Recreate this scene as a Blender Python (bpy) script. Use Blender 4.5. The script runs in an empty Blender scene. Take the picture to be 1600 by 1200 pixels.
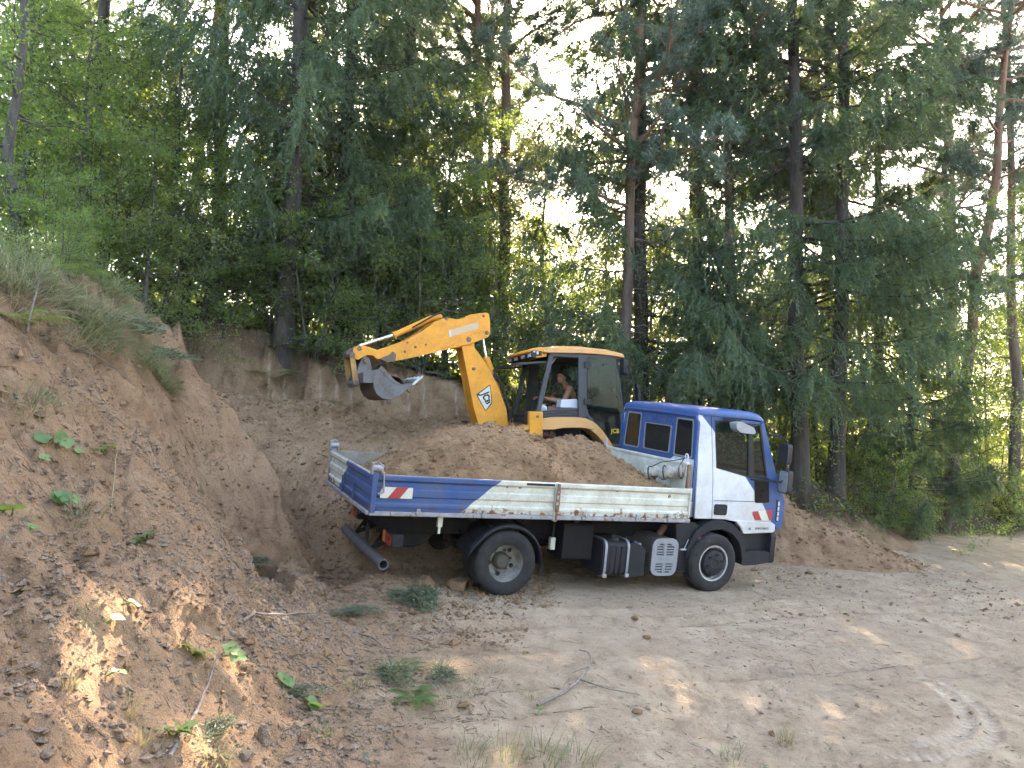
import bpy, bmesh, math, random
import numpy as np
from mathutils import Vector, Matrix, Euler
from mathutils.geometry import tessellate_polygon

R = math.radians
PI = math.pi
random.seed(7)
scene = bpy.context.scene
C = scene.collection

# ---------------------------------------------------------------- camera
cam_d = bpy.data.cameras.new('camera')
cam_d.sensor_width = 36.0
cam_d.lens = 1202.0 / 1600.0 * 36.0
cam_d.clip_start = 0.05
cam_d.clip_end = 2000.0
cam = bpy.data.objects.new('camera', cam_d)
C.objects.link(cam)
cam.matrix_world = (Matrix.Translation((0, 0, 2.0))
                    @ Matrix.Rotation(R(90 + 3.0), 4, 'X') @ Matrix.Rotation(R(1.0), 4, 'Z'))
scene.camera = cam

# ---------------------------------------------------------------- sky and sun
SUN_EL, SUN_AZ = R(36.0), R(10.0)          # azimuth measured from +Y towards +X
world = bpy.data.worlds.new('World')
scene.world = world
world.use_nodes = True
wn = world.node_tree.nodes
wl = world.node_tree.links
sky = wn.new('ShaderNodeTexSky')
sky.sky_type = 'NISHITA'
sky.sun_disc = False
sky.sun_elevation = SUN_EL
sky.sun_rotation = SUN_AZ
sky.altitude = 400
sky.air_density = 1.0
sky.dust_density = 3.5
sky.ozone_density = 1.0
bg = wn['Background']
bg.inputs['Strength'].default_value = 0.15
wl.new(sky.outputs['Color'], bg.inputs['Color'])
sun_d = bpy.data.lights.new('sun', 'SUN')
sun_d.energy = 3.0
sun_d.angle = R(0.6)
sun_d.color = (1.0, 0.90, 0.74)
sun = bpy.data.objects.new('sun', sun_d)
C.objects.link(sun)
sdir = Vector((math.sin(SUN_AZ) * math.cos(SUN_EL), math.cos(SUN_AZ) * math.cos(SUN_EL), math.sin(SUN_EL)))
sun.rotation_euler = (-sdir).to_track_quat('-Z', 'Y').to_euler()
sun.location = sdir * 60

# ---------------------------------------------------------------- exposure and renderer
vs = scene.view_settings
scene.display_settings.display_device = 'sRGB'
vs.view_transform = 'Standard'
vs.look = 'None'
vs.gamma = 1.0
vs.use_curve_mapping = False
vs.exposure = 3.6
vs.use_white_balance = True
vs.white_balance_temperature = 7500
vs.white_balance_tint = 10
cy = scene.cycles
cy.max_bounces = 5
cy.diffuse_bounces = 2
cy.glossy_bounces = 2
cy.transmission_bounces = 4
cy.transparent_max_bounces = 12
cy.sample_clamp_indirect = 4.0
cy.caustics_reflective = False
cy.caustics_refractive = False
cy.use_adaptive_sampling = True
cy.adaptive_threshold = .03
cy.use_denoising = True
try:
    cy.denoiser = 'OPENIMAGEDENOISE'
except Exception:
    pass

# ---------------------------------------------------------------- object helpers
def link(o, parent=None):
    C.objects.link(o)
    if parent is not None:
        o.parent = parent
    return o

def thing(name, label, cat, loc=(0, 0, 0), rot=(0, 0, 0), group=None, matrix=None, scale=None):
    o = bpy.data.objects.new(name, None)
    C.objects.link(o)
    o.empty_display_size = 0.2
    if matrix is not None:
        o.matrix_world = matrix
    else:
        o.location = loc
        o.rotation_euler = rot
    if scale is not None:
        o.scale = (scale,) * 3
    return tag(o, label, cat, group)

def tag(o, label=None, cat=None, group=None, kind=None):
    if label: o['label'] = label
    if cat: o['category'] = cat
    if group: o['group'] = group
    if kind: o['kind'] = kind
    return o

def copy_tree(root, loc, rz, sc, label, cat=None, group=None, tilt=(0, 0)):
    r = root.copy()
    C.objects.link(r)
    r.location = loc
    r.rotation_euler = (tilt[0], tilt[1], rz)
    r.scale = sc if isinstance(sc, tuple) else (sc,) * 3
    r['label'] = label
    if cat: r['category'] = cat
    if group: r['group'] = group
    elif 'group' in r: del r['group']
    for ch in root.children:
        c = ch.copy()
        C.objects.link(c)
        c.parent = r
        for g in ch.children:
            d = g.copy()
            C.objects.link(d)
            d.parent = c
    return r

class MB:
    """collects shapes into one mesh"""
    def __init__(s):
        s.v, s.f, s.m = [], [], []
    def add(s, vs_, fs, mi=0):
        o = len(s.v)
        s.v += [tuple(p) for p in vs_]
        s.f += [tuple(i + o for i in f) for f in fs]
        s.m += [mi] * len(fs)
        return s
    def box(s, x0, x1, y0, y1, z0, z1, mi=0, M=None):
        p = [Vector((x, y, z)) for z in (z0, z1) for y in (y0, y1) for x in (x0, x1)]
        if M is not None: p = [M @ q for q in p]
        return s.add(p, [(0, 2, 3, 1), (4, 5, 7, 6), (0, 1, 5, 4), (2, 6, 7, 3), (0, 4, 6, 2), (1, 3, 7, 5)], mi)
    def bar(s, a, b, w, h, up=(0, 0, 1), mi=0):
        a, b = Vector(a), Vector(b)
        d = (b - a)
        L = d.length
        d.normalize()
        up = Vector(up)
        sx = d.cross(up)
        if sx.length < 1e-4: sx = d.cross(Vector((1, 0, 0)))
        sx.normalize()
        uz = sx.cross(d)
        M = Matrix((d, sx, uz)).transposed().to_4x4()
        M.translation = a
        return s.box(0, L, -w / 2, w / 2, -h / 2, h / 2, mi, M)
    def prism(s, poly, f0, f1, holes=(), mi=0, back=True):
        loops = [list(poly)] + [list(h) for h in holes]
        tri = tessellate_polygon([[Vector((u, v, 0)) for u, v in l] for l in loops])
        flat = [p for l in loops for p in l]
        n = len(flat)
        s.add([f0(u, v) for u, v in flat], [tuple(t) for t in tri], mi)
        if f1 is None: return s
        vv = [f0(u, v) for u, v in flat] + [f1(u, v) for u, v in flat]
        fs = [tuple(i + n for i in t)[::-1] for t in tri] if back else []
        o = 0
        for l in loops:
            k = len(l)
            for i in range(k):
                a, b = o + i, o + (i + 1) % k
                fs.append((a, b, b + n, a + n))
            o += k
        return s.add(vv, fs, mi)
    def plateY(s, poly, y0, y1, holes=(), mi=0):
        return s.prism(poly, lambda u, v: (u, y0, v), lambda u, v: (u, y1, v), holes, mi)
    def plateX(s, poly, x0, x1, holes=(), mi=0):
        return s.prism(poly, lambda u, v: (x0, u, v), lambda u, v: (x1, u, v), holes, mi)
    def plateZ(s, poly, z0, z1, holes=(), mi=0):
        return s.prism(poly, lambda u, v: (u, v, z0), lambda u, v: (u, v, z1), holes, mi)
    def tube(s, path, r, n=8, cap=True, closed=False, mi=0, sq=(1, 1)):
        P = [Vector(p) for p in path]
        k = len(P)
        rr = [r] * k if isinstance(r, (int, float)) else list(r)
        vs_, fs = [], []
        prev = None
        for i, p in enumerate(P):
            if closed: t = P[(i + 1) % k] - P[i - 1]
            else: t = P[min(i + 1, k - 1)] - P[max(i - 1, 0)]
            t.normalize()
            if prev is None:
                a = Vector((0, 0, 1)) if abs(t.z) < .9 else Vector((1, 0, 0))
                u = t.cross(a).normalized()
            else:
                u = (prev - t * prev.dot(t)).normalized()
            prev = u
            w = t.cross(u)
            for j in range(n):
                an = 2 * PI * j / n
                vs_.append(p + (u * math.cos(an) * sq[0] + w * math.sin(an) * sq[1]) * rr[i])
        for i in range(k if closed else k - 1):
            a, b = i * n, ((i + 1) % k) * n
            for j in range(n):
                fs.append((a + j, a + (j + 1) % n, b + (j + 1) % n, b + j))
        if cap and not closed:
            fs.append(tuple(range(n))[::-1])
            fs.append(tuple((k - 1) * n + j for j in range(n)))
        return s.add(vs_, fs, mi)
    def lathe(s, prof, o=(0, 0, 0), axis='Y', n=40, mi=0, closed=False):
        vs_, fs = [], []
        k = len(prof)
        for r, h in prof:
            for j in range(n):
                a = 2 * PI * j / n
                c_, s_ = r * math.cos(a), r * math.sin(a)
                if axis == 'Y': q = (o[0] + c_, o[1] + h, o[2] + s_)
                elif axis == 'X': q = (o[0] + h, o[1] + c_, o[2] + s_)
                else: q = (o[0] + c_, o[1] + s_, o[2] + h)
                vs_.append(q)
        for i in range(k if closed else k - 1):
            a, b = i * n, ((i + 1) % k) * n
            for j in range(n):
                fs.append((a + j, a + (j + 1) % n, b + (j + 1) % n, b + j))
        return s.add(vs_, fs, mi)
    def disc(s, r, o, axis='Y', n=20, mi=0, th=0.004):
        return s.lathe([(0.0001, -th / 2), (r, -th / 2), (r, th / 2), (0.0001, th / 2)], o, axis, n, mi)
    def grid(s, P, mi=0, closeu=False):
        nu, nv = len(P), len(P[0])
        vs_ = [p for row in P for p in row]
        fs = []
        for i in range(nu if closeu else nu - 1):
            for j in range(nv - 1):
                a, b = i * nv + j, ((i + 1) % nu) * nv + j
                fs.append((a, b, b + 1, a + 1))
        return s.add(vs_, fs, mi)
    def mirror_y(s):
        o = MB()
        o.v = [(x, -y, z) for x, y, z in s.v]
        o.f = [f[::-1] for f in s.f]
        o.m = list(s.m)
        return o
    def mesh(s, name, mats, smooth=40, recalc=True):
        me = bpy.data.meshes.new(name)
        me.from_pydata(s.v, [], s.f)
        for m in (mats if isinstance(mats, (list, tuple)) else [mats]):
            me.materials.append(m)
        me.polygons.foreach_set('material_index', s.m)
        if recalc:
            bm = bmesh.new()
            bm.from_mesh(me)
            bmesh.ops.remove_doubles(bm, verts=bm.verts, dist=1e-5)
            bmesh.ops.recalc_face_normals(bm, faces=bm.faces)
            bm.to_mesh(me)
            bm.free()
        if smooth:
            me.polygons.foreach_set('use_smooth', [True] * len(me.polygons))
            me.set_sharp_from_angle(angle=R(smooth))
        me.update()
        return me
    def build(s, name, mats, parent=None, bevel=0, smooth=40, seg=2, loc=None):
        o = bpy.data.objects.new(name, s.mesh(name, mats, smooth))
        link(o, parent)
        if loc is not None: o.location = loc
        if bevel:
            b = o.modifiers.new('bevel', 'BEVEL')
            b.width = bevel
            b.segments = seg
            b.limit_method = 'ANGLE'
            b.angle_limit = R(35)
            b.harden_normals = False
        return o

def rrect(u0, u1, v0, v1, r, n=4):
    pts = []
    for cx, cy_, a0 in ((u1 - r, v1 - r, 0), (u0 + r, v1 - r, 90), (u0 + r, v0 + r, 180), (u1 - r, v0 + r, 270)):
        for i in range(n + 1):
            a = R(a0 + 90 * i / n)
            pts.append((cx + r * math.cos(a), cy_ + r * math.sin(a)))
    return pts

def rpoly(pts, r, n=4):
    """polygon with rounded corners"""
    out = []
    k = len(pts)
    for i in range(k):
        p0, p, p1 = Vector(pts[i - 1]), Vector(pts[i]), Vector(pts[(i + 1) % k])
        a, b = p0 - p, p1 - p
        d = min(r, a.length * .45, b.length * .45)
        A, B = p + a.normalized() * d, p + b.normalized() * d
        for j in range(n + 1):
            t = j / n
            q = A * (1 - t) ** 2 + p * 2 * t * (1 - t) + B * t * t
            out.append((q.x, q.y))
    return out

def inset(pts, d):
    cx = sum(p[0] for p in pts) / len(pts)
    cy_ = sum(p[1] for p in pts) / len(pts)
    out = []
    for u, v in pts:
        w = Vector((cx - u, cy_ - v))
        L = w.length
        w = w / L * d if L else w
        out.append((u + w.x, v + w.y))
    return out

def text_mesh(txt, size, depth=0.002, bold=0.0, sx=1.0):
    cu = bpy.data.curves.new('lettering', 'FONT')
    cu.body = txt
    cu.size = size
    cu.extrude = depth
    cu.offset = bold
    cu.align_x = 'CENTER'
    cu.align_y = 'CENTER'
    cu.resolution_u = 3
    o = bpy.data.objects.new('lettering', cu)
    C.objects.link(o)
    bpy.context.view_layer.update()
    dg = bpy.context.evaluated_depsgraph_get()
    me = bpy.data.meshes.new_from_object(o.evaluated_get(dg))
    bpy.data.objects.remove(o)
    bpy.data.curves.remove(cu)
    return me

def lettering(txt, size, mat, parent, M, depth=0.002, bold=0.0, name='lettering'):
    me = text_mesh(txt, size, depth, bold)
    me.transform(M)
    me.materials.clear()
    me.materials.append(mat)
    o = bpy.data.objects.new(name, me)
    return link(o, parent)

def near_text(x, y, z, ang=0.0, sx=1.0):
    """lettering in the x-z plane, read from -Y"""
    return (Matrix.Translation((x, y, z)) @ Matrix.Rotation(R(90), 4, 'X') @ Matrix.Rotation(R(ang), 4, 'Z')
            @ Matrix.Diagonal((sx, 1, 1, 1)))

# ---------------------------------------------------------------- materials
def _mat(name):
    m = bpy.data.materials.new(name)
    m.use_nodes = True
    n, l = m.node_tree.nodes, m.node_tree.links
    return m, n, l, n['Principled BSDF']

def noise(n, l, scale, detail=4, rough=.6, coord='Object', dist=0.0, vec=None):
    if vec is None:
        tc = n.new('ShaderNodeTexCoord')
        vec = tc.outputs[coord]
    t = n.new('ShaderNodeTexNoise')
    t.inputs['Scale'].default_value = scale
    t.inputs['Detail'].default_value = detail
    t.inputs['Roughness'].default_value = rough
    t.inputs['Distortion'].default_value = dist
    l.new(vec, t.inputs['Vector'])
    return t.outputs['Fac']

def ramp(n, l, fac, stops):
    r = n.new('ShaderNodeValToRGB')
    e = r.color_ramp.elements
    while len(e) < len(stops): e.new(0.5)
    for el, (p, c) in zip(e, stops):
        el.position = p
        el.color = (c, c, c, 1) if isinstance(c, (int, float)) else tuple(c) + (1,)
    l.new(fac, r.inputs['Fac'])
    return r.outputs['Color']

def mix(n, l, fac, a, b, mode='MIX'):
    m = n.new('ShaderNodeMix')
    m.data_type = 'RGBA'
    m.blend_type = mode
    for sock, val in ((m.inputs[0], fac), (m.inputs[6], a), (m.inputs[7], b)):
        if hasattr(val, 'links'): l.new(val, sock)
        elif isinstance(val, (int, float)): sock.default_value = val
        else: sock.default_value = tuple(val) + (1,)
    return m.outputs[2]

def mathn(n, l, op, a, b=None, clamp=False):
    m = n.new('ShaderNodeMath')
    m.operation = op
    m.use_clamp = clamp
    for sock, val in ((m.inputs[0], a), (m.inputs[1], b)):
        if val is None: continue
        if hasattr(val, 'links'): l.new(val, sock)
        else: sock.default_value = val
    return m.outputs[0]

def bumpn(n, l, p, h, strength=.4, dist=.01):
    b = n.new('ShaderNodeBump')
    b.inputs['Strength'].default_value = strength
    b.inputs['Distance'].default_value = dist
    l.new(h, b.inputs['Height'])
    l.new(b.outputs['Normal'], p.inputs['Normal'])
    return b

def paint(name, col, rough=.4, dirt=.35, dirtcol=(.20, .155, .115), metal=0.0, rust=0.0, scale=5.0, bump=.08, spec=.5, low=None, foot=None):
    """worn paint or plastic: patchy dirt, fine scratches, optional rust spots"""
    m, n, l, p = _mat(name)
    f1 = noise(n, l, scale, 6, .65)
    f2 = noise(n, l, scale * 7, 4, .6)
    d = mathn(n, l, 'MULTIPLY', ramp(n, l, f1, [(.36, 0.0), (.64, 1.0)]), ramp(n, l, f2, [(.3, .3), (.62, 1.0)]))
    c = mix(n, l, mathn(n, l, 'MULTIPLY', d, dirt), col, dirtcol)
    c = mix(n, l, mathn(n, l, 'MULTIPLY', ramp(n, l, noise(n, l, scale * .5, 3), [(.3, 0.0), (.7, 1.0)]), .22), c,
            tuple(min(1, x * .72) for x in col))
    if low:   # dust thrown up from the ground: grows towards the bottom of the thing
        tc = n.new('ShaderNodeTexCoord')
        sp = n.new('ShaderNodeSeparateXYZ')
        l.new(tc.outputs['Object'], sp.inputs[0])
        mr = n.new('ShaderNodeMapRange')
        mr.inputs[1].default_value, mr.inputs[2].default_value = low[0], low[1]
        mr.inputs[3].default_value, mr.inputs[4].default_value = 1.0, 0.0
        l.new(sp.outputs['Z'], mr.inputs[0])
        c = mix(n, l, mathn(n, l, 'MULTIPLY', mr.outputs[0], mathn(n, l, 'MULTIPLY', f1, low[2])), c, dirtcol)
    r_ = mathn(n, l, 'ADD', mathn(n, l, 'MULTIPLY', d, .3), rough, True)
    if rust:
        fr = noise(n, l, scale * 1.6, 5, .6)
        if foot:   # water sits along the foot of the boards: more rust there
            tc = n.new('ShaderNodeTexCoord')
            sp = n.new('ShaderNodeSeparateXYZ')
            l.new(tc.outputs['Object'], sp.inputs[0])
            mq = n.new('ShaderNodeMapRange')
            mq.inputs[1].default_value, mq.inputs[2].default_value = foot
            mq.inputs[3].default_value, mq.inputs[4].default_value = .10, -.10
            l.new(sp.outputs['Z'], mq.inputs[0])
            fr = mathn(n, l, 'ADD', fr, mq.outputs[0])
        mr = ramp(n, l, fr, [(.63 - .1 * rust, 0.0), (.72 - .1 * rust, 1.0)])
        rc = ramp(n, l, f2, [(.3, (.09, .035, .018)), (.7, (.30, .13, .05))])
        c = mix(n, l, mr, c, rc)
        r_ = mathn(n, l, 'ADD', r_, mathn(n, l, 'MULTIPLY', mr, .4), True)
    l.new(c, p.inputs['Base Color'])
    l.new(r_, p.inputs['Roughness'])
    p.inputs['Metallic'].default_value = metal
    p.inputs['Specular IOR Level'].default_value = spec
    if bump:
        bumpn(n, l, p, f2, bump, .01)
    return m

def glass(name, tint=(.8, .9, .88), dark=.25, dirt=.06):
    """thin pane: mostly see-through, a fresnel reflection and a film of dust"""
    m, n, l, p = _mat(name)
    n.remove(p)
    out = n['Material Output']
    tr = n.new('ShaderNodeBsdfTransparent')
    tr.inputs['Color'].default_value = tuple(tint) + (1,)
    gl = n.new('ShaderNodeBsdfGlossy')
    gl.inputs['Roughness'].default_value = .03
    gl.inputs['Color'].default_value = (.9, .95, 1, 1)
    df = n.new('ShaderNodeBsdfDiffuse')
    df.inputs['Color'].default_value = (.32, .34, .33, 1)
    fr = n.new('ShaderNodeFresnel')
    fr.inputs['IOR'].default_value = 1.28
    m1 = n.new('ShaderNodeMixShader')
    l.new(mathn(n, l, 'ADD', fr.outputs[0], dark * .3, True), m1.inputs[0])
    l.new(tr.outputs[0], m1.inputs[1])
    l.new(gl.outputs[0], m1.inputs[2])
    m2 = n.new('ShaderNodeMixShader')
    f = noise(n, l, 6, 5)
    l.new(mathn(n, l, 'MULTIPLY', f, dirt * 2, True), m2.inputs[0])
    l.new(m1.outputs[0], m2.inputs[1])
    l.new(df.outputs[0], m2.inputs[2])
    l.new(m2.outputs[0], out.inputs['Surface'])
    return m

def leafmat(name, col, col2, trans=.45, tcol=None, rough=.5, spec=.35, scale=1.3):
    m, n, l, p = _mat(name)
    out = n['Material Output']
    oi = n.new('ShaderNodeObjectInfo')
    f = noise(n, l, scale, 3, .6)
    g = noise(n, l, 23.0, 2, .5)
    k = mathn(n, l, 'ADD', mathn(n, l, 'MULTIPLY', ramp(n, l, f, [(.35, 0.0), (.65, 1.0)]), .45),
              mathn(n, l, 'ADD', mathn(n, l, 'MULTIPLY', ramp(n, l, g, [(.35, 0.0), (.65, 1.0)]), .4), mathn(n, l, 'MULTIPLY', oi.outputs['Random'], .2)), True)
    c = mix(n, l, k, col, col2)
    l.new(c, p.inputs['Base Color'])
    p.inputs['Roughness'].default_value = rough
    p.inputs['Specular IOR Level'].default_value = spec
    tl = n.new('ShaderNodeBsdfTranslucent')
    t2 = tcol or tuple(min(1, x * y) for x, y in zip(col2, (2.0, 1.7, .8)))
    l.new(mix(n, l, .75, c, t2), tl.inputs['Color'])
    ms = n.new('ShaderNodeMixShader')
    ms.inputs[0].default_value = trans
    l.new(p.outputs[0], ms.inputs[1])
    l.new(tl.outputs[0], ms.inputs[2])
    l.new(ms.outputs[0], out.inputs['Surface'])
    return m

def barkmat(name, c1, c2, upper=None):
    m, n, l, p = _mat(name)
    tc = n.new('ShaderNodeTexCoord')
    mp = n.new('ShaderNodeMapping')
    mp.inputs['Scale'].default_value = (9, 9, 1.6)
    l.new(tc.outputs['Object'], mp.inputs['Vector'])
    f = noise(n, l, 1.5, 8, .7, vec=mp.outputs[0], dist=.4)
    c = ramp(n, l, f, [(.32, c1), (.68, c2)])
    if upper:
        sp = n.new('ShaderNodeSeparateXYZ')
        l.new(tc.outputs['Object'], sp.inputs[0])
        mr = n.new('ShaderNodeMapRange')
        mr.inputs[1].default_value, mr.inputs[2].default_value = 4.0, 9.0
        l.new(sp.outputs['Z'], mr.inputs[0])
        c = mix(n, l, mathn(n, l, 'MULTIPLY', mr.outputs[0], .8), c, upper)
    l.new(c, p.inputs['Base Color'])
    p.inputs['Roughness'].default_value = .95
    bumpn(n, l, p, f, .9, .03)
    return m

# ================================================================ terrain
_rng = np.random.default_rng(11)
_T = _rng.random((256, 256))

def vnoise(x, y):
    xi, yi = np.floor(x).astype(int), np.floor(y).astype(int)
    fx, fy = x - xi, y - yi
    fx = fx * fx * (3 - 2 * fx)
    fy = fy * fy * (3 - 2 * fy)
    a, b = _T[xi & 255, yi & 255], _T[(xi + 1) & 255, yi & 255]
    c, d = _T[xi & 255, (yi + 1) & 255], _T[(xi + 1) & 255, (yi + 1) & 255]
    return (a * (1 - fx) + b * fx) * (1 - fy) + (c * (1 - fx) + d * fx) * fy - .5

def fbm(x, y, s, octv=4, g=.5):
    o, a, t = 0, 1.0, 0
    for i in range(octv):
        o = o + a * vnoise(x * s + 17.3 * i, y * s + 5.1 * i)
        t += a
        a *= g
        s *= 2.03
    return o / t * 2

def sstep(a, b, x):
    t = np.clip((x - a) / (b - a), 0, 1)
    return t * t * (3 - 2 * t)

def base_z(x, y):
    xc, yc = np.clip(x, -14, 16), np.clip(y, -3, 24)
    return .022 - .0848 * (xc + .509) + .0489 * (yc - 10.303)

# outline of the dug-out clearing, with the steepness of the ground rising beyond each edge
EDGE = [((-1.35, -8), 1.02), ((-1.30, 4.4), 1.04), ((-1.28, 7.4), 1.5), ((-2.3, 8.95), 2.3), ((-2.5, 10.4), 2.7),
        ((-5.9, 11.85), 3.0), ((-5.1, 13.3), 3.0), ((-2.2, 14.5), 2.8), ((.6, 15.2), 1.8), ((3.5, 15.6), 1.1),
        ((5.6, 14.75), 1.0), ((8.3, 15.7), .9), ((9.2, 18.0), .45), ((14, 20.6), .3), ((34, 23), .3), ((34, -8), 1)]
EV = np.array([e[0] for e in EDGE], float)
ET = np.array([e[1] for e in EDGE], float)

def seg_dist(x, y, a, b):
    d = b - a
    t = np.clip(((x - a[0]) * d[0] + (y - a[1]) * d[1]) / (d @ d), 0, 1)
    return np.hypot(x - a[0] - t * d[0], y - a[1] - t * d[1])

def inside(x, y):
    c = np.zeros(x.shape, bool)
    k = len(EV)
    for i in range(k):
        (x0, y0), (x1, y1) = EV[i], EV[(i + 1) % k]
        if y0 == y1: continue
        hit = ((y0 > y) != (y1 > y)) & (x < (x1 - x0) * (y - y0) / (y1 - y0) + x0)
        c ^= hit
    return c

def terrain(x, y):
    x, y = np.asarray(x, float), np.asarray(y, float)
    wx = x + .22 * fbm(x, y, .9, 3) + .15 * fbm(x + 40, y, 2.7, 3) + .030 * fbm(x, y + 12, 10.0, 2)
    wy = y + .22 * fbm(x + 9, y + 31, .9, 3) + .15 * fbm(x, y + 77, 2.7, 3) + .030 * fbm(x + 33, y, 10.0, 2)
    ins = inside(wx, wy)
    h = np.full(x.shape, 1e9)
    dmin = np.full(x.shape, 1e9)
    for i in range(len(EV) - 1):
        d = seg_dist(wx, wy, EV[i], EV[i + 1])
        w = .45 if ET[i] < 1.6 else .06
        hi = ET[i] * (np.sqrt(d * d + w * w) - w)
        h = np.minimum(h, hi)
        dmin = np.minimum(dmin, d)
    h = np.where(ins, 0, h)
    b = base_z(x, y)
    # loose soil fallen along the foot of the dug wall
    dw = np.minimum(np.minimum(seg_dist(x, y, EV[5], EV[6]), seg_dist(x, y, EV[6], EV[7])), seg_dist(x, y, EV[7], EV[8]))
    tal = 1.85 * np.clip(1 - dw / 4.3, 0, 1) ** .9 * (1 - sstep(-.6, .7, x))
    tren = np.exp(-(seg_dist(x, y, np.array([-2.15, 9.5]), np.array([-3.6, 11.3])) / .55) ** 2)      # deep cut along the foot of the near bank
    tal = tal * (1 - tren)
    tal = tal * (1 + .16 * fbm(x, y, .9, 3)) + .05 * (tal > .02) * fbm(x, y, 3.5, 3)
    tal = np.maximum(tal, 0) * np.where(ins | (dw < 1.5), 1, 0)
    pad = .30 * np.exp(-(((x - 1.9) / 2.6) ** 2 + ((y - 14.6) / 1.3) ** 4))
    zp = 2.42 - .235 * np.clip(x, -16, 11) + .05 * np.clip(y - 12, -14, 30) + .35 * fbm(x, y, .25, 3) + .10 * fbm(x, y, 1.2, 3)
    a = b + np.maximum(np.maximum(h, tal), pad)
    k = .30
    hh = np.clip(.5 + .5 * (zp - a) / k, 0, 1)
    z = zp * (1 - hh) + a * hh - k * hh * (1 - hh) * .55
    z = np.where(zp < b, b, np.maximum(z, b - .02))
    z = z - .30 * tren * ins
    # disturbed soil under the tail of the truck
    z = z + .22 * np.exp(-(((x + 1.55) / .5) ** 2 + ((y - 9.15) / .55) ** 2))
    z = z + .10 * np.exp(-(((x - .1) / .9) ** 2 + ((y - 11.9) / .7) ** 2))
    # relief: rough on the bank and in the pit, nearly smooth on the driven ground
    slope = sstep(.05, .6, np.maximum(h, tal))
    rough = .012 + .034 * slope
    z = z + rough * fbm(x, y, 1.7, 3) + rough * .8 * fbm(x + 3, y, 5.3, 3)
    crumb = np.abs(fbm(x, y + 8, 9.0, 2)) + .6 * np.abs(fbm(x + 21, y, 17.0, 1))     # billowy, crumbled surface
    z = z + (rough + .006) * 1.0 * crumb * (.5 + 1.3 * sstep(-.3, .4, fbm(x + 60, y, .9, 2)))
    # small broken ledges where the bank has crumbled
    led = sstep(.25, .7, h) * (zp - a > -.2)
    z = z - led * (.10 * sstep(0, .05, fbm(x, y, .8, 4)) + .07 * sstep(.08, .13, fbm(x + 30, y, 1.5, 4)) + .05 * sstep(-.1, -.06, fbm(x, y + 44, 2.3, 4)))
    z = z - led * .16 * sstep(.0, .04, fbm(x + 11, y + 3, .55, 5)) * sstep(7.2, 8.2, y) * (x < -1.5)
    # long rills washed down the near bank
    rill = np.abs(fbm(x * .35 + y * .12, y * 1.0 + 0.25 * x, 1.6, 3))
    nearbank = sstep(.2, .8, h) * (1 - sstep(9.0, 9.8, y)) * (x < 0)
    z = z - .045 * nearbank * np.clip(.28 - rill, 0, 1) / .28
    # claw marks of the bucket down the dug wall
    wall = sstep(.25, .6, h - tal) * (1 - sstep(2.0, 2.8, h)) * (y > 11.5) * (x < 2) * (1 - hh * 0)
    u = x * .93 + y * .35
    claw = np.abs(((u * 3.3 + .35 * fbm(u, u * 0, .8, 2)) % 1.0) - .5)
    z = z - .10 * wall * np.clip(.10 - claw, 0, 1) / .10
    # a slab of the bank has slipped and left a broken step
    sx, sy = (x + 3.95) * .60 + (y - 7.55) * .80, -(x + 3.95) * .80 + (y - 7.55) * .60   # along, across (up the bank is positive)
    wob = sy + .10 * fbm(x, y, 1.7, 3) + .05 * fbm(x + 5, y, 6, 2)
    along = sstep(-.3, .9, sx) * (1 - sstep(2.9, 3.6, sx))
    z = z - .50 * along * (1 - sstep(-.05, .05, wob)) * np.exp(np.minimum(wob, 0) / .9) * (h > .2)
    # wheel ruts on the driven ground
    flat = (1 - sstep(.02, .25, h)) * ins
    for cx, cy_, rr, a0, a1 in ((2.85, 7.5, 1.52, -95, 28), (2.85, 7.5, 1.34, -80, 22)):
        rad = np.hypot(x - cx, y - cy_)
        an = np.degrees(np.arctan2(y - cy_, x - cx))
        on = sstep(a0, a0 + 15, an) * (1 - sstep(a1 - 15, a1, an))
        tread = .6 + .4 * np.sin(np.radians(an) * rr * 2 * PI / .10)
        z = z - .024 * flat * on * tread * np.exp(-((rad - rr) / .06) ** 2) + .016 * flat * on * np.exp(-((np.abs(rad - rr) - .10) / .03) ** 2)
    for off in (0.0, .34, 1.9, 2.25):
        dl = np.abs(-(x - .2) * .42 + (y - 8.6) * .907 + .15 * fbm(x, y, .5, 2) + off)
        z = z - .028 * flat * np.exp(-(dl / .10) ** 2) + .014 * flat * np.exp(-((dl - .19) / .06) ** 2)
    return z

def axis(lo, hi, step, far_lo, far_hi, g=1.13):
    a = list(np.arange(lo, hi, step))
    s, p = step, lo
    left = []
    while p > far_lo:
        s *= g
        p -= s
        left.append(p)
    s, p = step, a[-1]
    while p < far_hi:
        s *= g
        p += s
        a.append(p)
    return np.array(left[::-1] + a)

GX = axis(-7.4, 8.4, .032, -90, 90)
GY = axis(2.8, 15.9, .030, -30, 110)
XX, YY = np.meshgrid(GX, GY)
ZZ = terrain(XX, YY)

def gz(x, y):
    i = int(np.clip(np.searchsorted(GX, x) - 1, 0, len(GX) - 2))
    j = int(np.clip(np.searchsorted(GY, y) - 1, 0, len(GY) - 2))
    fx = (x - GX[i]) / (GX[i + 1] - GX[i])
    fy = (y - GY[j]) / (GY[j + 1] - GY[j])
    return float((ZZ[j, i] * (1 - fx) + ZZ[j, i + 1] * fx) * (1 - fy) + (ZZ[j + 1, i] * (1 - fx) + ZZ[j + 1, i + 1] * fx) * fy)

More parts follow.
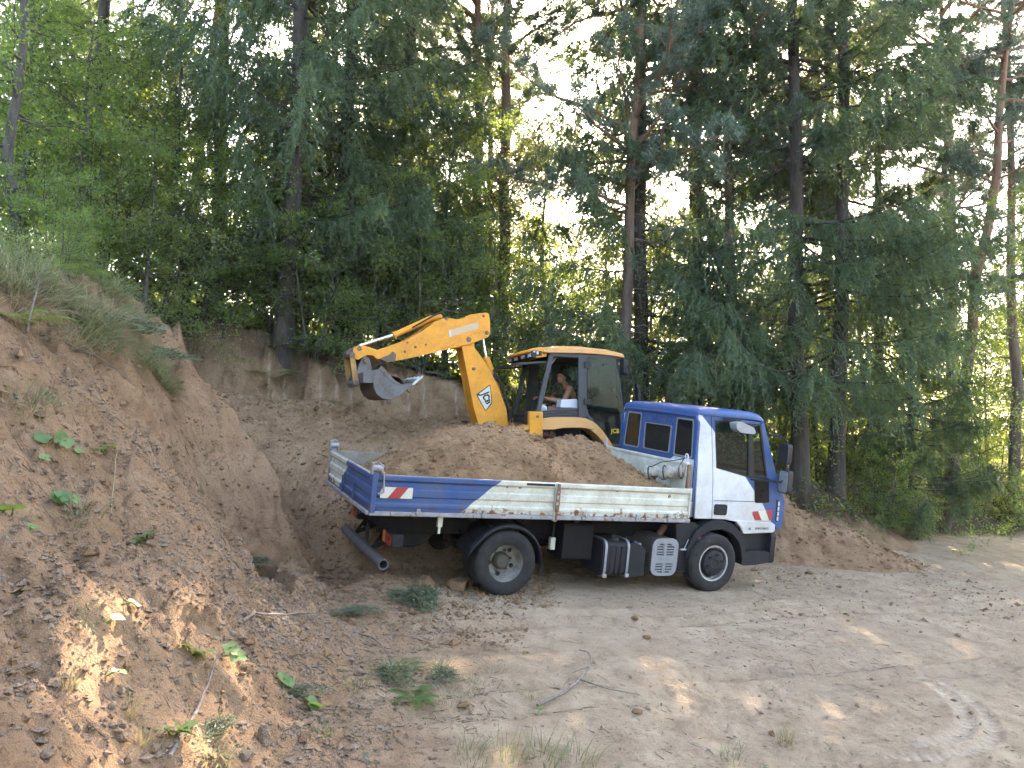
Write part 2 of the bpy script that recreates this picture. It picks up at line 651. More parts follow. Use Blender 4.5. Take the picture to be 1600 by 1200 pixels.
def gzv(x, y):
    i = np.clip(np.searchsorted(GX, x) - 1, 0, len(GX) - 2)
    j = np.clip(np.searchsorted(GY, y) - 1, 0, len(GY) - 2)
    fx = (x - GX[i]) / (GX[i + 1] - GX[i])
    fy = (y - GY[j]) / (GY[j + 1] - GY[j])
    return (ZZ[j, i] * (1 - fx) + ZZ[j, i + 1] * fx) * (1 - fy) + (ZZ[j + 1, i] * (1 - fx) + ZZ[j + 1, i + 1] * fx) * fy

def gnorm(x, y, e=.12):
    return Vector((gz(x - e, y) - gz(x + e, y), gz(x, y - e) - gz(x, y + e), 2 * e)).normalized()

# what the ground is made of, as a per-vertex mix: R pale smears left by the bucket, G trodden pale dust, B woodland litter, A dug wall lightened for want of sky light
_ins = inside(XX, YY)
_h = np.full(XX.shape, 1e9)
for _i in range(len(EV) - 1):
    _h = np.minimum(_h, seg_dist(XX, YY, EV[_i], EV[_i + 1]))
_d = np.where(_ins, -_h, _h)
_n = fbm(XX, YY, .8, 4)
_wood = sstep(2.6, 3.6, _d + .8 * _n) * (XX < 2.5) * (YY < 11) + sstep(.9, 1.5, _d + .5 * _n) * (YY >= 11) * (XX < 4.5) \
    + sstep(.25, 1.0, _d + .4 * _n) * (XX >= 4.5)
_wood = np.clip(_wood + (np.abs(XX) > 13) * (~_ins) + (YY > 19) * (~_ins), 0, 1)
_dust = sstep(.0, 1.6, -_d + .9 * _n) * (1 - sstep(10.8, 12.6, YY - .25 * XX + .8 * _n))
_dust = np.clip(_dust + _ins * sstep(4, 7, XX + .5 * _n), 0, 1)
_stone = (1 - sstep(-1.0, .6, XX + .5 * YY - 4.2 + _n)) * (1 - sstep(7, 9.5, YY + _n))

_wall_light = sstep(.02, .2, _d + .1 * _n) * (1 - sstep(.8, 1.3, _d + .4 * _n)) * (YY > 11.2) * (XX < 3.5) + .5 * _ins * sstep(10.6, 12.2, YY) * (XX < 1)  # dug wall and pit soil painted lighter to make up for missing light
_wall_light = np.clip(_wall_light, 0, 1)
_u = XX * .93 + YY * .35
_cl = np.abs(((_u * 3.3 + .35 * fbm(_u, _u * 0, .8, 2)) % 1.0) - .5)
_lane = _T[(np.floor(_u * 3.3 + .35 * fbm(_u, _u * 0, .8, 2)).astype(int)) & 255, 7]
_scr = np.clip(1 - _cl / .07, 0, 1) * (_lane > .3) * sstep(.10, .25, _d) * (1 - sstep(.75 + .3 * _lane, .95 + .3 * _lane, _d)) * (YY > 11.5) * (XX < 1.5) * (XX > -5.4)
for _cx, _cy, _r, _a0, _a1 in ((2.85, 7.5, 1.52, -95, 28), (2.85, 7.5, 1.34, -80, 22)):
    _rad = np.hypot(XX - _cx, YY - _cy)
    _an = np.degrees(np.arctan2(YY - _cy, XX - _cx))
    _scr = np.maximum(_scr, sstep(_a0, _a0 + 15, _an) * (1 - sstep(_a1 - 15, _a1, _an)) * np.exp(-((_rad - _r) / .07) ** 2) * (.55 + .45 * np.sin(np.radians(_an) * _r * 2 * PI / .10)))
mp, n, l, p = _mat('soil')
vc = n.new('ShaderNodeVertexColor')
vc.layer_name = 'makeup'
sp = n.new('ShaderNodeSeparateColor')
l.new(vc.outputs['Color'], sp.inputs[0])
f0 = noise(n, l, .55, 5, .6)
f1 = noise(n, l, 3.2, 7, .68, dist=.3)
f2 = noise(n, l, 17.0, 6, .7)
f3 = noise(n, l, 70.0, 4, .7)
dug = ramp(n, l, f1, [(.25, (.145, .083, .047)), (.5, (.275, .165, .094)), (.75, (.385, .250, .155))])
dug = mix(n, l, ramp(n, l, f0, [(.45, 0.0), (.7, .75)]), dug, (.35, .215, .13))
dust_c = ramp(n, l, f1, [(.25, (.23, .155, .098)), (.5, (.39, .285, .190)), (.75, (.51, .39, .27))])
dust_c = mix(n, l, ramp(n, l, f0, [(.42, 0.0), (.62, .55)]), dust_c, (.30, .215, .145))
lit = ramp(n, l, f2, [(.3, (.030, .022, .014)), (.6, (.085, .060, .035)), (.8, (.14, .10, .055))])
dug = mix(n, l, mathn(n, l, 'MULTIPLY', sp.outputs[0], mathn(n, l, 'MULTIPLY', f1, 0.0)), dug, (.42, .30, .205))
wall_light_c = ramp(n, l, f1, [(.3, (.22, .125, .068)), (.5, (.37, .235, .138)), (.72, (.48, .335, .215))])
dug = mix(n, l, vc.outputs['Alpha'], dug, wall_light_c)
c = mix(n, l, sp.outputs[1], dug, dust_c)
c = mix(n, l, mathn(n, l, 'MULTIPLY', sp.outputs[0], mathn(n, l, 'MULTIPLY', f1, 1.8)), c, (.56, .45, .34))
c = mix(n, l, sp.outputs[2], c, lit)
c = mix(n, l, ramp(n, l, f2, [(.25, .7), (.45, 0.0)]), c, (.10, .068, .046))
c = mix(n, l, ramp(n, l, f3, [(.5, 0.0), (.8, .35)]), c, (.42, .34, .26))
l.new(c, p.inputs['Base Color'])
p.inputs['Roughness'].default_value = .97
p.inputs['Specular IOR Level'].default_value = .15
hsum = mathn(n, l, 'ADD', mathn(n, l, 'MULTIPLY', f2, 1.0), mathn(n, l, 'MULTIPLY', f3, .35))
hsum = mathn(n, l, 'ADD', hsum, mathn(n, l, 'MULTIPLY', f1, 1.2))
bumpn(n, l, p, hsum, .9, .055)
SOIL = mp

me = bpy.data.meshes.new('ground')
ny, nx = XX.shape
me.vertices.add(nx * ny)
me.vertices.foreach_set('co', np.stack([XX, YY, ZZ], -1).astype(np.float32).ravel())
idx = np.arange(nx * ny).reshape(ny, nx)
q = np.stack([idx[:-1, :-1], idx[:-1, 1:], idx[1:, 1:], idx[1:, :-1]], -1).reshape(-1, 4)
me.loops.add(q.size)
me.loops.foreach_set('vertex_index', q.ravel().astype(np.int32))
me.polygons.add(len(q))
me.polygons.foreach_set('loop_start', np.arange(0, q.size, 4, dtype=np.int32))
me.polygons.foreach_set('use_smooth', np.ones(len(q), bool))
me.update(calc_edges=True)
ca = me.color_attributes.new('makeup', 'FLOAT_COLOR', 'POINT')
col = np.stack([_scr, _dust * (1 - _wood), _wood, _wall_light], -1).astype(np.float32)
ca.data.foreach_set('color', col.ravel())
me.materials.append(SOIL)
ground = link(bpy.data.objects.new('ground', me))
tag(ground, kind='structure')

# ---- generic array-built meshes
def np_mesh(name, co, faces_n, mat, smooth=False):
    """co: (N*faces_n, 3) corner points, every face its own corners"""
    me = bpy.data.meshes.new(name)
    co = np.ascontiguousarray(co, dtype=np.float32).reshape(-1, 3)
    nv = len(co)
    me.vertices.add(nv)
    me.vertices.foreach_set('co', co.ravel())
    me.loops.add(nv)
    me.loops.foreach_set('vertex_index', np.arange(nv, dtype=np.int32))
    me.polygons.add(nv // faces_n)
    me.polygons.foreach_set('loop_start', np.arange(0, nv, faces_n, dtype=np.int32))
    if smooth:
        me.polygons.foreach_set('use_smooth', np.ones(nv // faces_n, bool))
    me.update(calc_edges=True)
    me.materials.append(mat)
    return me

def idx_mesh(name, co, faces, mat, smooth=False):
    """co (V,3), faces (F,k)"""
    me = bpy.data.meshes.new(name)
    co = np.ascontiguousarray(co, dtype=np.float32)
    faces = np.ascontiguousarray(faces, dtype=np.int32)
    k = faces.shape[1]
    me.vertices.add(len(co))
    me.vertices.foreach_set('co', co.ravel())
    me.loops.add(faces.size)
    me.loops.foreach_set('vertex_index', faces.ravel())
    me.polygons.add(len(faces))
    me.polygons.foreach_set('loop_start', np.arange(0, faces.size, k, dtype=np.int32))
    me.polygons.foreach_set('use_smooth', np.full(len(faces), smooth))
    me.update(calc_edges=True)
    me.materials.append(mat)
    return me

def ico(sub=1):
    bm = bmesh.new()
    bmesh.ops.create_icosphere(bm, subdivisions=sub, radius=1.0)
    v = np.array([p.co[:] for p in bm.verts])
    f = np.array([[q.index for q in fc.verts] for fc in bm.faces])
    bm.free()
    return v, f

ICO1, ICO2, ICO3 = ico(1), ico(2), ico(3)

def scatter_lumps(xy, size, rng, flat=.65, sub=ICO1, zf=gzv, sink=.25):
    """angular lumps lying on the ground, as one vertex and face array"""
    V, Fc = sub
    N, k = len(xy), len(V)
    jit = 1 + .38 * (rng.random((N, k)) - .5) * 2
    P = V[None] * jit[..., None]
    sc = np.stack([size * rng.uniform(.7, 1.3, N), size * rng.uniform(.6, 1.1, N), size * flat * rng.uniform(.6, 1.2, N)], -1)
    P = P * sc[:, None, :]
    a = rng.uniform(0, 2 * PI, N)
    c_, s_ = np.cos(a)[:, None], np.sin(a)[:, None]
    t = rng.normal(0, .35, N)[:, None]
    x, y, z = P[..., 0], P[..., 1], P[..., 2]
    y, z = y * np.cos(t) - z * np.sin(t), y * np.sin(t) + z * np.cos(t)
    x, y = x * c_ - y * s_, x * s_ + y * c_
    zz = zf(xy[:, 0], xy[:, 1])
    P = np.stack([x + xy[:, 0:1], y + xy[:, 1:2], z + (zz + size * flat * (.5 - sink))[:, None]], -1)
    Fa = (Fc[None] + (np.arange(N) * k)[:, None, None]).reshape(-1, 3)
    return P.reshape(-1, 3), Fa

# ================================================================ vehicle materials
BLUE = paint('blue paint', (.012, .068, .225), .36, .38, (.17, .15, .14), scale=4.5, spec=.4)
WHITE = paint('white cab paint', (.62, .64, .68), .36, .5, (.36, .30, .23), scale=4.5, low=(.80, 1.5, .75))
BEDWHITE = paint('chipped bed paint', (.62, .62, .54), .5, .75, (.33, .27, .19), rust=.5, scale=5.5, foot=(1.02, 1.16))
BEDBLUE = paint('worn blue bed paint', (.013, .066, .215), .48, .55, (.15, .135, .13), rust=.12, scale=4.0)
DROPEDGE = paint('scuffed grey steel', (.34, .34, .36), .5, .6, (.15, .10, .07), metal=.35, rust=.55, scale=9)
RUSTED = paint('rusty steel', (.23, .15, .10), .75, .7, (.12, .06, .035), rust=.9, scale=8)
DARK = paint('dark chassis', (.012, .012, .014), .7, .4, (.050, .040, .031), scale=5, spec=.15)
PLASTIC = paint('grey black plastic', (.014, .016, .021), .5, .45, (.060, .052, .045), scale=5, spec=.25)
TRIM = paint('window rubber', (.009, .009, .010), .7, .2, scale=8)
TYRE = paint('tyre rubber', (.020, .021, .023), .8, .6, (.085, .074, .064), scale=6, bump=.2, spec=.2)
RIM = paint('rim steel', (.46, .46, .47), .42, .6, (.18, .15, .12), metal=.55, rust=.15, scale=9)
RIMIN = paint('dirty rim inside', (.33, .31, .28), .6, .9, (.10, .082, .062), metal=.2, rust=.1, scale=8)
HUBDIRT = paint('dirty hub', (.085, .070, .055), .8, .6, (.09, .07, .05), scale=9)
ALU = paint('grey alloy shield', (.30, .32, .36), .45, .35, (.2, .17, .14), metal=.4, scale=6)
STEEL = paint('bright steel', (.50, .51, .53), .38, .4, (.2, .16, .12), metal=.8, scale=10)
RED = paint('red reflector', (.42, .022, .028), .4, .3, (.2, .12, .1), scale=6)
CREAM = paint('white reflector', (.62, .61, .52), .4, .35, (.4, .36, .28), scale=6)
ORANGE = paint('orange lens', (.75, .20, .01), .2, .1, scale=6)
REDLENS = paint('red lens', (.30, .014, .010), .2, .5, (.1, .07, .05), scale=8)
LAMP = paint('headlamp lens', (.55, .57, .6), .12, .2, scale=6)
BLACK = paint('black print', (.008, .008, .010), .5, .1, scale=6)
GLASS = glass('window glass', (.70, .78, .76), .0, .012)
SMOKE = glass('smoked glass', (.22, .24, .25), .10, .03)
INSIDE = paint('scoured inside of the boards', (.27, .24, .20), .7, .7, (.17, .12, .08), rust=.25, scale=6)
BLACKGLASS = paint('black glass', (.008, .008, .010), .25, .1, (.03, .03, .03), scale=4, bump=0, spec=.12)
CLOTHW = paint('grimy tarpaulin', (.42, .39, .34), .85, .9, (.10, .075, .055), scale=14, bump=.4)
SEATM = paint('seat cloth', (.035, .038, .045), .9, .3, scale=8)

# ================================================================ tipper truck
TRUCK_M = (Matrix.Translation((-.509, 10.303, .022)) @ Matrix.Rotation(.438, 4, 'Z')
           @ Matrix.Rotation(.056, 4, 'Y') @ Matrix.Rotation(.08, 4, 'X'))
truck = thing('tipper_truck', 'blue and white tipper truck standing side-on, its bed loaded with brown soil', 'truck', matrix=TRUCK_M)

# ---- chassis
for s in (-1, 1):
    b = MB()
    b.box(-1.45, 4.1, s * .43 - .035, s * .43 + .035, .62, .84)
    b.build('chassis_rail', DARK, truck, .006)
b = MB()
for x in (-1.35, -.55, .5, 1.3, 2.2, 3.6): b.box(x - .05, x + .05, -.40, .40, .66, .80)
b.box(-1.5, 2.4, -.40, -.30, .85, .95)
b.box(-1.5, 2.4, .30, .40, .85, .95)
for x in (-1.2, -.5, .2, .9, 1.6, 2.3): b.box(x - .035, x + .035, -1.08, 1.08, .905, .965)
b.tube([(.9, 0, .9), (.3, 0, .62)], .09, 14)
b.build('tipping_subframe', DARK, truck, .004)
b = MB()
b.tube([(0, -.72, .39), (0, -.25, .39), (0, -.18, .39), (0, 0, .39), (0, .18, .39), (0, .25, .39), (0, .72, .39)],
       [.06, .07, .13, .18, .13, .07, .06], 14)
b.tube([(0, 0, .40), (1.6, 0, .58)], .045, 10)
for s in (-1, 1):
    for k in range(4): b.bar((-.62 + .08 * k, s * .48, .52 - .028 * k), (.62 - .08 * k, s * .48, .52 - .028 * k), .07, .02)
b.build('rear_axle', DARK, truck)
b = MB()
b.tube([(3.105, -.85, .39), (3.105, .85, .39)], .055, 12)
b.box(2.9, 3.9, -.38, .38, .45, .95)
for s in (-1, 1): b.bar((2.55, s * .44, .5), (3.65, s * .44, .5), .07, .05)
b.build('front_axle', DARK, truck, .004)

# boxes, vessels and wheel added under the bed to darken it and block light
b = MB()
b.prism(rrect(-.86, -.46, .38, .86, .05), lambda u, v: (.86, u, v), lambda u, v: (1.30, u, v))
b.build('added_battery_box', DARK, truck, .01)
b = MB()
b.prism(rrect(.46, .98, .25, .86, .06), lambda u, v: (1.1, u, v), lambda u, v: (2.45, u, v))
b.build('light_block_box', DARK, truck, .01)
for y in (-.36, .36):
    b = MB()
    b.tube([(.35, y * .9, .60), (.40, y * .9, .60), (.98, y * .9, .60), (1.03, y * .9, .60)], [.06, .12, .12, .06], 16)
    b.build('added_air_vessel', DARK, truck)
b = MB()
b.tube([(-.95, -.25, .72), (-.95, .25, .72)], .33, 24)
b.build('added_spare_wheel', TYRE, truck, .03)
# ---- wheels
def tyre_profile(w):
    pr, R0 = [], .395
    for r, h in ((.225, -.5), (.245, -.54), (.30, -.60), (.345, -.60), (.375, -.54), (.388, -.46), (.3945, -.36)):
        pr.append((r, h))
    for k in range(5):
        a = -.30 + .6 * k / 4
        pr += [(R0, a - .05), (R0, a + .05)]
        if k < 4: pr += [(.384, a + .058), (.384, a + .092)]
    for r, h in ((.3945, .36), (.388, .46), (.375, .54), (.345, .60), (.30, .60), (.245, .54), (.225, .5)):
        pr.append((r, h))
    return [(r, h * w) for r, h in pr]

def tyre(parent, y, wd=.20):
    b = MB()
    b.lathe(tyre_profile(wd), (0, y, 0), 'Y', 64)
    for k in range(72):     # shoulder lugs
        a = 2 * PI * k / 72
        for sg in (-1, 1):
            M = Matrix.Translation((0, y, 0)) @ Matrix.Rotation(a, 4, 'Y')
            b.box(-.010, .010, sg * wd * .36 - .012, sg * wd * .36 + .016, .384, .3965, 0, M)
    return b.build('tyre', TYRE, parent, 0, 50)

def wheel(x, s, front):
    """s = side (-1 is the side nearer the road); origin at the hub"""
    yo = s * (.99 if front else .955)
    root_b = MB()
    if front:
        root_b.lathe([(.222, .105), (.246, .108), (.252, .098), (.240, .075), (.235, .02), (.20, .0), (.05, .0)], (0, 0, 0), 'Y', 48)
    else:
        root_b.lathe([(.226, .100), (.250, .104), (.256, .094), (.240, .075)], (0, 0, 0), 'Y', 48)
        root_b.lathe([(.240, .075), (.228, .02), (.200, -.060), (.185, -.078), (.13, -.086), (.03, -.086)], (0, 0, 0), 'Y', 48, 1)
    if s < 0:
        root_b = root_b.mirror_y()
    w = root_b.build('wheel', [RIM, RIMIN], truck, 0, 35, loc=(x, yo, .395))
    tyre(w, 0 if front else 0)
    if front:
        h = MB()
        h.lathe([(.188, .03), (.186, .085), (.165, .115), (.10, .128), (.06, .130), (.052, .122), (.03, .122), (.0001, .122)], (0, 0, 0), 'Y', 40)
        for k in range(6):
            a = R(60 * k + 15)
            h.lathe([(.024, .118), (.024, .134), (.017, .134), (.017, .124), (.0001, .124)], (.115 * math.cos(a), 0, .115 * math.sin(a)), 'Y', 12)
        for k in range(5):
            a = R(72 * k + 40)
            h.box(-.022, .022, .03, .075, .175, .205, 0, Matrix.Rotation(a, 4, 'Y'))
        if s < 0: h = h.mirror_y()
        h.build('hub_cover', PLASTIC, w, .003, 35)
    else:
        h = MB()
        h.lathe([(.105, -.086), (.105, -.05), (.095, -.015), (.075, .008), (.04, .012), (.0001, .012)], (0, 0, 0), 'Y', 24)
        for k in range(6):
            a = R(60 * k + 10)
            h.lathe([(.017, -.086), (.017, -.058), (.0001, -.056)], (.132 * math.cos(a), 0, .132 * math.sin(a)), 'Y', 6)
        if s < 0: h = h.mirror_y()
        h.build('hub', HUBDIRT, w, 0, 35)
        for k in range(5):
            a = R(72 * k + 48)
            hh = MB()
            hh.lathe([(.026, -.084), (.029, -.068), (.022, -.072), (.0001, -.080)], (.165 * math.cos(a), 0, .165 * math.sin(a)), 'Y', 14)
            if s < 0: hh = hh.mirror_y()
            hh.build('hole_shade', BLACK, w, 0, 35)  # black dished discs paint in the shade of open hand holes
        t2 = MB()
        t2.lathe(tyre_profile(.20), (0, -s * .265, 0), 'Y', 48)
        t2.build('inner_tyre', TYRE, w, 0, 50)
    return w

for s in (-1, 1):
    wheel(0, s, False)
    wheel(3.105, s, True)

# ---- rear mudguards
for s in (-1, 1):
    b = MB()
    P = []
    for i in range(21):
        a = R(168 - 172 * i / 20)
        rr = .475 + (.05 if i < 3 else 0) * (3 - i) / 3
        P.append([(rr * math.cos(a), s * y, .40 + rr * math.sin(a) * 1.0 + dz) for y, dz in
                  ((1.075, -.055), (1.085, -.03), (1.075, -.008), (1.03, 0), (.62, 0), (.60, -.02))])
    b.grid(P)
    o = b.build('mudguard', PLASTIC, truck, 0, 60)
    m_ = o.modifiers.new('thick', 'SOLIDIFY')
    m_.thickness = .012
    b = MB()
    for an in (150, 118, 60):
        a = R(an)
        b.tube([(.48 * math.cos(a), s * 1.0, .40 + .48 * math.sin(a)), (.50 * math.cos(a), s * .5, .42 + .50 * math.sin(a))], .016, 8)
    b.build('mudguard_bracket', DARK, truck)

# ---- cargo bed
ZB, ZT = 1.005, 1.405
XB, XF = -1.76, 2.575
b = MB()
b.box(XB + .02, XF - .02, -1.10, 1.10, .965, 1.0)
b.build('bed_floor', RUSTED, truck)
# near and far lower rails
for s in (-1, 1):
    b = MB()
    b.box(XB, XF + .02, s * 1.128 - .022, s * 1.128 + .022, .950, 1.0)
    b.build('side_rail', RUSTED if s > 0 else DROPEDGE, truck, .008)
b = MB()
b.box(XB - .035, XB + .0, -1.13, 1.13, .955, 1.0)
b.build('rear_rail', DROPEDGE, truck, .008)

# board section: height above the board's foot, outward offset
PROF = [(0, .000), (0.0, .020), (.035, .022), (.050, .030), (.075, .030), (.092, .010), (.150, .008), (.165, .024), (.195, .026),
        (.235, .026), (.250, .010), (.318, .008), (.333, .030), (.345, .040), (.385, .042), (.397, .034), (.397, -.010), (.30, -.014), (0, -.014)]

def board(name, x0, x1, s, mats, split=None, y0=1.112):
    mats = list(mats) + [INSIDE]
    """ribbed drop side between x0 and x1; split(z) gives where the two paints meet"""
    b = MB()
    n_ = len(PROF)
    nx_ = 2
    for i in range(n_):
        (za, oa), (zb, ob) = PROF[i], PROF[(i + 1) % n_]
        if split:
            xa, xb_ = split(za + ZB), split(zb + ZB)
            ws = [((x0, x0), (xa, xb_), 1), ((xa, xb_), (x1, x1), 0)]
        else:
            ws = [((x0, x0), (x1, x1), 0)]
        for (l0, l1), (r0, r1), mi in ws:
            if oa < 0 or ob < 0: mi = len(mats) - 1
            b.add([(l0, s * (y0 + oa), ZB + za), (r0, s * (y0 + oa), ZB + za), (r1, s * (y0 + ob), ZB + zb), (l1, s * (y0 + ob), ZB + zb)],
                  [(0, 1, 2, 3)], mi)
    for x in (x0, x1):
        b.add([(x, s * (y0 + o_), ZB + z_) for z_, o_ in PROF], [tuple(range(n_))], 1 if (split and x == x0) else 0)
    return b.build(name, mats, truck, 0, 25)

bd = board('drop_side', -1.70, .522, -1, [BEDWHITE, BEDBLUE], lambda z: -.69 + (z - 1.0) / .39 * .47)
tag(bd, 'rear drop side, blue at the tail and white towards the cab')
bd2 = board('drop_side', .578, XF, -1, [BEDWHITE])
tag(bd2, 'front drop side, white with rust along its foot')
board('drop_side', -1.70, .522, 1, [BEDWHITE, BEDBLUE], lambda z: -.69 + (z - 1.0) / .39 * .47)
board('drop_side', .578, XF, 1, [BEDWHITE])
# end caps of the boards
for s in (-1, 1):
    for x in (XF - .012,):
        b = MB()
        b.box(x - .012, x + .014, s * 1.10 - .0, s * 1.158, ZB + .01, ZT + .006)
        b.build('board_end_cap', BEDWHITE, truck, .004)
# tailgate: two paints
b = MB()
n_ = len(PROF)
for i in range(n_):
    (za, oa), (zb, ob) = PROF[i], PROF[(i + 1) % n_]
    ya, yb = .42 - za * .9, .42 - zb * .9
    for (l0, l1), (r0, r1), mi in (((1.10, 1.10), (ya, yb), 0), ((ya, yb), (-1.10, -1.10), 1)):
        if oa < 0 or ob < 0: mi = 2
        b.add([(XB + .03 - oa, l0, ZB + za), (XB + .03 - oa, r0, ZB + za), (XB + .03 - ob, r1, ZB + zb), (XB + .03 - ob, l1, ZB + zb)], [(0, 1, 2, 3)], mi)
for y in (1.10, -1.10):
    b.add([(XB + .03 - o_, y, ZB + z_) for z_, o_ in PROF], [tuple(range(n_))], 0 if y > 0 else 1)
tg = b.build('tailgate', [BEDWHITE, BEDBLUE, INSIDE], truck, 0, 25)
tag(tg, 'tailgate, dull white on the far half and blue on the near half')
for y in (.17, -.43):
    b = MB()
    b.box(XB - .026, XB - .012, y - .02, y + .02, ZB - .06, ZB + .2)
    b.build('hinge_strap', BEDBLUE, truck, .003)

def corner_post(x, y, s, big):
    b = MB()
    b.box(x - .03, x + .03, y - .028, y + .028, ZB - .02, ZT + .02)
    o = b.build('corner_post', BEDBLUE if s < 0 else DROPEDGE, truck, .006)
    b = MB()        # the catch on top of the post
    b.lathe([(.0001, -.05), (.036, -.05), (.04, -.03), (.04, .03), (.036, .05), (.0001, .05)], (x + .02, y, ZT + .065), 'X', 14)
    b.box(x - .05, x - .03, y - .035, y + .035, ZT, ZT + .13)
    b.box(x + .06, x + .08, y - .03, y + .03, ZT, ZT + .11)
    b.tube([(x - .04, y, ZT + .12), (x + .02, y, ZT + .14), (x + .07, y, ZT + .10)], .010, 6)
    b.build('post_catch', DROPEDGE, o, .003)
    if big:
        b = MB()
        b.bar((x + .085, y - .045, ZT + .03), (x + .10, y - .05, ZT - .19), .016, .026, (0, 1, 0))
        b.bar((x + .10, y - .05, ZT - .19), (x + .035, y - .052, ZT - .205), .016, .022, (0, 1, 0))
        b.build('catch_lever', DROPEDGE, o, .003)
corner_post(XB + .03, -1.128, -1, True)
corner_post(XB + .03, 1.128, 1, False)

# middle post with its rusty over-centre latch
for s in (-1, 1):
    b = MB()
    b.box(.528, .572, s * 1.135 - .030, s * 1.135 + .030, ZB - .07, ZT)
    o = b.build('middle_post', BEDWHITE, truck, .004)
    b = MB()
    y = s * 1.178
    b.box(.533, .567, y - .012, y + .012, ZB + .30, ZT - .01)
    b.box(.538, .562, y - .010, y + .010, ZB - .06, ZB + .12)
    b.bar((.528, y, ZB + .05), (.528, y, ZB + .32), .010, .012)
    b.bar((.572, y, ZB + .05), (.572, y, ZB + .32), .010, .012)
    for z in (.10, .17, .25): b.box(.530, .570, y - .015, y + .015, ZB + z, ZB + z + .03)
    b.build('latch', RUSTED, o, .002)
b = MB()        # the torn rubber strip at the top of the post
b.box(.12, .50, -1.160, -1.156, ZT - .045, ZT - .018)
b.build('rubber_strip', BLACK, truck)

# lugs and bolts on the boards
for x, z in ((-1.18, 1.045), (-.12, 1.335), (1.0, 1.345), (1.42, 1.34), (.72, 1.35), (2.24, 1.29), (-1.33, 1.35), (.05, 1.33)):
    b = MB()
    b.lathe([(.0001, 0), (.022, 0), (.020, -.008), (.010, -.012), (.0001, -.012)], (x, -1.122, z), 'Y', 10)
    b.build('bolt', RUSTED, truck)
for x in (-1.2, -.4, .95, 1.75, 2.25):
    b = MB()
    b.box(x - .022, x + .022, -1.166, -1.140, ZB - .045, ZB + .035)
    b.tube([(x - .035, -1.15, ZB - .012), (x + .035, -1.15, ZB - .012)], .014, 8)
    b.build('board_hinge', DROPEDGE, truck, .003)

# warning stripes on the blue board
def striped(parent, poly, stripes, y, thick=.003):
    b = MB()
    b.plateY(poly, y, y + thick)
    o = b.build('warning_plate', CREAM, parent)
    for st in stripes:
        r_ = MB()
        r_.plateY(st, y - .003, y - .0004)
        r_.build('red_stripe', RED, o)
    return o
striped(truck, [(-1.655, 1.150), (-1.285, 1.150), (-1.285, 1.272), (-1.655, 1.272)],
        [[(-1.57, 1.150), (-1.43, 1.150), (-1.34, 1.272), (-1.475, 1.272)], [(-1.655, 1.235), (-1.62, 1.272), (-1.655, 1.272)],
         [(-1.655, 1.248), (-1.60, 1.272), (-1.61, 1.272)]][:2], -1.1420)
b = MB()
b.box(2.06, 2.33, -1.1265, -1.1215, 1.338, 1.362)
o = b.build('maker_plate', BLACK, truck)
lettering('MEILLER KIPPER', .026, CREAM, o, near_text(2.195, -1.1275, 1.350), .0006)

# headboard behind the cab
b = MB()
b.box(XF - .055, XF - .02, -1.06, 1.10, 1.0, 1.70)
b.box(XF - .065, XF - .012, -1.07, 1.11, 1.70, 1.74)
for y in (-1.03, -.5, .05, .6, 1.07): b.box(XF - .02, XF + .01, y - .03, y + .03, 1.0, 1.70)
b.build('headboard', BEDWHITE, truck, .006)
b = MB()
b.box(XF - .05, XF - .0, -1.10, -1.062, 1.40, 1.72)
b.build('headboard_post', RUSTED, truck, .005)
for y in (-1.02, 1.03):
    b = MB()
    pts = [(XF - .04, y, 1.735)]
    for i in range(9):
        a = PI * i / 8
        pts.append((XF - .04, y + .03 - .03 * math.cos(a) - .03, 1.82 + .035 * math.sin(a)))
    pts.append((XF - .04, y + .03, 1.735))
    pts[0] = (XF - .04, y - .03, 1.735)
    b.tube(pts, .009, 8)
    b.build('rope_hoop', WHITE, truck)

# ---- rear lamps, underrun bar
b = MB()
b.tube([(-1.50, -1.02, .38), (-1.53, .75, .40)], .060, 20, cap=False)
b.tube([(-1.50, -1.02, .38), (-1.53, .75, .40)], .047, 20, cap=False)
b.lathe([(.047, 0), (.060, 0)], (-1.50, -1.02, .38), 'Y', 20)
ub = b.build('underrun_bar', paint('grey bar paint', (.085, .085, .10), .5, .6, (.16, .13, .11), scale=7), truck, 0, 50)
for y in (-.45, .4):
    b = MB()
    b.bar((-1.49, y, .44), (-1.30, y, .72), .03, .03)
    b.bar((-1.49, y, .44), (-1.22, y, .55), .02, .05)
    b.box(-1.40, -1.25, y - .012, y + .012, .52, .78)
    b.build('underrun_bracket', DARK, truck, .003)
b = MB()
b.prism([(-.30, .66), (-.22, .70), (-.17, .62), (-.19, .52), (-.25, .49), (-.31, .53)], lambda u, v: (-1.52, u, v), lambda u, v: (-1.50, u, v))
b.build('mud_flap', PLASTIC, truck, .004)
for s in (-1, 1):
    y = s * .80
    b = MB()
    b.box(-1.42, -1.28, y - .18, y + .18, .56, .71)
    o = b.build('tail_lamp', PLASTIC, truck, .012)
    for k, (y0_, y1_, m_) in enumerate(((-.16, -.06, REDLENS), (-.05, .05, REDLENS), (.06, .16, ORANGE))):
        c_ = MB()
        c_.box(-1.434, -1.421, y - s * y1_ if s < 0 else y + y0_, y - s * y0_ if s < 0 else y + y1_, .57, .70)
        c_.build('lamp_lens', m_, o, .004)
b = MB()
b.box(-1.30, -1.285, -.58, -.28, .50, .62)
b.build('number_plate_bracket', DARK, truck)
b = MB()
b.tube([(-1.38, -.1, .86), (-1.5, -.02, .80), (-1.58, .05, .77)], .022, 8)
b.build('tow_pin', BEDBLUE, truck)
b = MB()
b.box(-.92, -.86, -1.06, -1.02, .82, .945)
b.box(-.905, -.875, -1.05, -1.03, .74, .82)
b.build('board_catch', CREAM, truck, .004)
b = MB()
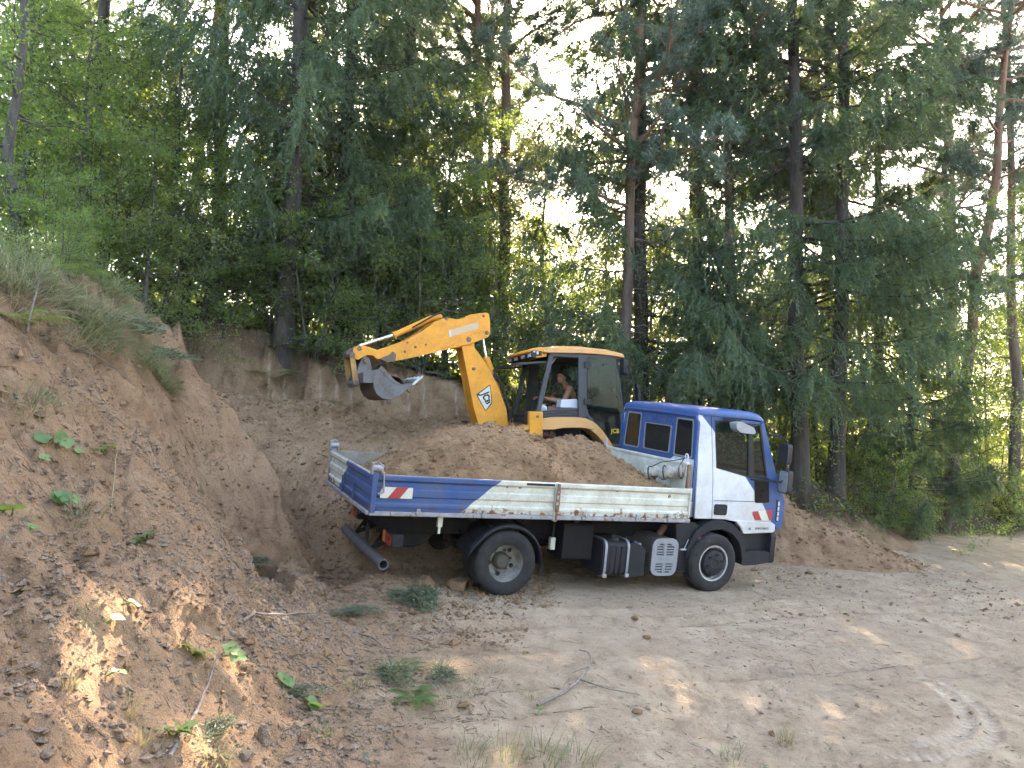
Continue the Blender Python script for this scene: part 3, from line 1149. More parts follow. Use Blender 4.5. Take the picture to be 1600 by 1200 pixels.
b.box(.72, .79, -.80, -.73, .50, .66)
b.build('air_filter_bowl', CREAM, truck, .01)
b = MB()
b.tube([(.755, -.765, .66), (.755, -.765, .90)], .02, 10)
b.build('filter_pipe', DARK, truck)

# ---- fuel tank, reservoir, silencer
b = MB()
b.prism(rrect(-1.00, -.44, .205, .665, .09, 5), lambda u, v: (1.385, u, v), lambda u, v: (1.80, u, v))
for x in (1.52, 1.60, 1.68): b.box(x - .022, x + .022, -1.010, -.99, .25, .60)
ft = b.build('fuel_tank', PLASTIC, truck, .015, 40, 3)
for x in (1.425, 1.765):
    b = MB()
    ring = rrect(-1.014, -.43, .192, .678, .10, 5)
    b.prism(ring, lambda u, v: (x - .017, u, v), lambda u, v: (x + .017, u, v), [inset(ring, .006)])
    b.build('tank_strap', ALU, ft, .002)
    b = MB()
    b.box(x - .028, x + .028, -1.03, -1.0, .20, .245)
    b.build('strap_buckle', STEEL, ft, .003)
b = MB()
b.lathe([(.06, 0), (.06, .03), (.052, .042), (.0001, .042)], (1.60, -.90, .66), 'Z', 18)
b.box(1.555, 1.645, -.912, -.888, .70, .725)
b.build('filler_cap', BLACK, ft, .003)
b = MB()
b.prism(rpoly([(1.80, .20), (2.055, .20), (2.045, .50), (2.06, .54), (1.94, .63), (1.80, .64)], .03), lambda u, v: (u, -.985, v), lambda u, v: (u, -.62, v))
ab = b.build('additive_tank', PLASTIC, truck, .014, 40, 3)
for dx, m_ in ((1.905, BEDBLUE), (1.975, STEEL)):
    b = MB()
    b.lathe([(.03, 0), (.028, .02), (.0001, .022)], (dx, -.93, .632 - (dx - 1.905) * .35), 'Z', 14)
    b.build('tank_cap', m_, ab)
b = MB()
b.prism(rrect(2.17, 2.57, .23, .70, .12, 6), lambda u, v: (u, -.95, v), lambda u, v: (u, -.35, v))
sl = b.build('silencer', paint('silencer steel', (.16, .15, .13), .55, .7, (.17, .13, .09), metal=.3, scale=6), truck, .012, 40)
sh = rrect(2.155, 2.575, .205, .705, .11, 6)
slots = []
for z in (.625, .59, .555, .52, .485, .36, .325, .29, .255):
    for x0_, x1_ in ((2.225, 2.345), (2.385, 2.505)):
        if z in (.625, .255): x0_, x1_ = x0_ + (.04 if x0_ < 2.3 else 0), x1_ - (.04 if x0_ > 2.3 else 0)
        slots.append(rrect(x0_, x1_, z - .0085, z + .0085, .006, 2))
b = MB()
b.plateY(sh, -.990, -.965, slots)
b.build('silencer_shield', ALU, sl, .006, 35)
b = MB()
b.plateY(inset(sh, .01), -.958, -.952)
b.build('shield_backing', BLACK, sl)
lettering('IVECO', .075, ALU, sl, near_text(2.365, -.991, .425), .002, .002)
b = MB()
b.tube([(2.45, -.70, .70), (2.50, -.72, .80), (2.58, -.76, .86), (2.64, -.80, .95)], .05, 12)
b.build('exhaust_pipe', RUSTED, sl)

# ---- cab
def side_y(z):
    return 1.0 - .075 * max(0.0, (z - 1.25) / 1.15)

def cab_plate(polys, name, s, mats, parent, th=.03, proud=0.0, holes=None, bevel=.004):
    b = MB()
    for k, (poly, mi) in enumerate(polys):
        b.prism(poly, lambda u, v: (u, s * (side_y(v) + proud), v), lambda u, v: (u, s * (side_y(v) + proud - th), v),
                holes or (), mi)
    return b.build(name, mats, parent, bevel, 30)

ARCH = [(2.86 + 0, .985)]
arch_o, arch_i = [], []
for i in range(15):
    a = R(176 - 172 * i / 14)
    arch_o.append((3.20 + .52 * math.cos(a) * 1.0, .40 + .575 * max(0, math.sin(a)) ** .85))
    arch_i.append((3.20 + .455 * math.cos(a), .40 + .445 * max(0, math.sin(a)) ** .85))

for s in (-1, 1):
    # rear quarter, white with a blue corner at the top
    cab_plate([([(2.79, .985), (3.075, .985), (3.045, 1.52), (2.968, 2.235), (2.80, 2.385), (2.745, 2.395), (2.77, 1.8)], 0),
               ([(2.80, 2.385), (2.968, 2.235), (2.945, 2.395)], 1)], 'side_panel', s, [WHITE, BLUE], truck)
    win = [(3.035, 2.325), (3.105, 1.695), (3.668, 1.60), (3.625, 2.325)]
    door = cab_plate([([(3.085, .985), (3.34, .982), (3.50, .962), (4.165, .962), (3.95, 1.23), (3.76, 1.43), (3.625, 1.587), (3.095, 1.688),
                        (3.040, 2.165), (2.978, 2.228), (3.055, 1.52)], 0),
                      ([(2.978, 2.228), (3.040, 2.165), (3.024, 2.335), (3.80, 2.335), (3.875, 2.372), (2.955, 2.392)], 1),
                      ([(3.625, 1.587), (3.76, 1.43), (3.95, 1.23), (4.02, 1.145), (4.05, 1.56), (3.685, 1.580)], 1)],
                     'door', s, [WHITE, BLUE], truck)
    # fine swage line and rubber
    b = MB()
    b.prism([(3.085, 1.236), (3.80, 1.241), (3.80, 1.247), (3.085, 1.242)], lambda u, v: (u, s * (side_y(v) + .0015), v), lambda u, v: (u, s * (side_y(v) - .002), v))
    b.build('door_seam', TRIM, door)
    ring = [(3.020, 2.340), (3.093, 1.683), (3.682, 1.583), (3.640, 2.340)]
    b = MB()
    b.prism(ring, lambda u, v: (u, s * (side_y(v) + .006), v), lambda u, v: (u, s * (side_y(v) - .03), v), [win])
    b.build('window_trim', TRIM, door, .002)
    b = MB()
    b.prism(win, lambda u, v: (u, s * (side_y(v) - .012), v), lambda u, v: (u, s * (side_y(v) - .017), v))
    b.build('door_window', GLASS, door)
    qwin = [(3.70, 2.315), (3.765, 1.615), (3.99, 1.615), (3.825, 2.315)]
    qr = [(3.642, 2.340), (3.684, 1.575), (4.025, 1.575), (3.855, 2.340)]
    b = MB()
    b.prism(qr, lambda u, v: (u, s * (side_y(v) + .005), v), lambda u, v: (u, s * (side_y(v) - .03), v), [qwin])
    b.build('quarter_window_trim', TRIM, door, .002)
    b = MB()
    b.prism(qwin, lambda u, v: (u, s * (side_y(v) - .012), v), lambda u, v: (u, s * (side_y(v) - .017), v))
    b.build('quarter_window', GLASS, door)
    # handle
    b = MB()
    b.plateY(rrect(3.105, 3.325, 1.04, 1.19, .03), s * 1.012, s * .99)
    dh = b.build('door_handle', PLASTIC, door, .004)
    b = MB()
    b.plateY(rrect(3.165, 3.285, 1.125, 1.155, .01), s * 1.0135, s * 1.0122)
    b.plateY(rrect(3.165, 3.285, 1.065, 1.09, .01), s * 1.0135, s * 1.0122)
    b.build('recess_shade', BLACK, dh)  # raised black plates paint in the shade of the grip recesses
    # dark pane low in the door
    b = MB()
    b.prism(rpoly([(3.785, 1.555), (4.045, 1.555), (4.075, 1.245), (3.825, 1.235)], .03), lambda u, v: (u, s * (side_y(v) + .004), v), lambda u, v: (u, s * (side_y(v) - .01), v))
    b.build('lower_door_pane', BLACKGLASS, door)
    b = MB()
    b.prism(rpoly([(3.775, 1.565), (4.055, 1.565), (4.085, 1.235), (3.815, 1.225)], .03), lambda u, v: (u, s * (side_y(v) + .002), v), lambda u, v: (u, s * (side_y(v) - .008), v))
    b.build('lower_pane_frame', TRIM, door)
    # front corner and windscreen pillar, blue
    cab_plate([([(4.02, 1.140), (4.175, .962), (4.225, .93), (4.262, .86), (4.335, .86), (4.385, 1.0), (4.375, 1.25), (4.345, 1.33), (4.275, 1.43), (4.255, 1.56), (4.052, 1.56)], 0),
               ([(4.027, 1.575), (4.255, 1.56), (4.18, 1.66), (3.905, 2.372), (3.880, 2.372), (3.857, 2.342)], 0)],
              'front_corner', s, [BLUE], truck, .05)
    b = MB()
    b.plateY(rpoly([(4.215, 1.29), (4.265, 1.275), (4.290, .97), (4.235, .965)], .02), s * 1.006, s * .98)
    hl = b.build('corner_lamp', BLACK, truck, .004)
    for k in range(4):
        b = MB()
        z0 = .985 + .072 * k
        b.plateY(rpoly([(4.245, z0), (4.277, z0), (4.272, z0 + .058), (4.245, z0 + .058)], .008), s * 1.012, s * 1.0065)
        b.build('lamp_lens', LAMP, hl, .003)
    # panel below the door with the model lettering
    b = MB()
    lp = [(3.345, .978), (3.50, .955), (3.60, .868), (3.655, .785), (4.195, .812), (4.225, .84), (4.222, .925), (4.17, .955)]
    b.plateY(lp, s * 1.018, s * .97)
    lpo = b.build('lower_panel', WHITE, truck, .010, 30, 3)
    if s < 0:
        lettering('65', .045, PLASTIC, lpo, near_text(3.755, -1.0187, .862, 1), .0008, .001)
        lettering('EUROCARGO', .040, PLASTIC, lpo, near_text(3.98, -1.0187, .868, 1), .0008, .001)
        striped(truck, [(3.79, .985), (4.148, .985), (4.148, 1.135), (3.79, 1.105)],
                [[(3.84, .985), (3.965, .985), (3.885, 1.113), (3.79, 1.105), (3.79, 1.07)], [(4.11, .985), (4.148, .985), (4.148, 1.135), (4.03, 1.125)]], -1.006)
        for p_, q_ in (((3.2, 2.36), (3.2, 2.36)),): pass
    # wheel arch
    b = MB()
    b.plateY(arch_o + arch_i[::-1], s * 1.032, s * .86)
    b.build('wheel_arch', PLASTIC, truck, .012, 45, 2)
    # mudflap in front of the bed
    b = MB()
    b.prism(rpoly([(2.50, .90), (2.80, .93), (2.93, .86), (2.945, .80), (2.76, .27), (2.70, .24), (2.60, .29)], .03),
            lambda u, v: (u, s * .985, v), lambda u, v: (u, s * .60, v))
    fl = b.build('front_mudguard', PLASTIC, truck, .02, 45, 3)
    b = MB()
    b.lathe([(.0001, -s * 0), (.038, 0), (.034, s * .022), (.0001, s * .026)], (2.83, s * .985, .545), 'Y', 16)
    b.build('marker_lamp', ORANGE, fl)
    b = MB()
    b.tube([(2.855, s * 1.0, .715), (2.90, s * 1.02, .705), (2.955, s * 1.02, .70)], [.028, .036, .030], 12)
    b.build('side_marker', REDLENS, fl)
    b = MB()
    b.tube([(2.60, s * 1.0, .56), (2.70, s * 1.0, .56)], .014, 8)
    b.tube([(2.66, s * 1.0, .56), (2.72, s * 1.0, .70)], .006, 6)
    b.build('stay_bolt', STEEL, fl)
    # step and bumper end
    b = MB()
    b.box(3.70, 4.19, s * .90, s * .60, .36, .80)
    b.plateY(rpoly([(3.685, .36), (3.72, .335), (3.95, .345), (4.16, .375), (4.185, .40), (4.185, .52), (4.10, .545), (3.80, .545), (3.70, .50)], .02), s * 1.0, s * .80)
    b.build('cab_step', PLASTIC, truck, .012, 40, 2)
    # mirrors
    b = MB()
    y = s * 1.09
    b.prism(rrect(-.095, .095, 1.40, 1.72, .04), lambda u, v: (4.22, y + u * 1.0, v), lambda u, v: (4.32, y + u * .8, v))
    mr_ = b.build('mirror', PLASTIC, truck, .02, 40, 3)
    b = MB()
    b.plateX(rrect(y - .085, y + .085, 1.41, 1.71, .035), 4.216, 4.219)
    b.build('mirror_glass', STEEL, mr_)
    b = MB()
    b.prism(rrect(-.09, .09, 1.80, 2.10, .05), lambda u, v: (4.16, y + u, v), lambda u, v: (4.27, y + u * .75, v))
    b.build('wide_mirror', PLASTIC, mr_, .02, 40, 3)
    b = MB()
    b.tube([(4.0, s * .96, 2.20), (4.12, s * 1.04, 2.20), (4.21, y, 2.14), (4.26, y, 1.6), (4.20, s * 1.06, 1.55), (3.70, s * 1.01, 1.560)], .016, 8)
    b.build('mirror_arm', PLASTIC, mr_)
    b = MB()        # kerb mirror above the door
    b.prism(rpoly([(3.20, 2.33), (3.28, 2.36), (3.36, 2.335), (3.52, 2.29), (3.565, 2.22), (3.53, 2.20), (3.30, 2.205), (3.225, 2.25)], .02),
            lambda u, v: (u, s * 1.16, v), lambda u, v: (u, s * 1.02, v))
    kb = b.build('kerb_mirror', ALU, truck, .025, 45, 3)
    b = MB()
    b.bar((3.15, s * .95, 2.36), (3.34, s * 1.10, 2.36), .05, .045)
    b.build('kerb_mirror_arm', PLASTIC, kb, .01)

# roof
b = MB()
P = []
for x, zt, zs, w in ((2.735, 2.385, 2.38, .905), (2.738, 2.42, 2.385, .912), (2.765, 2.462, 2.39, .93), (2.85, 2.488, 2.392, .938), (3.3, 2.512, 2.394, .940),
                     (3.70, 2.508, 2.392, .937), (3.83, 2.488, 2.386, .932), (3.90, 2.44, 2.378, .922), (3.925, 2.38, 2.372, .90)):
    row = []
    prof = [(-1, 0), (-1.004, .25), (-.99, .55), (-.955, .82), (-.88, .96), (-.6, 1.0), (0, 1.02), (.6, 1.0), (.88, .96), (.955, .82), (.99, .55), (1.004, .25), (1, 0)]
    for yy, t in prof: row.append((x, yy * w, zs + (zt - zs) * t))
    P.append(row)
b.grid(P)
b.add([P[-1][j] for j in range(13)], [tuple(range(13))])
b.add([P[0][j] for j in range(13)], [tuple(range(13))[::-1]])
b.build('cab_roof', BLUE, truck, 0, 50)
# back wall: three windows, embossed name
def bw_y(u, v): return u * (.965 - .05 * max(0, (v - 1.2) / 1.2)) / .965
outer = [(.965, 1.0), (.965, 2.30), (.90, 2.385), (-.90, 2.385), (-.965, 2.30), (-.965, 1.0)]
wl_ = rpoly([(.84, 2.31), (.47, 2.31), (.46, 1.79), (.86, 1.79)], .035)
wm_ = rpoly([(.33, 2.185), (-.345, 2.185), (-.33, 1.80), (.315, 1.80)], .035)
wr_ = rpoly([(-.47, 2.31), (-.85, 2.31), (-.87, 1.79), (-.455, 1.79)], .035)
b = MB()
b.prism(outer, lambda u, v: (2.758, bw_y(u, v), v), lambda u, v: (2.785, bw_y(u, v), v), [wl_, wm_, wr_])
bw = b.build('back_wall', BLUE, truck, .004, 30)
b = MB()
b.prism([(-.36, 1.0), (-.965, 1.0), (-.965, 1.60), (-.958, 1.77), (-.455, 1.77), (-.36, 1.70)], lambda u, v: (2.7555, bw_y(u, v), v), lambda u, v: (2.7575, bw_y(u, v), v))
b.build('white_corner', WHITE, bw)
for w_ in (wl_, wm_, wr_):
    b = MB()
    b.prism(inset(w_, -.014), lambda u, v: (2.748, bw_y(u, v), v), lambda u, v: (2.7575, bw_y(u, v), v), [inset(w_, .012)])
    fr_ = b.build('rear_window_frame', ALU, bw, .002)
    b = MB()
    b.prism(w_, lambda u, v: (2.764, bw_y(u, v), v), lambda u, v: (2.768, bw_y(u, v), v))
    b.build('rear_window', SMOKE, bw)
b = MB()
fr0 = rrect(-.37, .36, 2.215, 2.34, .03)
b.prism(fr0, lambda u, v: (2.752, bw_y(u, v), v), lambda u, v: (2.7575, bw_y(u, v), v), [inset(fr0, .018)])
b.build('pressed_frame', BLUE, bw, .003)
Mt = Matrix.Translation((2.752, -.03, 2.275)) @ Matrix.Rotation(R(-90), 4, 'Z') @ Matrix.Rotation(R(90), 4, 'X')
lettering('IVECO', .12, BLUE, bw, Mt, .006, .003)
b = MB()
b.tube([(2.75, .925, 1.2), (2.748, .935, 2.28), (2.745, .87, 2.365), (2.742, 0, 2.375), (2.745, -.87, 2.365), (2.748, -.935, 2.28), (2.75, -.955, 1.2)], .022, 8)
b.build('wall_edge', BLUE, bw)
# front, floor and inside of the cab
b = MB()
P = []
for x, z, w in ((4.20, .86, .96), (4.30, .86, .97), (4.35, 1.0, .97), (4.345, 1.25, .97), (4.31, 1.36, .96), (4.245, 1.44, .95), (4.225, 1.57, .94), (4.17, 1.655, .93)):
    P.append([(x - .10, -w, z), (x - .02, -w * .93, z), (x + .015, -w * .6, z), (x + .025, 0, z), (x + .015, w * .6, z), (x - .02, w * .93, z), (x - .10, w, z)])
b.grid(P)
b.build('front_panel', BLUE, truck, 0, 40)
b = MB()
b.add([(4.15, -.90, 1.665), (4.15, .90, 1.665), (3.885, .88, 2.375), (3.885, -.88, 2.375)], [(0, 1, 2, 3)])
b.build('windscreen', GLASS, truck)
b = MB()
b.prism(rrect(-1.0, 1.0, .36, .80, .06), lambda u, v: (4.19, u, v), lambda u, v: (4.40 - .12 * (abs(u) > .8), u, v))
bp = b.build('bumper', PLASTIC, truck, .02, 40, 3)
b = MB()
b.box(4.385, 4.40, -.45, .45, .95, 1.25)
b.build('grille', BLACK, truck, .01)
b = MB()
b.box(2.80, 4.15, -.93, .93, .97, 1.02)
b.build('cab_floor', DARK, truck)
b = MB()
b.prism(rpoly([(3.85, 1.02), (4.12, 1.02), (4.16, 1.60), (4.02, 1.62), (3.88, 1.45)], .04), lambda u, v: (u, -.90, v), lambda u, v: (u, .90, v))
b.build('dashboard', SEATM, truck, .02)
for y in (-.5, .5):
    b = MB()
    b.prism(rrect(y - .24, y + .24, 1.34, 1.46, .05), lambda u, v: (3.05, u, v), lambda u, v: (3.55, u, v))
    b.prism(rrect(y - .24, y + .24, 1.44, 1.98, .07), lambda u, v: (2.98 - (v - 1.44) * .14, u, v), lambda u, v: (3.10 - (v - 1.44) * .14, u, v))
    b.prism(rrect(y - .13, y + .13, 2.0, 2.18, .05), lambda u, v: (2.90, u, v), lambda u, v: (2.97, u, v))
    b.box(3.12, 3.48, y - .2, y + .2, 1.02, 1.34)
    b.build('seat', SEATM, truck, .02, 40, 2)
b = MB()
ring_ = []
for i in range(24):
    a = 2 * PI * i / 24
    ring_.append((3.72 + .10 * math.sin(a), .5 + .22 * math.cos(a), 1.66 + .19 * math.sin(a)))
b.tube(ring_, .016, 8, closed=True)
b.bar((3.74, .29, 1.66), (3.74, .71, 1.66), .03, .03)
b.tube([(3.74, .5, 1.66), (3.95, .5, 1.45)], .03, 8)
b.build('steering_wheel', BLACK, truck)

# ================================================================ soil load and the rolled tarpaulin
LOADSOIL = None
def make_soilmat(name, c1, c2, c3):
    m, n, l, p = _mat(name)
    f1 = noise(n, l, 3.0, 6, .65, dist=.3)
    f2 = noise(n, l, 15, 6, .7)
    f3 = noise(n, l, 60, 4, .7)
    c = ramp(n, l, f1, [(.28, c1), (.52, c2), (.76, c3)])
    c = mix(n, l, ramp(n, l, f2, [(.25, .4), (.5, 0.0)]), c, tuple(x * .6 for x in c1))
    c = mix(n, l, ramp(n, l, f3, [(.55, 0.0), (.8, .3)]), c, (.40, .29, .19))
    l.new(c, p.inputs['Base Color'])
    p.inputs['Roughness'].default_value = .97
    p.inputs['Specular IOR Level'].default_value = .12
    bumpn(n, l, p, mathn(n, l, 'ADD', f2, mathn(n, l, 'MULTIPLY', f3, .4)), .9, .05)
    return m
LOADSOIL = make_soilmat('fresh dug soil', (.165, .094, .050), (.310, .185, .100), (.41, .265, .155))
CLOD = make_soilmat('soil clods', (.150, .088, .050), (.295, .180, .104), (.41, .27, .17))

LX = np.linspace(-1.70, 2.48, 210)
LY = np.linspace(-1.085, 1.085, 110)
lx, ly = np.meshgrid(LX, LY)
ridge = np.interp(lx, [-1.70, -1.45, -1.15, -.75, -.35, .05, .35, .65, .95, 1.25, 1.5, 1.8, 2.1, 2.48],
                  [1.24, 1.36, 1.58, 1.80, 1.94, 2.00, 2.00, 1.92, 1.86, 1.92, 1.92, 1.78, 1.58, 1.36])
fall = np.clip(np.abs(ly + .05 * np.sin(lx * 2)) / 1.085, 0, 1)
side_h = np.interp(lx, [-1.7, -1.2, -.6, 2.0, 2.48], [1.12, 1.28, 1.36, 1.37, 1.30]) - .22 * sstep(.3, .9, ly) * (1 - sstep(-1.2, -.3, lx))
lz = ridge + (side_h - ridge) * (fall ** 1.25)
lz = lz + .07 * fbm(lx, ly, 1.6, 3) * (1 - .5 * fall) + .055 * fbm(lx + 7, ly, 5.5, 3) + .05 * np.abs(fbm(lx, ly, 8, 2)) + .03 * np.abs(fbm(lx, ly, 16, 2))
lz = np.where(fall > .93, np.minimum(lz, 1.385), lz)
lz = np.maximum(lz, 1.03)
idx = np.arange(lx.size).reshape(lx.shape)
q = np.stack([idx[:-1, :-1], idx[:-1, 1:], idx[1:, 1:], idx[1:, :-1]], -1).reshape(-1, 4)
load = thing('soil_load', 'heap of loose brown soil filling the truck bed', 'soil heap', matrix=TRUCK_M)
link(bpy.data.objects.new('heap', idx_mesh('heap', np.stack([lx, ly, lz], -1).reshape(-1, 3), q, LOADSOIL, True)), load)

def lz_at(x, y):
    i = np.clip(((x - LX[0]) / (LX[1] - LX[0])).astype(int), 0, len(LX) - 2)
    j = np.clip(((y - LY[0]) / (LY[1] - LY[0])).astype(int), 0, len(LY) - 2)
    return lz[j, i]
rg = np.random.default_rng(3)
N = 5200
xy = np.stack([rg.uniform(-1.6, 2.4, N), rg.uniform(-1.05, 1.0, N)], -1)
sz = np.clip(rg.lognormal(-4.4, .5, N), .006, .045)
P_, F_ = scatter_lumps(xy, sz, rg, .8, ICO1, lz_at)
cl = link(bpy.data.objects.new('clods', idx_mesh('clods', P_, F_, CLOD, False)), load)
tag(cl, kind='stuff')

# rolled, tied tarpaulin lying along the headboard
tr_ = thing('rolled_tarpaulin', 'dirty white rolled tarpaulin tied up in the front corner of the truck bed', 'tarpaulin', matrix=TRUCK_M)
b = MB()
pth, rad = [], []
for i in range(26):
    t = i / 25
    pth.append((2.18 + .33 * t, -.62 - .42 * t, 1.52 + .10 * t + .012 * math.sin(9 * t)))
    rad.append(.078 + .012 * math.sin(31 * t) + .010 * math.sin(13 * t + 1) - .03 * (t > .95))
b.tube(pth, rad, 16)
o = b.build('roll', CLOTHW, tr_, 0, 60)
dm = o.modifiers.new('creases', 'DISPLACE')
tx = bpy.data.textures.new('creases', 'CLOUDS')
tx.noise_scale = .05
dm.texture = tx
dm.strength = .03
b = MB()
for t in (.12, .5, .9):
    c0 = Vector((2.18 + .33 * t, -.62 - .42 * t, 1.52 + .10 * t))
    d = Vector((.33, -.42, .10)).normalized()
    u = d.cross(Vector((0, 0, 1))).normalized()
    w = u.cross(d)
    b.tube([c0 + (u * math.cos(2 * PI * k / 18) + w * math.sin(2 * PI * k / 18)) * .093 for k in range(18)], .008, 6, closed=True)
b.tube([(2.20, -.66, 1.60), (2.30, -.78, 1.70), (2.42, -.93, 1.75), (2.50, -1.04, 1.80)], .007, 6)
b.tube([(2.50, -1.02, 1.80), (2.47, -.95, 1.66), (2.50, -1.04, 1.60)], .006, 6)
b.build('tie_rope', TRIM, tr_)

# ================================================================ backhoe loader
YEL = paint('digger yellow', (.78, .30, .010), .42, .55, (.26, .14, .05), rust=.0, scale=3.5)
PEACH = paint('sun-bleached orange', (.66, .33, .115), .45, .3, (.40, .22, .10), scale=2.5)
CABGREY = paint('cab frame grey', (.024, .026, .034), .4, .4, (.10, .09, .08), scale=5)
IRON = paint('worn bucket steel', (.15, .15, .155), .6, .8, (.15, .10, .065), metal=.35, rust=.12, scale=6)
IRONDK = paint('muddy bucket shell', (.13, .11, .09), .65, .8, (.17, .11, .07), metal=.2, rust=.15, scale=5)
CHROME = paint('chrome rod', (.75, .76, .78), .16, .1, metal=1.0, scale=8)
PALE = paint('pale console plastic', (.50, .55, .62), .5, .25, (.3, .28, .26), scale=4)
YLET = paint('yellow lettering', (.55, .42, .02), .5, .2, scale=4)
GREENGLASS = glass('green tinted glass', (.30, .42, .38), .0, .012)

JM = Matrix.Translation((1.55, 14.35, .35)) @ Matrix.Rotation(.29, 4, 'Z')
jcb = thing('backhoe_digger', 'yellow backhoe digger behind the truck, arm raised over the pit', 'digger', matrix=JM)

def plate(name, poly, y0, y1, mat, parent, bevel=.006, holes=(), smooth=35):
    b = MB()
    b.plateY(poly, y0, y1, holes)
    return b.build(name, mat, parent, bevel, smooth)

# chassis and engine
b = MB()
b.box(-1.5, 2.4, -.42, .42, .55, .95)
b.box(-1.62, -1.38, -.95, .95, .45, 1.25)
b.build('chassis', YEL, jcb, .02)
b = MB()
P = []
for x, z, w in ((.32, 1.62, .46), (.6, 1.66, .46), (1.4, 1.58, .45), (2.15, 1.45, .43), (2.25, 1.38, .41), (2.28, .95, .40)):
    P.append([(x, -w, .95), (x, -w, z - .08), (x, -w + .08, z), (x, 0, z + .03), (x, w - .08, z), (x, w, z - .08), (x, w, .95)])
b.grid(P)
b.build('bonnet', YEL, jcb, 0, 40)
b = MB()
b.tube([(.75, -.30, 1.6), (.75, -.30, 2.35), (.70, -.30, 2.45)], .045, 12)
b.build('exhaust_stack', BLACK, jcb)
# wheels
def jwheel(x, y, r, w, lugs):
    s = -1 if y < 0 else 1
    b = MB()
    k = r * .55
    b.lathe([(k * .98, s * w * .42), (k * 1.03, s * w * .46), (k, s * w * .40), (k * .95, s * w * .10), (k * .5, s * w * .05), (.0001, s * w * .08)], (0, 0, 0), 'Y', 32)
    wo = b.build('wheel', CREAM, jcb, 0, 35, loc=(x, y, r))
    b = MB()
    b.lathe([(k, -.5 * w), (k * 1.2, -.54 * w), (r * .86, -.53 * w), (r * .955, -.44 * w), (r * .965, 0), (r * .955, .44 * w), (r * .86, .53 * w), (k * 1.2, .54 * w), (k, .5 * w)], (0, 0, 0), 'Y', 48)
    for i in range(lugs):
        for sg in (-1, 1):
            a = 2 * PI * (i + (.5 if sg > 0 else 0)) / lugs
            M = Matrix.Rotation(a, 4, 'Y') @ Matrix.Rotation(R(38 * sg), 4, 'Z')
            b.box(-.025, .025, 0 if sg > 0 else -w * .62, w * .62 if sg > 0 else 0, r * .94, r * 1.0, 0, M)
    b.build('tyre', TYRE, wo, 0, 40)
for y in (-.86, .86):
    jwheel(-.76, y, .70, .42, 18)
    jwheel(1.45, y * .93, .43, .30, 16)

# fenders
for s in (-1, 1):
    top = [(-1.72, 1.60), (-1.40, 1.745), (-1.12, 1.785), (-.77, 1.79), (-.62, 1.775), (-.50, 1.73), (-.40, 1.665), (-.30, 1.57), (-.14, 1.36), (-.02, 1.16)]
    bot = [(-1.72, 1.555), (-1.37, 1.57), (-1.18, 1.575), (-1.03, 1.605), (-.70, 1.615), (-.58, 1.60), (-.48, 1.55), (-.40, 1.49), (-.25, 1.33), (-.13, 1.14)]
    o = plate('fender', top + bot[::-1], s * 1.08, s * .70, PEACH, jcb, .03)
    if s > 0:
        pass
# rear step platform
b = MB()
b.box(-1.74, -1.45, -.72, -.42, 1.54, 1.60)
b.box(-1.62, -1.48, -.92, -.76, 1.58, 1.86)
b.build('rear_console', PLASTIC, jcb, .02)
b = MB()
b.prism([(-1.75, 1.55), (-1.45, 1.62), (-1.45, 1.56), (-1.74, 1.50)], lambda u, v: (u, -.98, v), lambda u, v: (u, -.70, v))
b.build('rear_ledge', PEACH, jcb, .01)

# stabiliser legs
for s in (-1, 1):
    b = MB()
    b.box(-1.635, -1.40, s * 1.06 - .06, s * 1.06 + .06, .55, 1.87)
    lg = b.build('stabiliser', YEL, jcb, .012)
    b = MB()
    b.lathe([(.0001, 0), (.028, 0), (.022, s * .015), (.0001, s * .018)], (-1.49, s * 1.12, 1.79), 'Y', 10)
    b.build('stabiliser_bolt', RUSTED, lg)
    b = MB()
    b.box(-1.60, -1.44, s * 1.06 - .045, s * 1.06 + .045, .06, .56)
    b.box(-1.68, -1.36, s * 1.06 - .14, s * 1.06 + .14, .0, .07)
    b.build('stabiliser_foot', IRON, lg, .01)

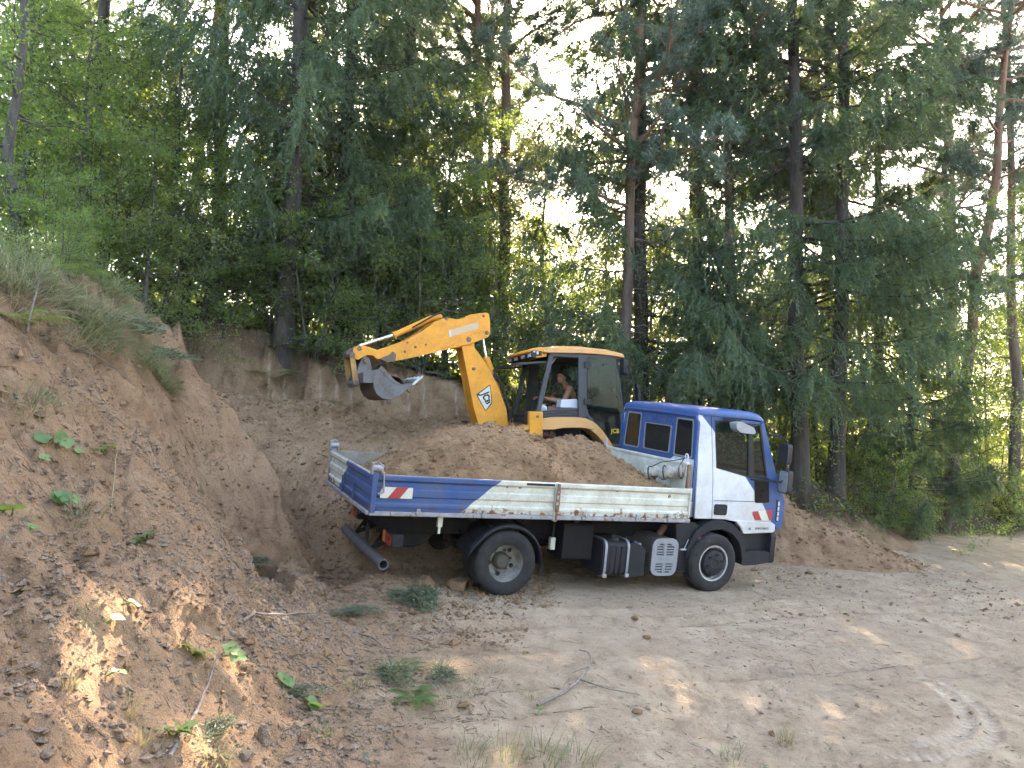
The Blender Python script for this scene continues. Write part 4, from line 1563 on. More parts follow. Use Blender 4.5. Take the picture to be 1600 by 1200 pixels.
# ---- cab frame
def post(name, a, b_, w, h, s, parent=None):
    m = MB()
    m.bar((a[0], s * a[2], a[1]), (b_[0], s * b_[2], b_[1]), w, h, (1, 0, 0))
    return m.build(name, CABGREY, parent or jcb, .012)
for s in (-1, 1):
    post('rear_pillar', (-1.37, 1.80, .70), (-1.11, 2.90, .68), .07, .085, s)
    post('middle_pillar', (-.54, 1.62, .71), (-.54, 2.90, .69), .06, .155, s)
    post('front_pillar', (.31, 1.25, .68), (.10, 2.90, .66), .07, .085, s)
    b = MB()
    b.bar((-1.15, s * .69, 2.875), (.14, s * .69, 2.875), .06, .07)
    b.build('roof_rail', CABGREY, jcb, .01)
    # louvred panel under the side window
    b = MB()
    b.plateY([(-1.38, 1.70), (-.60, 1.70), (-.60, 1.955), (-.95, 1.945), (-1.36, 1.87)], s * .705, s * .66)
    lo = b.build('louvre_panel', CABGREY, jcb, .006)
    for k in range(3):
        b = MB()
        pth = [(-1.35, s * .712, 1.79 + .040 * k), (-1.15, s * .716, 1.815 + .042 * k), (-.9, s * .716, 1.832 + .042 * k), (-.61, s * .714, 1.838 + .042 * k)]
        b.tube(pth, .011, 6)
        b.build('louvre', CABGREY, lo)
    # door: frame, glass above and below
    b = MB()
    lowp = [(-.44, 1.90), (-.30, 1.72), (-.14, 1.50), (-.02, 1.33), (.22, 1.31), (.265, 1.86)]
    b.prism([(-.475, 2.865), (.085, 2.835), (.275, 1.86), (.235, 1.28), (-.03, 1.29), (-.30, 1.66), (-.475, 1.84)],
            lambda u, v: (u, s * .715, v), lambda u, v: (u, s * .675, v),
            [[(-.435, 2.82), (.055, 2.79), (.215, 1.93), (-.435, 1.97)], [(-.42, 1.93), (.225, 1.895), (.195, 1.33), (-.005, 1.34), (-.28, 1.70), (-.42, 1.86)]])
    dr = b.build('cab_door', CABGREY, jcb, .006)
    b = MB()
    b.prism(rpoly([(-.45, 2.86), (.085, 2.835), (.245, 1.87), (-.45, 1.935)], .03), lambda u, v: (u, s * .729, v), lambda u, v: (u, s * .722, v))
    b.build('upper_pane', GREENGLASS, dr)
    b = MB()
    b.plateY([(-.42, 1.92), (.225, 1.885), (.195, 1.33), (-.005, 1.34), (-.28, 1.70), (-.42, 1.86)], s * .70, s * .694)
    b.build('lower_pane', SMOKE, dr)
    if s < 0:
        lettering('JCB', .105, YLET, dr, near_text(.105, -.702, 1.56), .001, .002)
    for z in (2.72, 2.07):
        b = MB()
        b.box(-.52, -.40, s * .712, s * .752, z - .045, z + .045)
        b.tube([(-.50, s * .75, z - .06), (-.50, s * .75, z + .06)], .018, 8)
        b.build('door_hinge', BLACK, dr, .004)
    for u, v in ((-.40, 2.73), (-.15, 2.73), (-.41, 2.04), (.12, 2.18)):
        b = MB()
        b.lathe([(.0001, s * 0), (.024, 0), (.018, s * .012), (.0001, s * .014)], (u, s * .730, v), 'Y', 12)
        b.build('glass_knob', BLACK, dr)
# end frames of the cab
for x, z in ((-1.11, 2.87), (-1.38, 1.82), (.10, 2.86), (.30, 1.70)):
    b = MB()
    b.bar((x, -.67, z), (x, .67, z), .065, .065)
    b.build('cross_rail', CABGREY, jcb, .01)
b = MB()
b.box(-1.35, .24, -.68, .68, 1.36, 1.42)
b.box(.22, .28, -.66, .66, 1.36, 1.70)
b.build('cab_floor', DARK, jcb)
b = MB()
b.add([(.29, -.64, 1.74), (.29, .64, 1.74), (.11, .62, 2.84), (.11, -.62, 2.84)], [(0, 1, 2, 3)])
b.build('windscreen', GREENGLASS, jcb)
# roof: shell sagging towards the front
b = MB()
P = []
for x, zt, zb_ in ((-1.28, 2.94, 2.905), (-1.22, 3.005, 2.895), (-.9, 3.04, 2.905), (-.53, 3.045, 2.915), (-.15, 3.02, 2.905), (.10, 2.985, 2.885), (.21, 2.965, 2.87), (.245, 2.94, 2.87)):
    w = .755
    row = [(x, -w + .03, zb_), (x, -w, zb_ + .01), (x, -w, zt - .05), (x, -w + .03, zt - .018), (x, -w + .10, zt), (x, 0, zt + .025), (x, w - .10, zt), (x, w - .03, zt - .018), (x, w, zt - .05), (x, w, zb_ + .01), (x, w - .03, zb_)]
    P.append(row)
b.grid(P)
for r_ in (P[0], P[-1]): b.add(r_, [tuple(range(len(r_)))])
b.add([P[0][0], P[0][-1], P[-1][-1], P[-1][0]], [(0, 1, 2, 3)])
rf = b.build('cab_roof', PEACH, jcb, 0, 40)
# lamp visor over the rear window
b = MB()
P = [(-1.22, 3.0), (-1.42, 2.985), (-1.52, 2.94), (-1.54, 2.90), (-1.44, 2.885), (-1.40, 2.80), (-1.20, 2.84)]
b.prism(P, lambda u, v: (u, -.70, v), lambda u, v: (u, .70, v))
vz = b.build('lamp_visor', YEL, rf, .015)
for y in (-.60, -.22, .22, .60):
    b = MB()
    b.box(-1.485, -1.40, y - .13, y + .13, 2.805, 2.90)
    lo = b.build('work_lamp', BLACK, vz, .01)
    for dy in (-.055, .055):
        b = MB()
        b.box(-1.495, -1.486, y + dy - .04, y + dy + .04, 2.825, 2.885)
        b.build('lamp_lens', LAMP, lo, .004)
b = MB()
b.box(-1.50, -1.30, -.712, -.702, 2.845, 2.93)
b.build('lamp_cover', BLACK, vz, .004)
for y in (-.715,):
    for x in (-1.44, -1.38):
        b = MB()
        b.box(x - .018, x + .018, y - .006, y - .001, 2.865, 2.92)
        b.build('side_lens', LAMP, vz, .003)
# rear window tipped up under the roof
b = MB()
fr_ = rrect(-.66, .66, 0, .62, .06)
def upw(u, v, dz): return (-1.14 - v * .98, u, 2.735 - v * .10 + dz)
b.prism(fr_, lambda u, v: upw(u, v, 0), lambda u, v: upw(u, v, .035), [inset(rrect(-.62, .62, .05, .57, .05), 0)])
rw_ = b.build('rear_window', CABGREY, jcb, .008)
b = MB()
b.prism(rrect(-.62, .62, .05, .57, .05), lambda u, v: upw(u, v, .012), lambda u, v: upw(u, v, .018))
b.build('window_pane', GREENGLASS, rw_)
b = MB()
b.tube([(-1.0, -.62, 2.83), (-1.2, -.64, 2.58)], .007, 6)
b.build('gas_strut', STEEL, rw_)
# seat, levers, console
b = MB()
b.prism(rrect(-.26, .26, 1.72, 1.86, .05), lambda u, v: (-.78, u, v), lambda u, v: (-.30, u, v))
b.prism(rrect(-.24, .24, 1.84, 2.24, .07), lambda u, v: (-.34 + (v - 1.84) * .12, u, v), lambda u, v: (-.24 + (v - 1.84) * .12, u, v))
b.box(-.70, -.36, -.18, .18, 1.42, 1.72)
b.build('seat', SEATM, jcb, .02)
b = MB()
b.prism(rpoly([(-.92, 1.96), (-.90, 2.10), (-.60, 2.115), (-.58, 1.96)], .03), lambda u, v: (u, -.64, v), lambda u, v: (u, -.42, v))
b.build('side_console', PALE, jcb, .02)
b = MB()
b.lathe([(.0001, -.07), (.04, -.065), (.075, -.03), (.082, 0), (.07, .04), (.03, .07), (.0001, .072)], (-1.20, -.50, 1.935), 'Z', 18)
b.build('canister', PALE, jcb)
for y in (-.13, .10):
    b = MB()
    b.tube([(-1.22, y, 1.42), (-1.22, y, 1.9), (-1.14, y, 2.10)], .013, 8)
    b.lathe([(.0001, -.03), (.022, -.025), (.028, 0), (.022, .028), (.0001, .034)], (-1.14, y, 2.12), 'Z', 12)
    b.build('control_lever', BLACK, jcb)
b = MB()
b.box(-1.30, -1.12, -.30, .30, 1.42, 1.70)
b.build('lever_console', CABGREY, jcb, .02)
b = MB()
ring_ = [(-.02 + .05 * math.sin(2 * PI * i / 20), .20 * math.cos(2 * PI * i / 20), 2.06 + .17 * math.sin(2 * PI * i / 20)) for i in range(20)]
b.tube(ring_, .014, 6, closed=True)
b.tube([(-.02, 0, 2.06), (.16, 0, 1.6)], .04, 8)
b.bar((-.02, -.19, 2.06), (-.02, .19, 2.06), .025, .025)
b.build('steering_wheel', BLACK, jcb)
# headlining and the trim panel on the far rear corner
b = MB()
b.box(-1.1, .08, -.66, .66, 2.835, 2.865)
b.build('headlining', SEATM, jcb)
b = MB()
b.prism([(-1.16, 1.9), (-.94, 1.9), (-.90, 2.80), (-1.08, 2.82)], lambda u, v: (u, .62, v), lambda u, v: (u, .66, v))
b.build('corner_trim', SEATM, jcb)
# tail air-cleaner / mirror at the front pillar
b = MB()
b.prism(rrect(-.82, -.66, 2.58, 2.86, .04), lambda u, v: (.20, u, v), lambda u, v: (.27, u * 1.0, v - .03))
mr_ = b.build('mirror', PLASTIC, jcb, .02)
b = MB()
b.tube([(.12, -.68, 2.84), (.26, -.76, 2.82), (.40, -.78, 2.5), (.44, -.78, 2.1)], .014, 8)
b.build('mirror_arm', BLACK, mr_)

# ---- loader arms and front shovel (hidden behind the truck from the road)
for s in (-1, 1):
    plate('loader_arm', [(.45, 1.35), (.55, 1.5), (1.6, 1.25), (2.75, .45), (2.85, .30), (2.65, .25), (1.5, 1.0), (.5, 1.2)], s * .60, s * .50, YEL, jcb, .01)
b = MB()
sec = [(2.75, .75), (2.72, .25), (2.85, .06), (3.3, .02), (3.55, .03), (3.55, .05), (3.3, .06), (2.9, .11), (2.78, .28), (2.80, .75)]
b.prism(sec, lambda u, v: (u, -1.1, v), lambda u, v: (u, 1.1, v))
for s in (-1, 1): b.plateY([(2.75, .75), (2.72, .25), (2.85, .06), (3.55, .03), (3.2, .5), (2.95, .75)], s * 1.1, s * 1.12)
b.build('loader_shovel', IRON, jcb, .006)

# ---- slew post and boom
b = MB()
b.box(-1.86, -1.60, -.20, .24, .55, 1.35)
b.tube([(-1.70, .02, .5), (-1.70, .02, 1.45)], .13, 16)
b.build('slew_post', YEL, jcb, .015)
Y0, Y1 = -.13, .17
boom_poly = [(-2.60, 3.05), (-2.46, 3.22), (-2.37, 3.12), (-2.36, 3.00), (-2.15, 2.73), (-1.93, 2.36), (-1.745, 1.91), (-1.73, 1.62), (-1.62, 1.05), (-1.80, .88), (-2.02, 1.10), (-2.27, 1.67), (-2.35, 1.92)]
b = MB()
b.plateY(boom_poly, Y0, Y0 + .03)
b.plateY(boom_poly, Y1 - .03, Y1)
b.prism([(-2.57, 2.99), (-2.545, 2.99), (-2.33, 1.93), (-2.25, 1.68), (-2.0, 1.12), (-2.02, 1.10), (-2.27, 1.67), (-2.35, 1.92)], lambda u, v: (u + .004, Y0 + .03, v), lambda u, v: (u + .004, Y1 - .03, v))
b.prism([(-2.15, 2.73), (-1.93, 2.36), (-1.745, 1.91), (-1.73, 1.62), (-1.76, 1.62), (-1.77, 1.90), (-1.96, 2.35), (-2.17, 2.71)], lambda u, v: (u - .004, Y0 + .03, v), lambda u, v: (u - .004, Y1 - .03, v))
boom = b.build('boom', YEL, jcb, .004, 30)
for (x, z, r_) in ((-2.365, 2.62, .030), (-2.48, 3.13, .042), (-1.72, 1.0, .05)):
    b = MB()
    b.lathe([(.0001, Y0 - .03), (r_ * .8, Y0 - .03), (r_, Y0 - .015), (r_, Y0 + .01)], (x, 0, z), 'Y', 16)
    b.build('pivot_pin', RUSTED, boom)
# maker's emblem
em = [(-2.315, 2.165), (-2.06, 2.355), (-2.015, 2.02), (-2.135, 1.865)]
e0 = plate('emblem', rpoly(em, .03), Y0 - .003, Y0 - .0005, BLACK, boom, 0)
plate('emblem_field', rpoly(inset(em, .024), .02), Y0 - .0045, Y0 - .0032, CREAM, e0, 0)
lm = text_mesh('JCB', .138, .0008, .006)
# letters shrink towards the lower end of the emblem
w_ = np.empty(len(lm.vertices) * 3)
lm.vertices.foreach_get('co', w_)
w_ = w_.reshape(-1, 3)
mx = w_[:, 0].max()
tt = (w_[:, 0] / mx)
w_[:, 1] *= (1.18 - .42 * tt)
w_[:, 1] -= .01
w_[:, 0] *= 1.0
lm.vertices.foreach_set('co', w_.ravel())
lm.transform(near_text(-2.118, Y0 - .0056, 2.105, -68))
lm.materials.clear()
lm.materials.append(BLACK)
link(bpy.data.objects.new('lettering', lm), e0)
# dipper ram on the back of the boom
b = MB()
b.tube([(-2.17, .02, 3.26), (-2.08, .02, 2.82)], .028, 12)
rm_ = b.build('ram_rod', CHROME, jcb)
b = MB()
b.tube([(-2.085, .02, 2.84), (-1.90, .02, 2.36), (-1.76, .02, 1.92), (-1.68, .02, 1.60)], .062, 16)
b.lathe([(.07, 0), (.07, .05)], (-2.08, .02, 2.79), 'Z', 14)
b.build('ram_barrel', YEL, jcb, 0, 50)
b = MB()
b.tube([(-1.99, -.08, 2.62), (-1.90, -.12, 2.44), (-1.80, -.12, 2.22), (-1.74, -.11, 2.02), (-1.66, -.10, 1.85), (-1.60, -.08, 1.5)], .016, 8)
b.tube([(-1.97, -.05, 2.55), (-1.84, -.09, 2.33), (-1.72, -.08, 2.1), (-1.66, -.05, 1.7)], .016, 8)
b.box(-1.98, -1.93, -.10, -.04, 2.40, 2.52)
b.build('hydraulic_hoses', BLACK, jcb)

# ---- dipper arm
D0, D1 = -.165, .205
dip = [(-2.17, 3.625), (-2.12, 3.60), (-2.10, 3.48), (-2.09, 3.25), (-2.13, 3.185), (-2.46, 3.05), (-3.40, 2.785), (-3.79, 2.69), (-3.90, 2.72), (-4.07, 2.715), (-4.14, 2.775), (-4.24, 2.78), (-4.40, 2.69),
       (-4.47, 2.74), (-4.475, 2.89), (-4.38, 2.945), (-4.23, 2.915), (-4.09, 2.865), (-3.58, 3.065), (-3.29, 3.25), (-3.10, 3.40), (-2.95, 3.475), (-2.85, 3.49), (-2.70, 3.475), (-2.56, 3.50), (-2.46, 3.575)]
b = MB()
b.plateY(dip, D0, D0 + .028)
b.plateY(dip, D1 - .028, D1)
core = inset(dip, .03)
b.plateY(core, D0 + .028, D1 - .028)
dipper = b.build('dipper_arm', YEL, jcb, .004, 30)
for (x, z, r_) in ((-2.155, 3.265, .036), (-2.885, 3.475, .026), (-2.22, 3.56, .024), (-3.24, 3.005, .018), (-3.42, 2.955, .022), (-3.60, 2.87, .022), (-3.56, 3.03, .018), (-2.48, 3.13, .045), (-4.37, 2.885, .04)):
    b = MB()
    b.lathe([(.0001, D0 - .016), (r_ * .8, D0 - .016), (r_, D0 - .008), (r_, D0 + .01)], (x, 0, z), 'Y', 14)
    b.build('pivot_pin', RUSTED, dipper)
b = MB()
ell = [(-3.24 + .115 * math.cos(2 * PI * i / 28), 3.005 + .075 * math.sin(2 * PI * i / 28)) for i in range(28)]
b.plateY(ell, D0 - .004, D0 + .001, [inset(ell, .012)])
b.build('pressed_ring', YEL, dipper)
FADED = paint('faded transfer', (.52, .36, .22), .6, .8, (.60, .42, .26), scale=14)
stk = [(-2.845, 3.27), (-2.83, 3.155), (-2.30, 3.33), (-2.315, 3.455)]
st_ = plate('faded_transfer', stk, D0 - .0035, D0 - .0005, FADED, dipper, 0)
plate('transfer_end', [(-2.843, 3.268), (-2.828, 3.158), (-2.79, 3.17), (-2.805, 3.28)], D0 - .0052, D0 - .0036, PALE, st_, 0)
# weld bead outlining the lower casting
b = MB()
b.tube([(-2.87, 3.02, 0)] and [(-2.87, D0 - .004, 2.985), (-2.72, D0 - .004, 3.06), (-2.45, D0 - .004, 3.22), (-2.26, D0 - .004, 3.295), (-2.15, D0 - .004, 3.30)], .006, 6)
b.tube([(-2.90, D0 - .004, 2.975), (-2.75, D0 - .004, 3.0), (-2.76, D0 - .004, 3.03)], .006, 6)
b.build('weld_bead', YEL, dipper)
# bucket ram
b = MB()
b.tube([(-4.33, .0, 2.95), (-3.68, .0, 3.19)], .030, 12)
b.build('ram_rod', CHROME, jcb)
b = MB()
b.tube([(-3.76, 0, 3.155), (-3.72, 0, 3.175), (-3.71, 0, 3.178), (-3.10, 0, 3.49), (-2.92, 0, 3.53)], [.060, .060, .052, .052, .045], 16)
b.build('ram_barrel', YEL, jcb, 0, 50)
b = MB()
b.tube([(-3.45, -.06, 3.30), (-3.1, -.08, 3.52), (-2.9, -.05, 3.62), (-2.75, 0, 3.64), (-2.58, .02, 3.58), (-2.45, .02, 3.53)], .014, 8)
b.tube([(-3.40, .06, 3.35), (-3.0, .06, 3.58), (-2.8, .05, 3.66), (-2.6, .05, 3.60)], .014, 8)
b.build('hydraulic_hoses', BLACK, jcb)
# links between dipper and bucket
MUDYEL = paint('muddy yellow', (.42, .22, .06), .6, .7, (.16, .10, .06), scale=8)
for y in (D0 - .03, D1 + .005):
    lk = plate('tipping_link', rpoly([(-4.545, 2.80), (-4.46, 2.80), (-4.375, 2.30), (-4.46, 2.28)], .03), y, y + .028, MUDYEL, jcb, .004)
b = MB()
b.tube([(-4.50, D0 - .06, 2.77), (-4.50, D1 + .06, 2.77)], .045, 14)
b.build('link_pin', IRONDK, lk, .0, 40)
b = MB()
b.plateY(rpoly([(-4.53, 2.74), (-4.57, 2.82), (-4.40, 2.94), (-4.33, 2.90), (-4.36, 2.83)], .02), D0 + .06, D1 - .06)
b.build('rocker', IRONDK, lk, .006)

# ---- bucket
BY0, BY1 = -.42, .43
prof_b = [(-4.15, 2.51), (-4.20, 2.36), (-4.185, 2.22), (-4.13, 2.11), (-4.04, 2.045), (-3.92, 2.03), (-3.80, 2.07), (-3.66, 2.18), (-3.50, 2.325)]
inner_b = [(-3.52, 2.345), (-3.67, 2.205), (-3.80, 2.10), (-3.92, 2.06), (-4.03, 2.075), (-4.11, 2.135), (-4.155, 2.23), (-4.165, 2.36), (-4.12, 2.50)]
b = MB()
b.plateY(prof_b + inner_b, BY0 + .02, BY1 - .02)
bucket = b.build('bucket_shell', IRONDK, jcb, 0, 50)
side_p = [(-4.15, 2.51), (-4.20, 2.36), (-4.185, 2.22), (-4.13, 2.11), (-4.04, 2.045), (-3.92, 2.03), (-3.80, 2.07), (-3.66, 2.18), (-3.52, 2.30),
          (-3.60, 2.31), (-3.74, 2.29), (-3.86, 2.35), (-3.98, 2.46), (-4.07, 2.575)]
for y in (BY0, BY1 - .02):
    sp_ = plate('side_plate', side_p, y, y + .02, IRON, bucket, .003)
    plate('lip_strip', [(-4.10, 2.55), (-4.07, 2.59), (-3.96, 2.47), (-3.84, 2.355), (-3.73, 2.29), (-3.75, 2.265), (-3.88, 2.32), (-4.0, 2.42)], y - .008, y + .028, IRON, sp_, .003)
b = MB()
b.prism([(-3.56, 2.28), (-3.53, 2.315), (-3.45, 2.40), (-3.44, 2.385), (-3.52, 2.29)], lambda u, v: (u, BY0, v), lambda u, v: (u, BY1, v))
b.build('cutting_edge', STEEL, bucket, .002)
for k in range(5):
    y = BY0 + .04 + (BY1 - BY0 - .08) * k / 4
    b = MB()
    b.prism([(-3.55, 2.29), (-3.47, 2.38), (-3.36, 2.455), (-3.355, 2.44), (-3.44, 2.345), (-3.52, 2.275)], lambda u, v: (u, y - .035, v), lambda u, v: (u, y + .035, v))
    b.build('bucket_tooth', STEEL, bucket, .004)
# crown box and hinge ears
b = MB()
b.prism([(-4.36, 2.47), (-4.14, 2.525), (-4.15, 2.33), (-4.21, 2.30), (-4.36, 2.30)], lambda u, v: (u, BY0 + .01, v), lambda u, v: (u, BY1 - .01, v))
b.build('crown_box', IRON, bucket, .004)
for y in (D0 - .005, D1 - .03):
    plate('hinge_ear', rpoly([(-4.20, 2.73), (-4.27, 2.76), (-4.34, 2.70), (-4.44, 2.40), (-4.50, 2.28), (-4.42, 2.22), (-4.30, 2.30), (-4.14, 2.50)], .04), y, y + .03, IRON, bucket, .006)
for x, z in ((-4.265, 2.69), (-4.43, 2.30)):
    b = MB()
    b.tube([(x, D0 - .06, z), (x, D1 + .06, z)], .045, 14)
    b.build('bucket_pin', IRONDK, bucket, 0, 40)
plate('muddy_catch', [(-4.05, 2.72), (-3.86, 2.80), (-3.82, 2.86), (-3.76, 2.80), (-3.78, 2.70), (-3.9, 2.66)], D0 - .05, D0 - .001, IRONDK, dipper, .008)

# soil in the bucket
SX = np.linspace(-4.10, -3.56, 22)
SYv = np.linspace(BY0 + .03, BY1 - .03, 26)
sx_, sy_ = np.meshgrid(SX, SYv)
sz_ = 2.40 - .10 * ((sx_ + 3.85) / .27) ** 2 + .10 * np.clip(1 - np.abs(sy_ - .08) / .42, 0, 1) + .05 * fbm(sx_, sy_, 5, 3) + .02 * fbm(sx_, sy_, 14, 2) - .25 * sstep(-3.75, -3.54, sx_) * .5
b = MB()
ring_lo = 2.20
b.grid([[(float(sx_[i, j]), float(sy_[i, j]), float(sz_[i, j])) for j in range(sx_.shape[1])] for i in range(sx_.shape[0])])
bs = b.build('soil_heap', LOADSOIL, None, 0, 80)
bs.matrix_world = JM
tag(bs, 'small heap of brown soil lying in the raised digger bucket', 'soil heap')

# the arm stands slewed a little towards the road about its post
ARM_PARTS = ('boom', 'ram_rod', 'ram_barrel', 'hydraulic_hoses', 'dipper_arm', 'tipping_link', 'bucket_shell')
def slew(o):
    for v in o.data.vertices:
        x, y, z = v.co
        x2 = .12325 + 1.11126 * x + .01449 * x * x + .00016 * x ** 3
        z2 = -.03325 - .01976 * x + 1.02076 * z + .01241 * x * z
        v.co = SLEW @ Vector((x2, y, z2))
    for c_ in o.children: slew(c_)
SLEW = Matrix.Translation((-1.7, .02, 0)) @ Matrix.Rotation(.16, 4, 'Z') @ Matrix.Translation((1.7, -.02, 0))
for o in list(jcb.children):
    if o.name.split('.')[0] in ARM_PARTS: slew(o)
slew(bs)

# ================================================================ the operator
SKIN = paint('tanned skin', (.36, .165, .105), .5, .25, (.27, .11, .065), scale=7, bump=.03, spec=.4)
HAIR = paint('dark hair', (.014, .010, .008), .7, .1, scale=20, bump=.5)
SHORTS = paint('pale shorts', (.42, .48, .56), .85, .25, (.3, .3, .3), scale=9, bump=.2)
EYE = paint('eye', (.02, .015, .012), .2, 0, scale=9)
per = thing('person', 'shirtless person with short dark hair sitting in the digger cab, hands on the levers', 'person', matrix=JM)

def ellipsoid(b, c, r, rot=None, n=18, m=12):
    rows = []
    M = rot or Matrix.Identity(3)
    for i in range(m + 1):
        th = PI * i / m
        rows.append([Vector(c) + M @ Vector((r[0] * math.sin(th) * math.cos(2 * PI * j / n), r[1] * math.sin(th) * math.sin(2 * PI * j / n), r[2] * math.cos(th))) for j in range(n + 1)])
    b.grid(rows)

def limb(b, pts, rads, n=14, sq=(1, 1)):
    P_, R_ = [], []
    for i in range(len(pts) - 1):
        a, c = Vector(pts[i]), Vector(pts[i + 1])
        for t in np.linspace(0, 1, 6)[(0 if i == 0 else 1):]:
            P_.append(a.lerp(c, t))
            R_.append(rads[i] * (1 - t) + rads[i + 1] * t)
    b.tube(P_, R_, n, sq=sq)
    ellipsoid(b, pts[0], (rads[0],) * 3, n=12, m=8)
    ellipsoid(b, pts[-1], (rads[-1],) * 3, n=12, m=8)

b = MB()
# torso: pelvis, belly, chest, shoulders
rows = []
for x, z, rx, ry in ((-.46, 1.84, .10, .14), (-.46, 1.90, .125, .165), (-.47, 1.98, .120, .155), (-.485, 2.06, .112, .150), (-.51, 2.15, .120, .170),
                     (-.545, 2.24, .128, .190), (-.575, 2.315, .115, .200), (-.60, 2.372, .085, .155), (-.62, 2.41, .062, .078)):
    rows.append([(x + rx * math.cos(2 * PI * j / 24), -.03 + ry * math.sin(2 * PI * j / 24), z) for j in range(25)])
b.grid(rows)
b.add(rows[0][:24], [tuple(range(24))])
b.add(rows[-1][:24], [tuple(range(24))])
limb(b, [(-.61, -.04, 2.35), (-.665, -.05, 2.45)], [.066, .060])
# head, jaw, nose, ears; turned towards the road
HM = Matrix.Rotation(R(38), 3, 'Z')
hc = Vector((-.690, -.055, 2.525))
def hp(x, y, z): return hc + HM @ Vector((x, y, z))
ellipsoid(b, hp(0, 0, .018), (.098, .078, .108), HM)
ellipsoid(b, hp(-.035, 0, -.055), (.062, .056, .062), HM)
ellipsoid(b, hp(-.07, 0, -.095), (.026, .030, .022), HM, 12, 8)
limb(b, [hp(-.092, 0, .012), hp(-.112, 0, -.030)], [.011, .017], 10)
ellipsoid(b, hp(-.090, 0, .026), (.018, .045, .012), HM, 12, 8)
for s in (-1, 1): ellipsoid(b, hp(.008, s * .080, -.005), (.020, .010, .032), HM, 10, 8)
ellipsoid(b, hp(-.086, 0, -.062), (.016, .026, .009), HM, 10, 8)
# arms
def hand(b, w, d, up, s):
    """palm, four curled fingers and a thumb reaching round a lever at the end"""
    d = Vector(d).normalized()
    up = Vector(up).normalized()
    side = d.cross(up).normalized()
    pc = Vector(w) + d * .045
    M = Matrix((d, side, up)).transposed()
    ellipsoid(b, pc, (.052, .042, .020), M, 14, 10)
    for k, (L, o) in enumerate(((.062, -.030), (.072, -.010), (.068, .011), (.052, .030))):
        a = pc + d * .035 + side * o
        limb(b, [a, a + d * L * .55 - up * .006, a + d * L * .62 - up * .032, a + d * L * .30 - up * .045], [.0095, .0090, .0085, .0075], 8)
    t0 = pc - d * .012 + side * (-.036 * s)
    limb(b, [t0, t0 + d * .025 + side * (-.022 * s) - up * .012, t0 + d * .052 + side * (-.012 * s) - up * .030], [.012, .011, .009], 8)
limb(b, [(-.575, -.215, 2.305), (-.66, -.285, 2.20), (-.735, -.315, 2.075)], [.064, .054, .044])
limb(b, [(-.735, -.315, 2.075), (-.86, -.255, 2.095), (-1.02, -.165, 2.135)], [.044, .046, .029])
hand(b, (-1.03, -.16, 2.138), (-1, .25, .05), (0, 0, 1), 1)
limb(b, [(-.60, .155, 2.305), (-.70, .235, 2.21), (-.80, .265, 2.10)], [.064, .054, .044])
limb(b, [(-.80, .265, 2.10), (-.93, .205, 2.12), (-1.04, .135, 2.145)], [.044, .046, .029])
hand(b, (-1.05, .13, 2.147), (-1, -.25, .05), (0, 0, 1), -1)
# legs
for s in (-1, 1):
    limb(b, [(-.50, -.03 + s * .10, 1.90), (-.72, -.03 + s * .13, 1.925), (-.95, -.03 + s * .15, 1.93)], [.092, .080, .058])
    limb(b, [(-.95, -.03 + s * .15, 1.93), (-.99, -.03 + s * .15, 1.75), (-1.00, -.03 + s * .15, 1.50)], [.058, .056, .036])
    limb(b, [(-1.00, -.03 + s * .15, 1.475), (-1.12, -.03 + s * .16, 1.455)], [.042, .030])
body = b.build('body', SKIN, per, 0, 0)
rm_ = body.modifiers.new('skin', 'REMESH')
rm_.mode = 'VOXEL'
rm_.voxel_size = .008
rm_.use_smooth_shade = True
sm_ = body.modifiers.new('soft', 'SMOOTH')
sm_.factor = .5
sm_.iterations = 3
# hair
b = MB()
rows = []
for i in range(13):
    th = PI * .56 * i / 12
    row = []
    for j in range(29):
        a = 2 * PI * j / 28
        front = max(0, -math.cos(a))
        k = 1.0 - .34 * front * (i / 12) ** 1.2
        t2 = th * k
        q = hp(.106 * math.sin(t2) * math.cos(a) + .008, .086 * math.sin(t2) * math.sin(a), .022 + .118 * math.cos(t2))
        row.append(q)
    rows.append(row)
b.grid(rows)
for s in (-1, 1): b.grid([[hp(.03 + .045 * u, s * (.081 - .02 * u), .02 - .075 * v) for v in (0, .5, 1)] for u in (0, .5, 1)])
b.grid([[hp(.086 - .012 * v, .06 * u, .02 - .10 * v) for v in (0, .5, 1)] for u in (-1, 0, 1)])
hr = b.build('hair', HAIR, per, 0, 80)
so_ = hr.modifiers.new('thick', 'SOLIDIFY')
so_.thickness = .014
for s in (-1, 1):
    b = MB()
    ellipsoid(b, hp(-.086, s * .030, .004), (.008, .014, .007), HM, 10, 6)
    b.build('eye', EYE, per)
    b = MB()
    b.tube([hp(-.088, s * .014, .024), hp(-.092, s * .032, .029), hp(-.080, s * .050, .022)], .005, 6)
    b.build('eyebrow', HAIR, per)
# shorts
b = MB()
rows = []
for x, z, rx, ry in ((-.455, 1.825, .11, .16), (-.46, 1.90, .140, .182), (-.468, 1.985, .132, .168)):
    rows.append([(x + rx * math.cos(2 * PI * j / 20), -.03 + ry * math.sin(2 * PI * j / 20), z) for j in range(21)])
b.grid(rows)
for s in (-1, 1):
    b.tube([(-.46, -.03 + s * .095, 1.895), (-.62, -.03 + s * .115, 1.918), (-.80, -.03 + s * .138, 1.935)], [.108, .100, .090], 16, cap=False)
b.build('shorts', SHORTS, per, 0, 80)

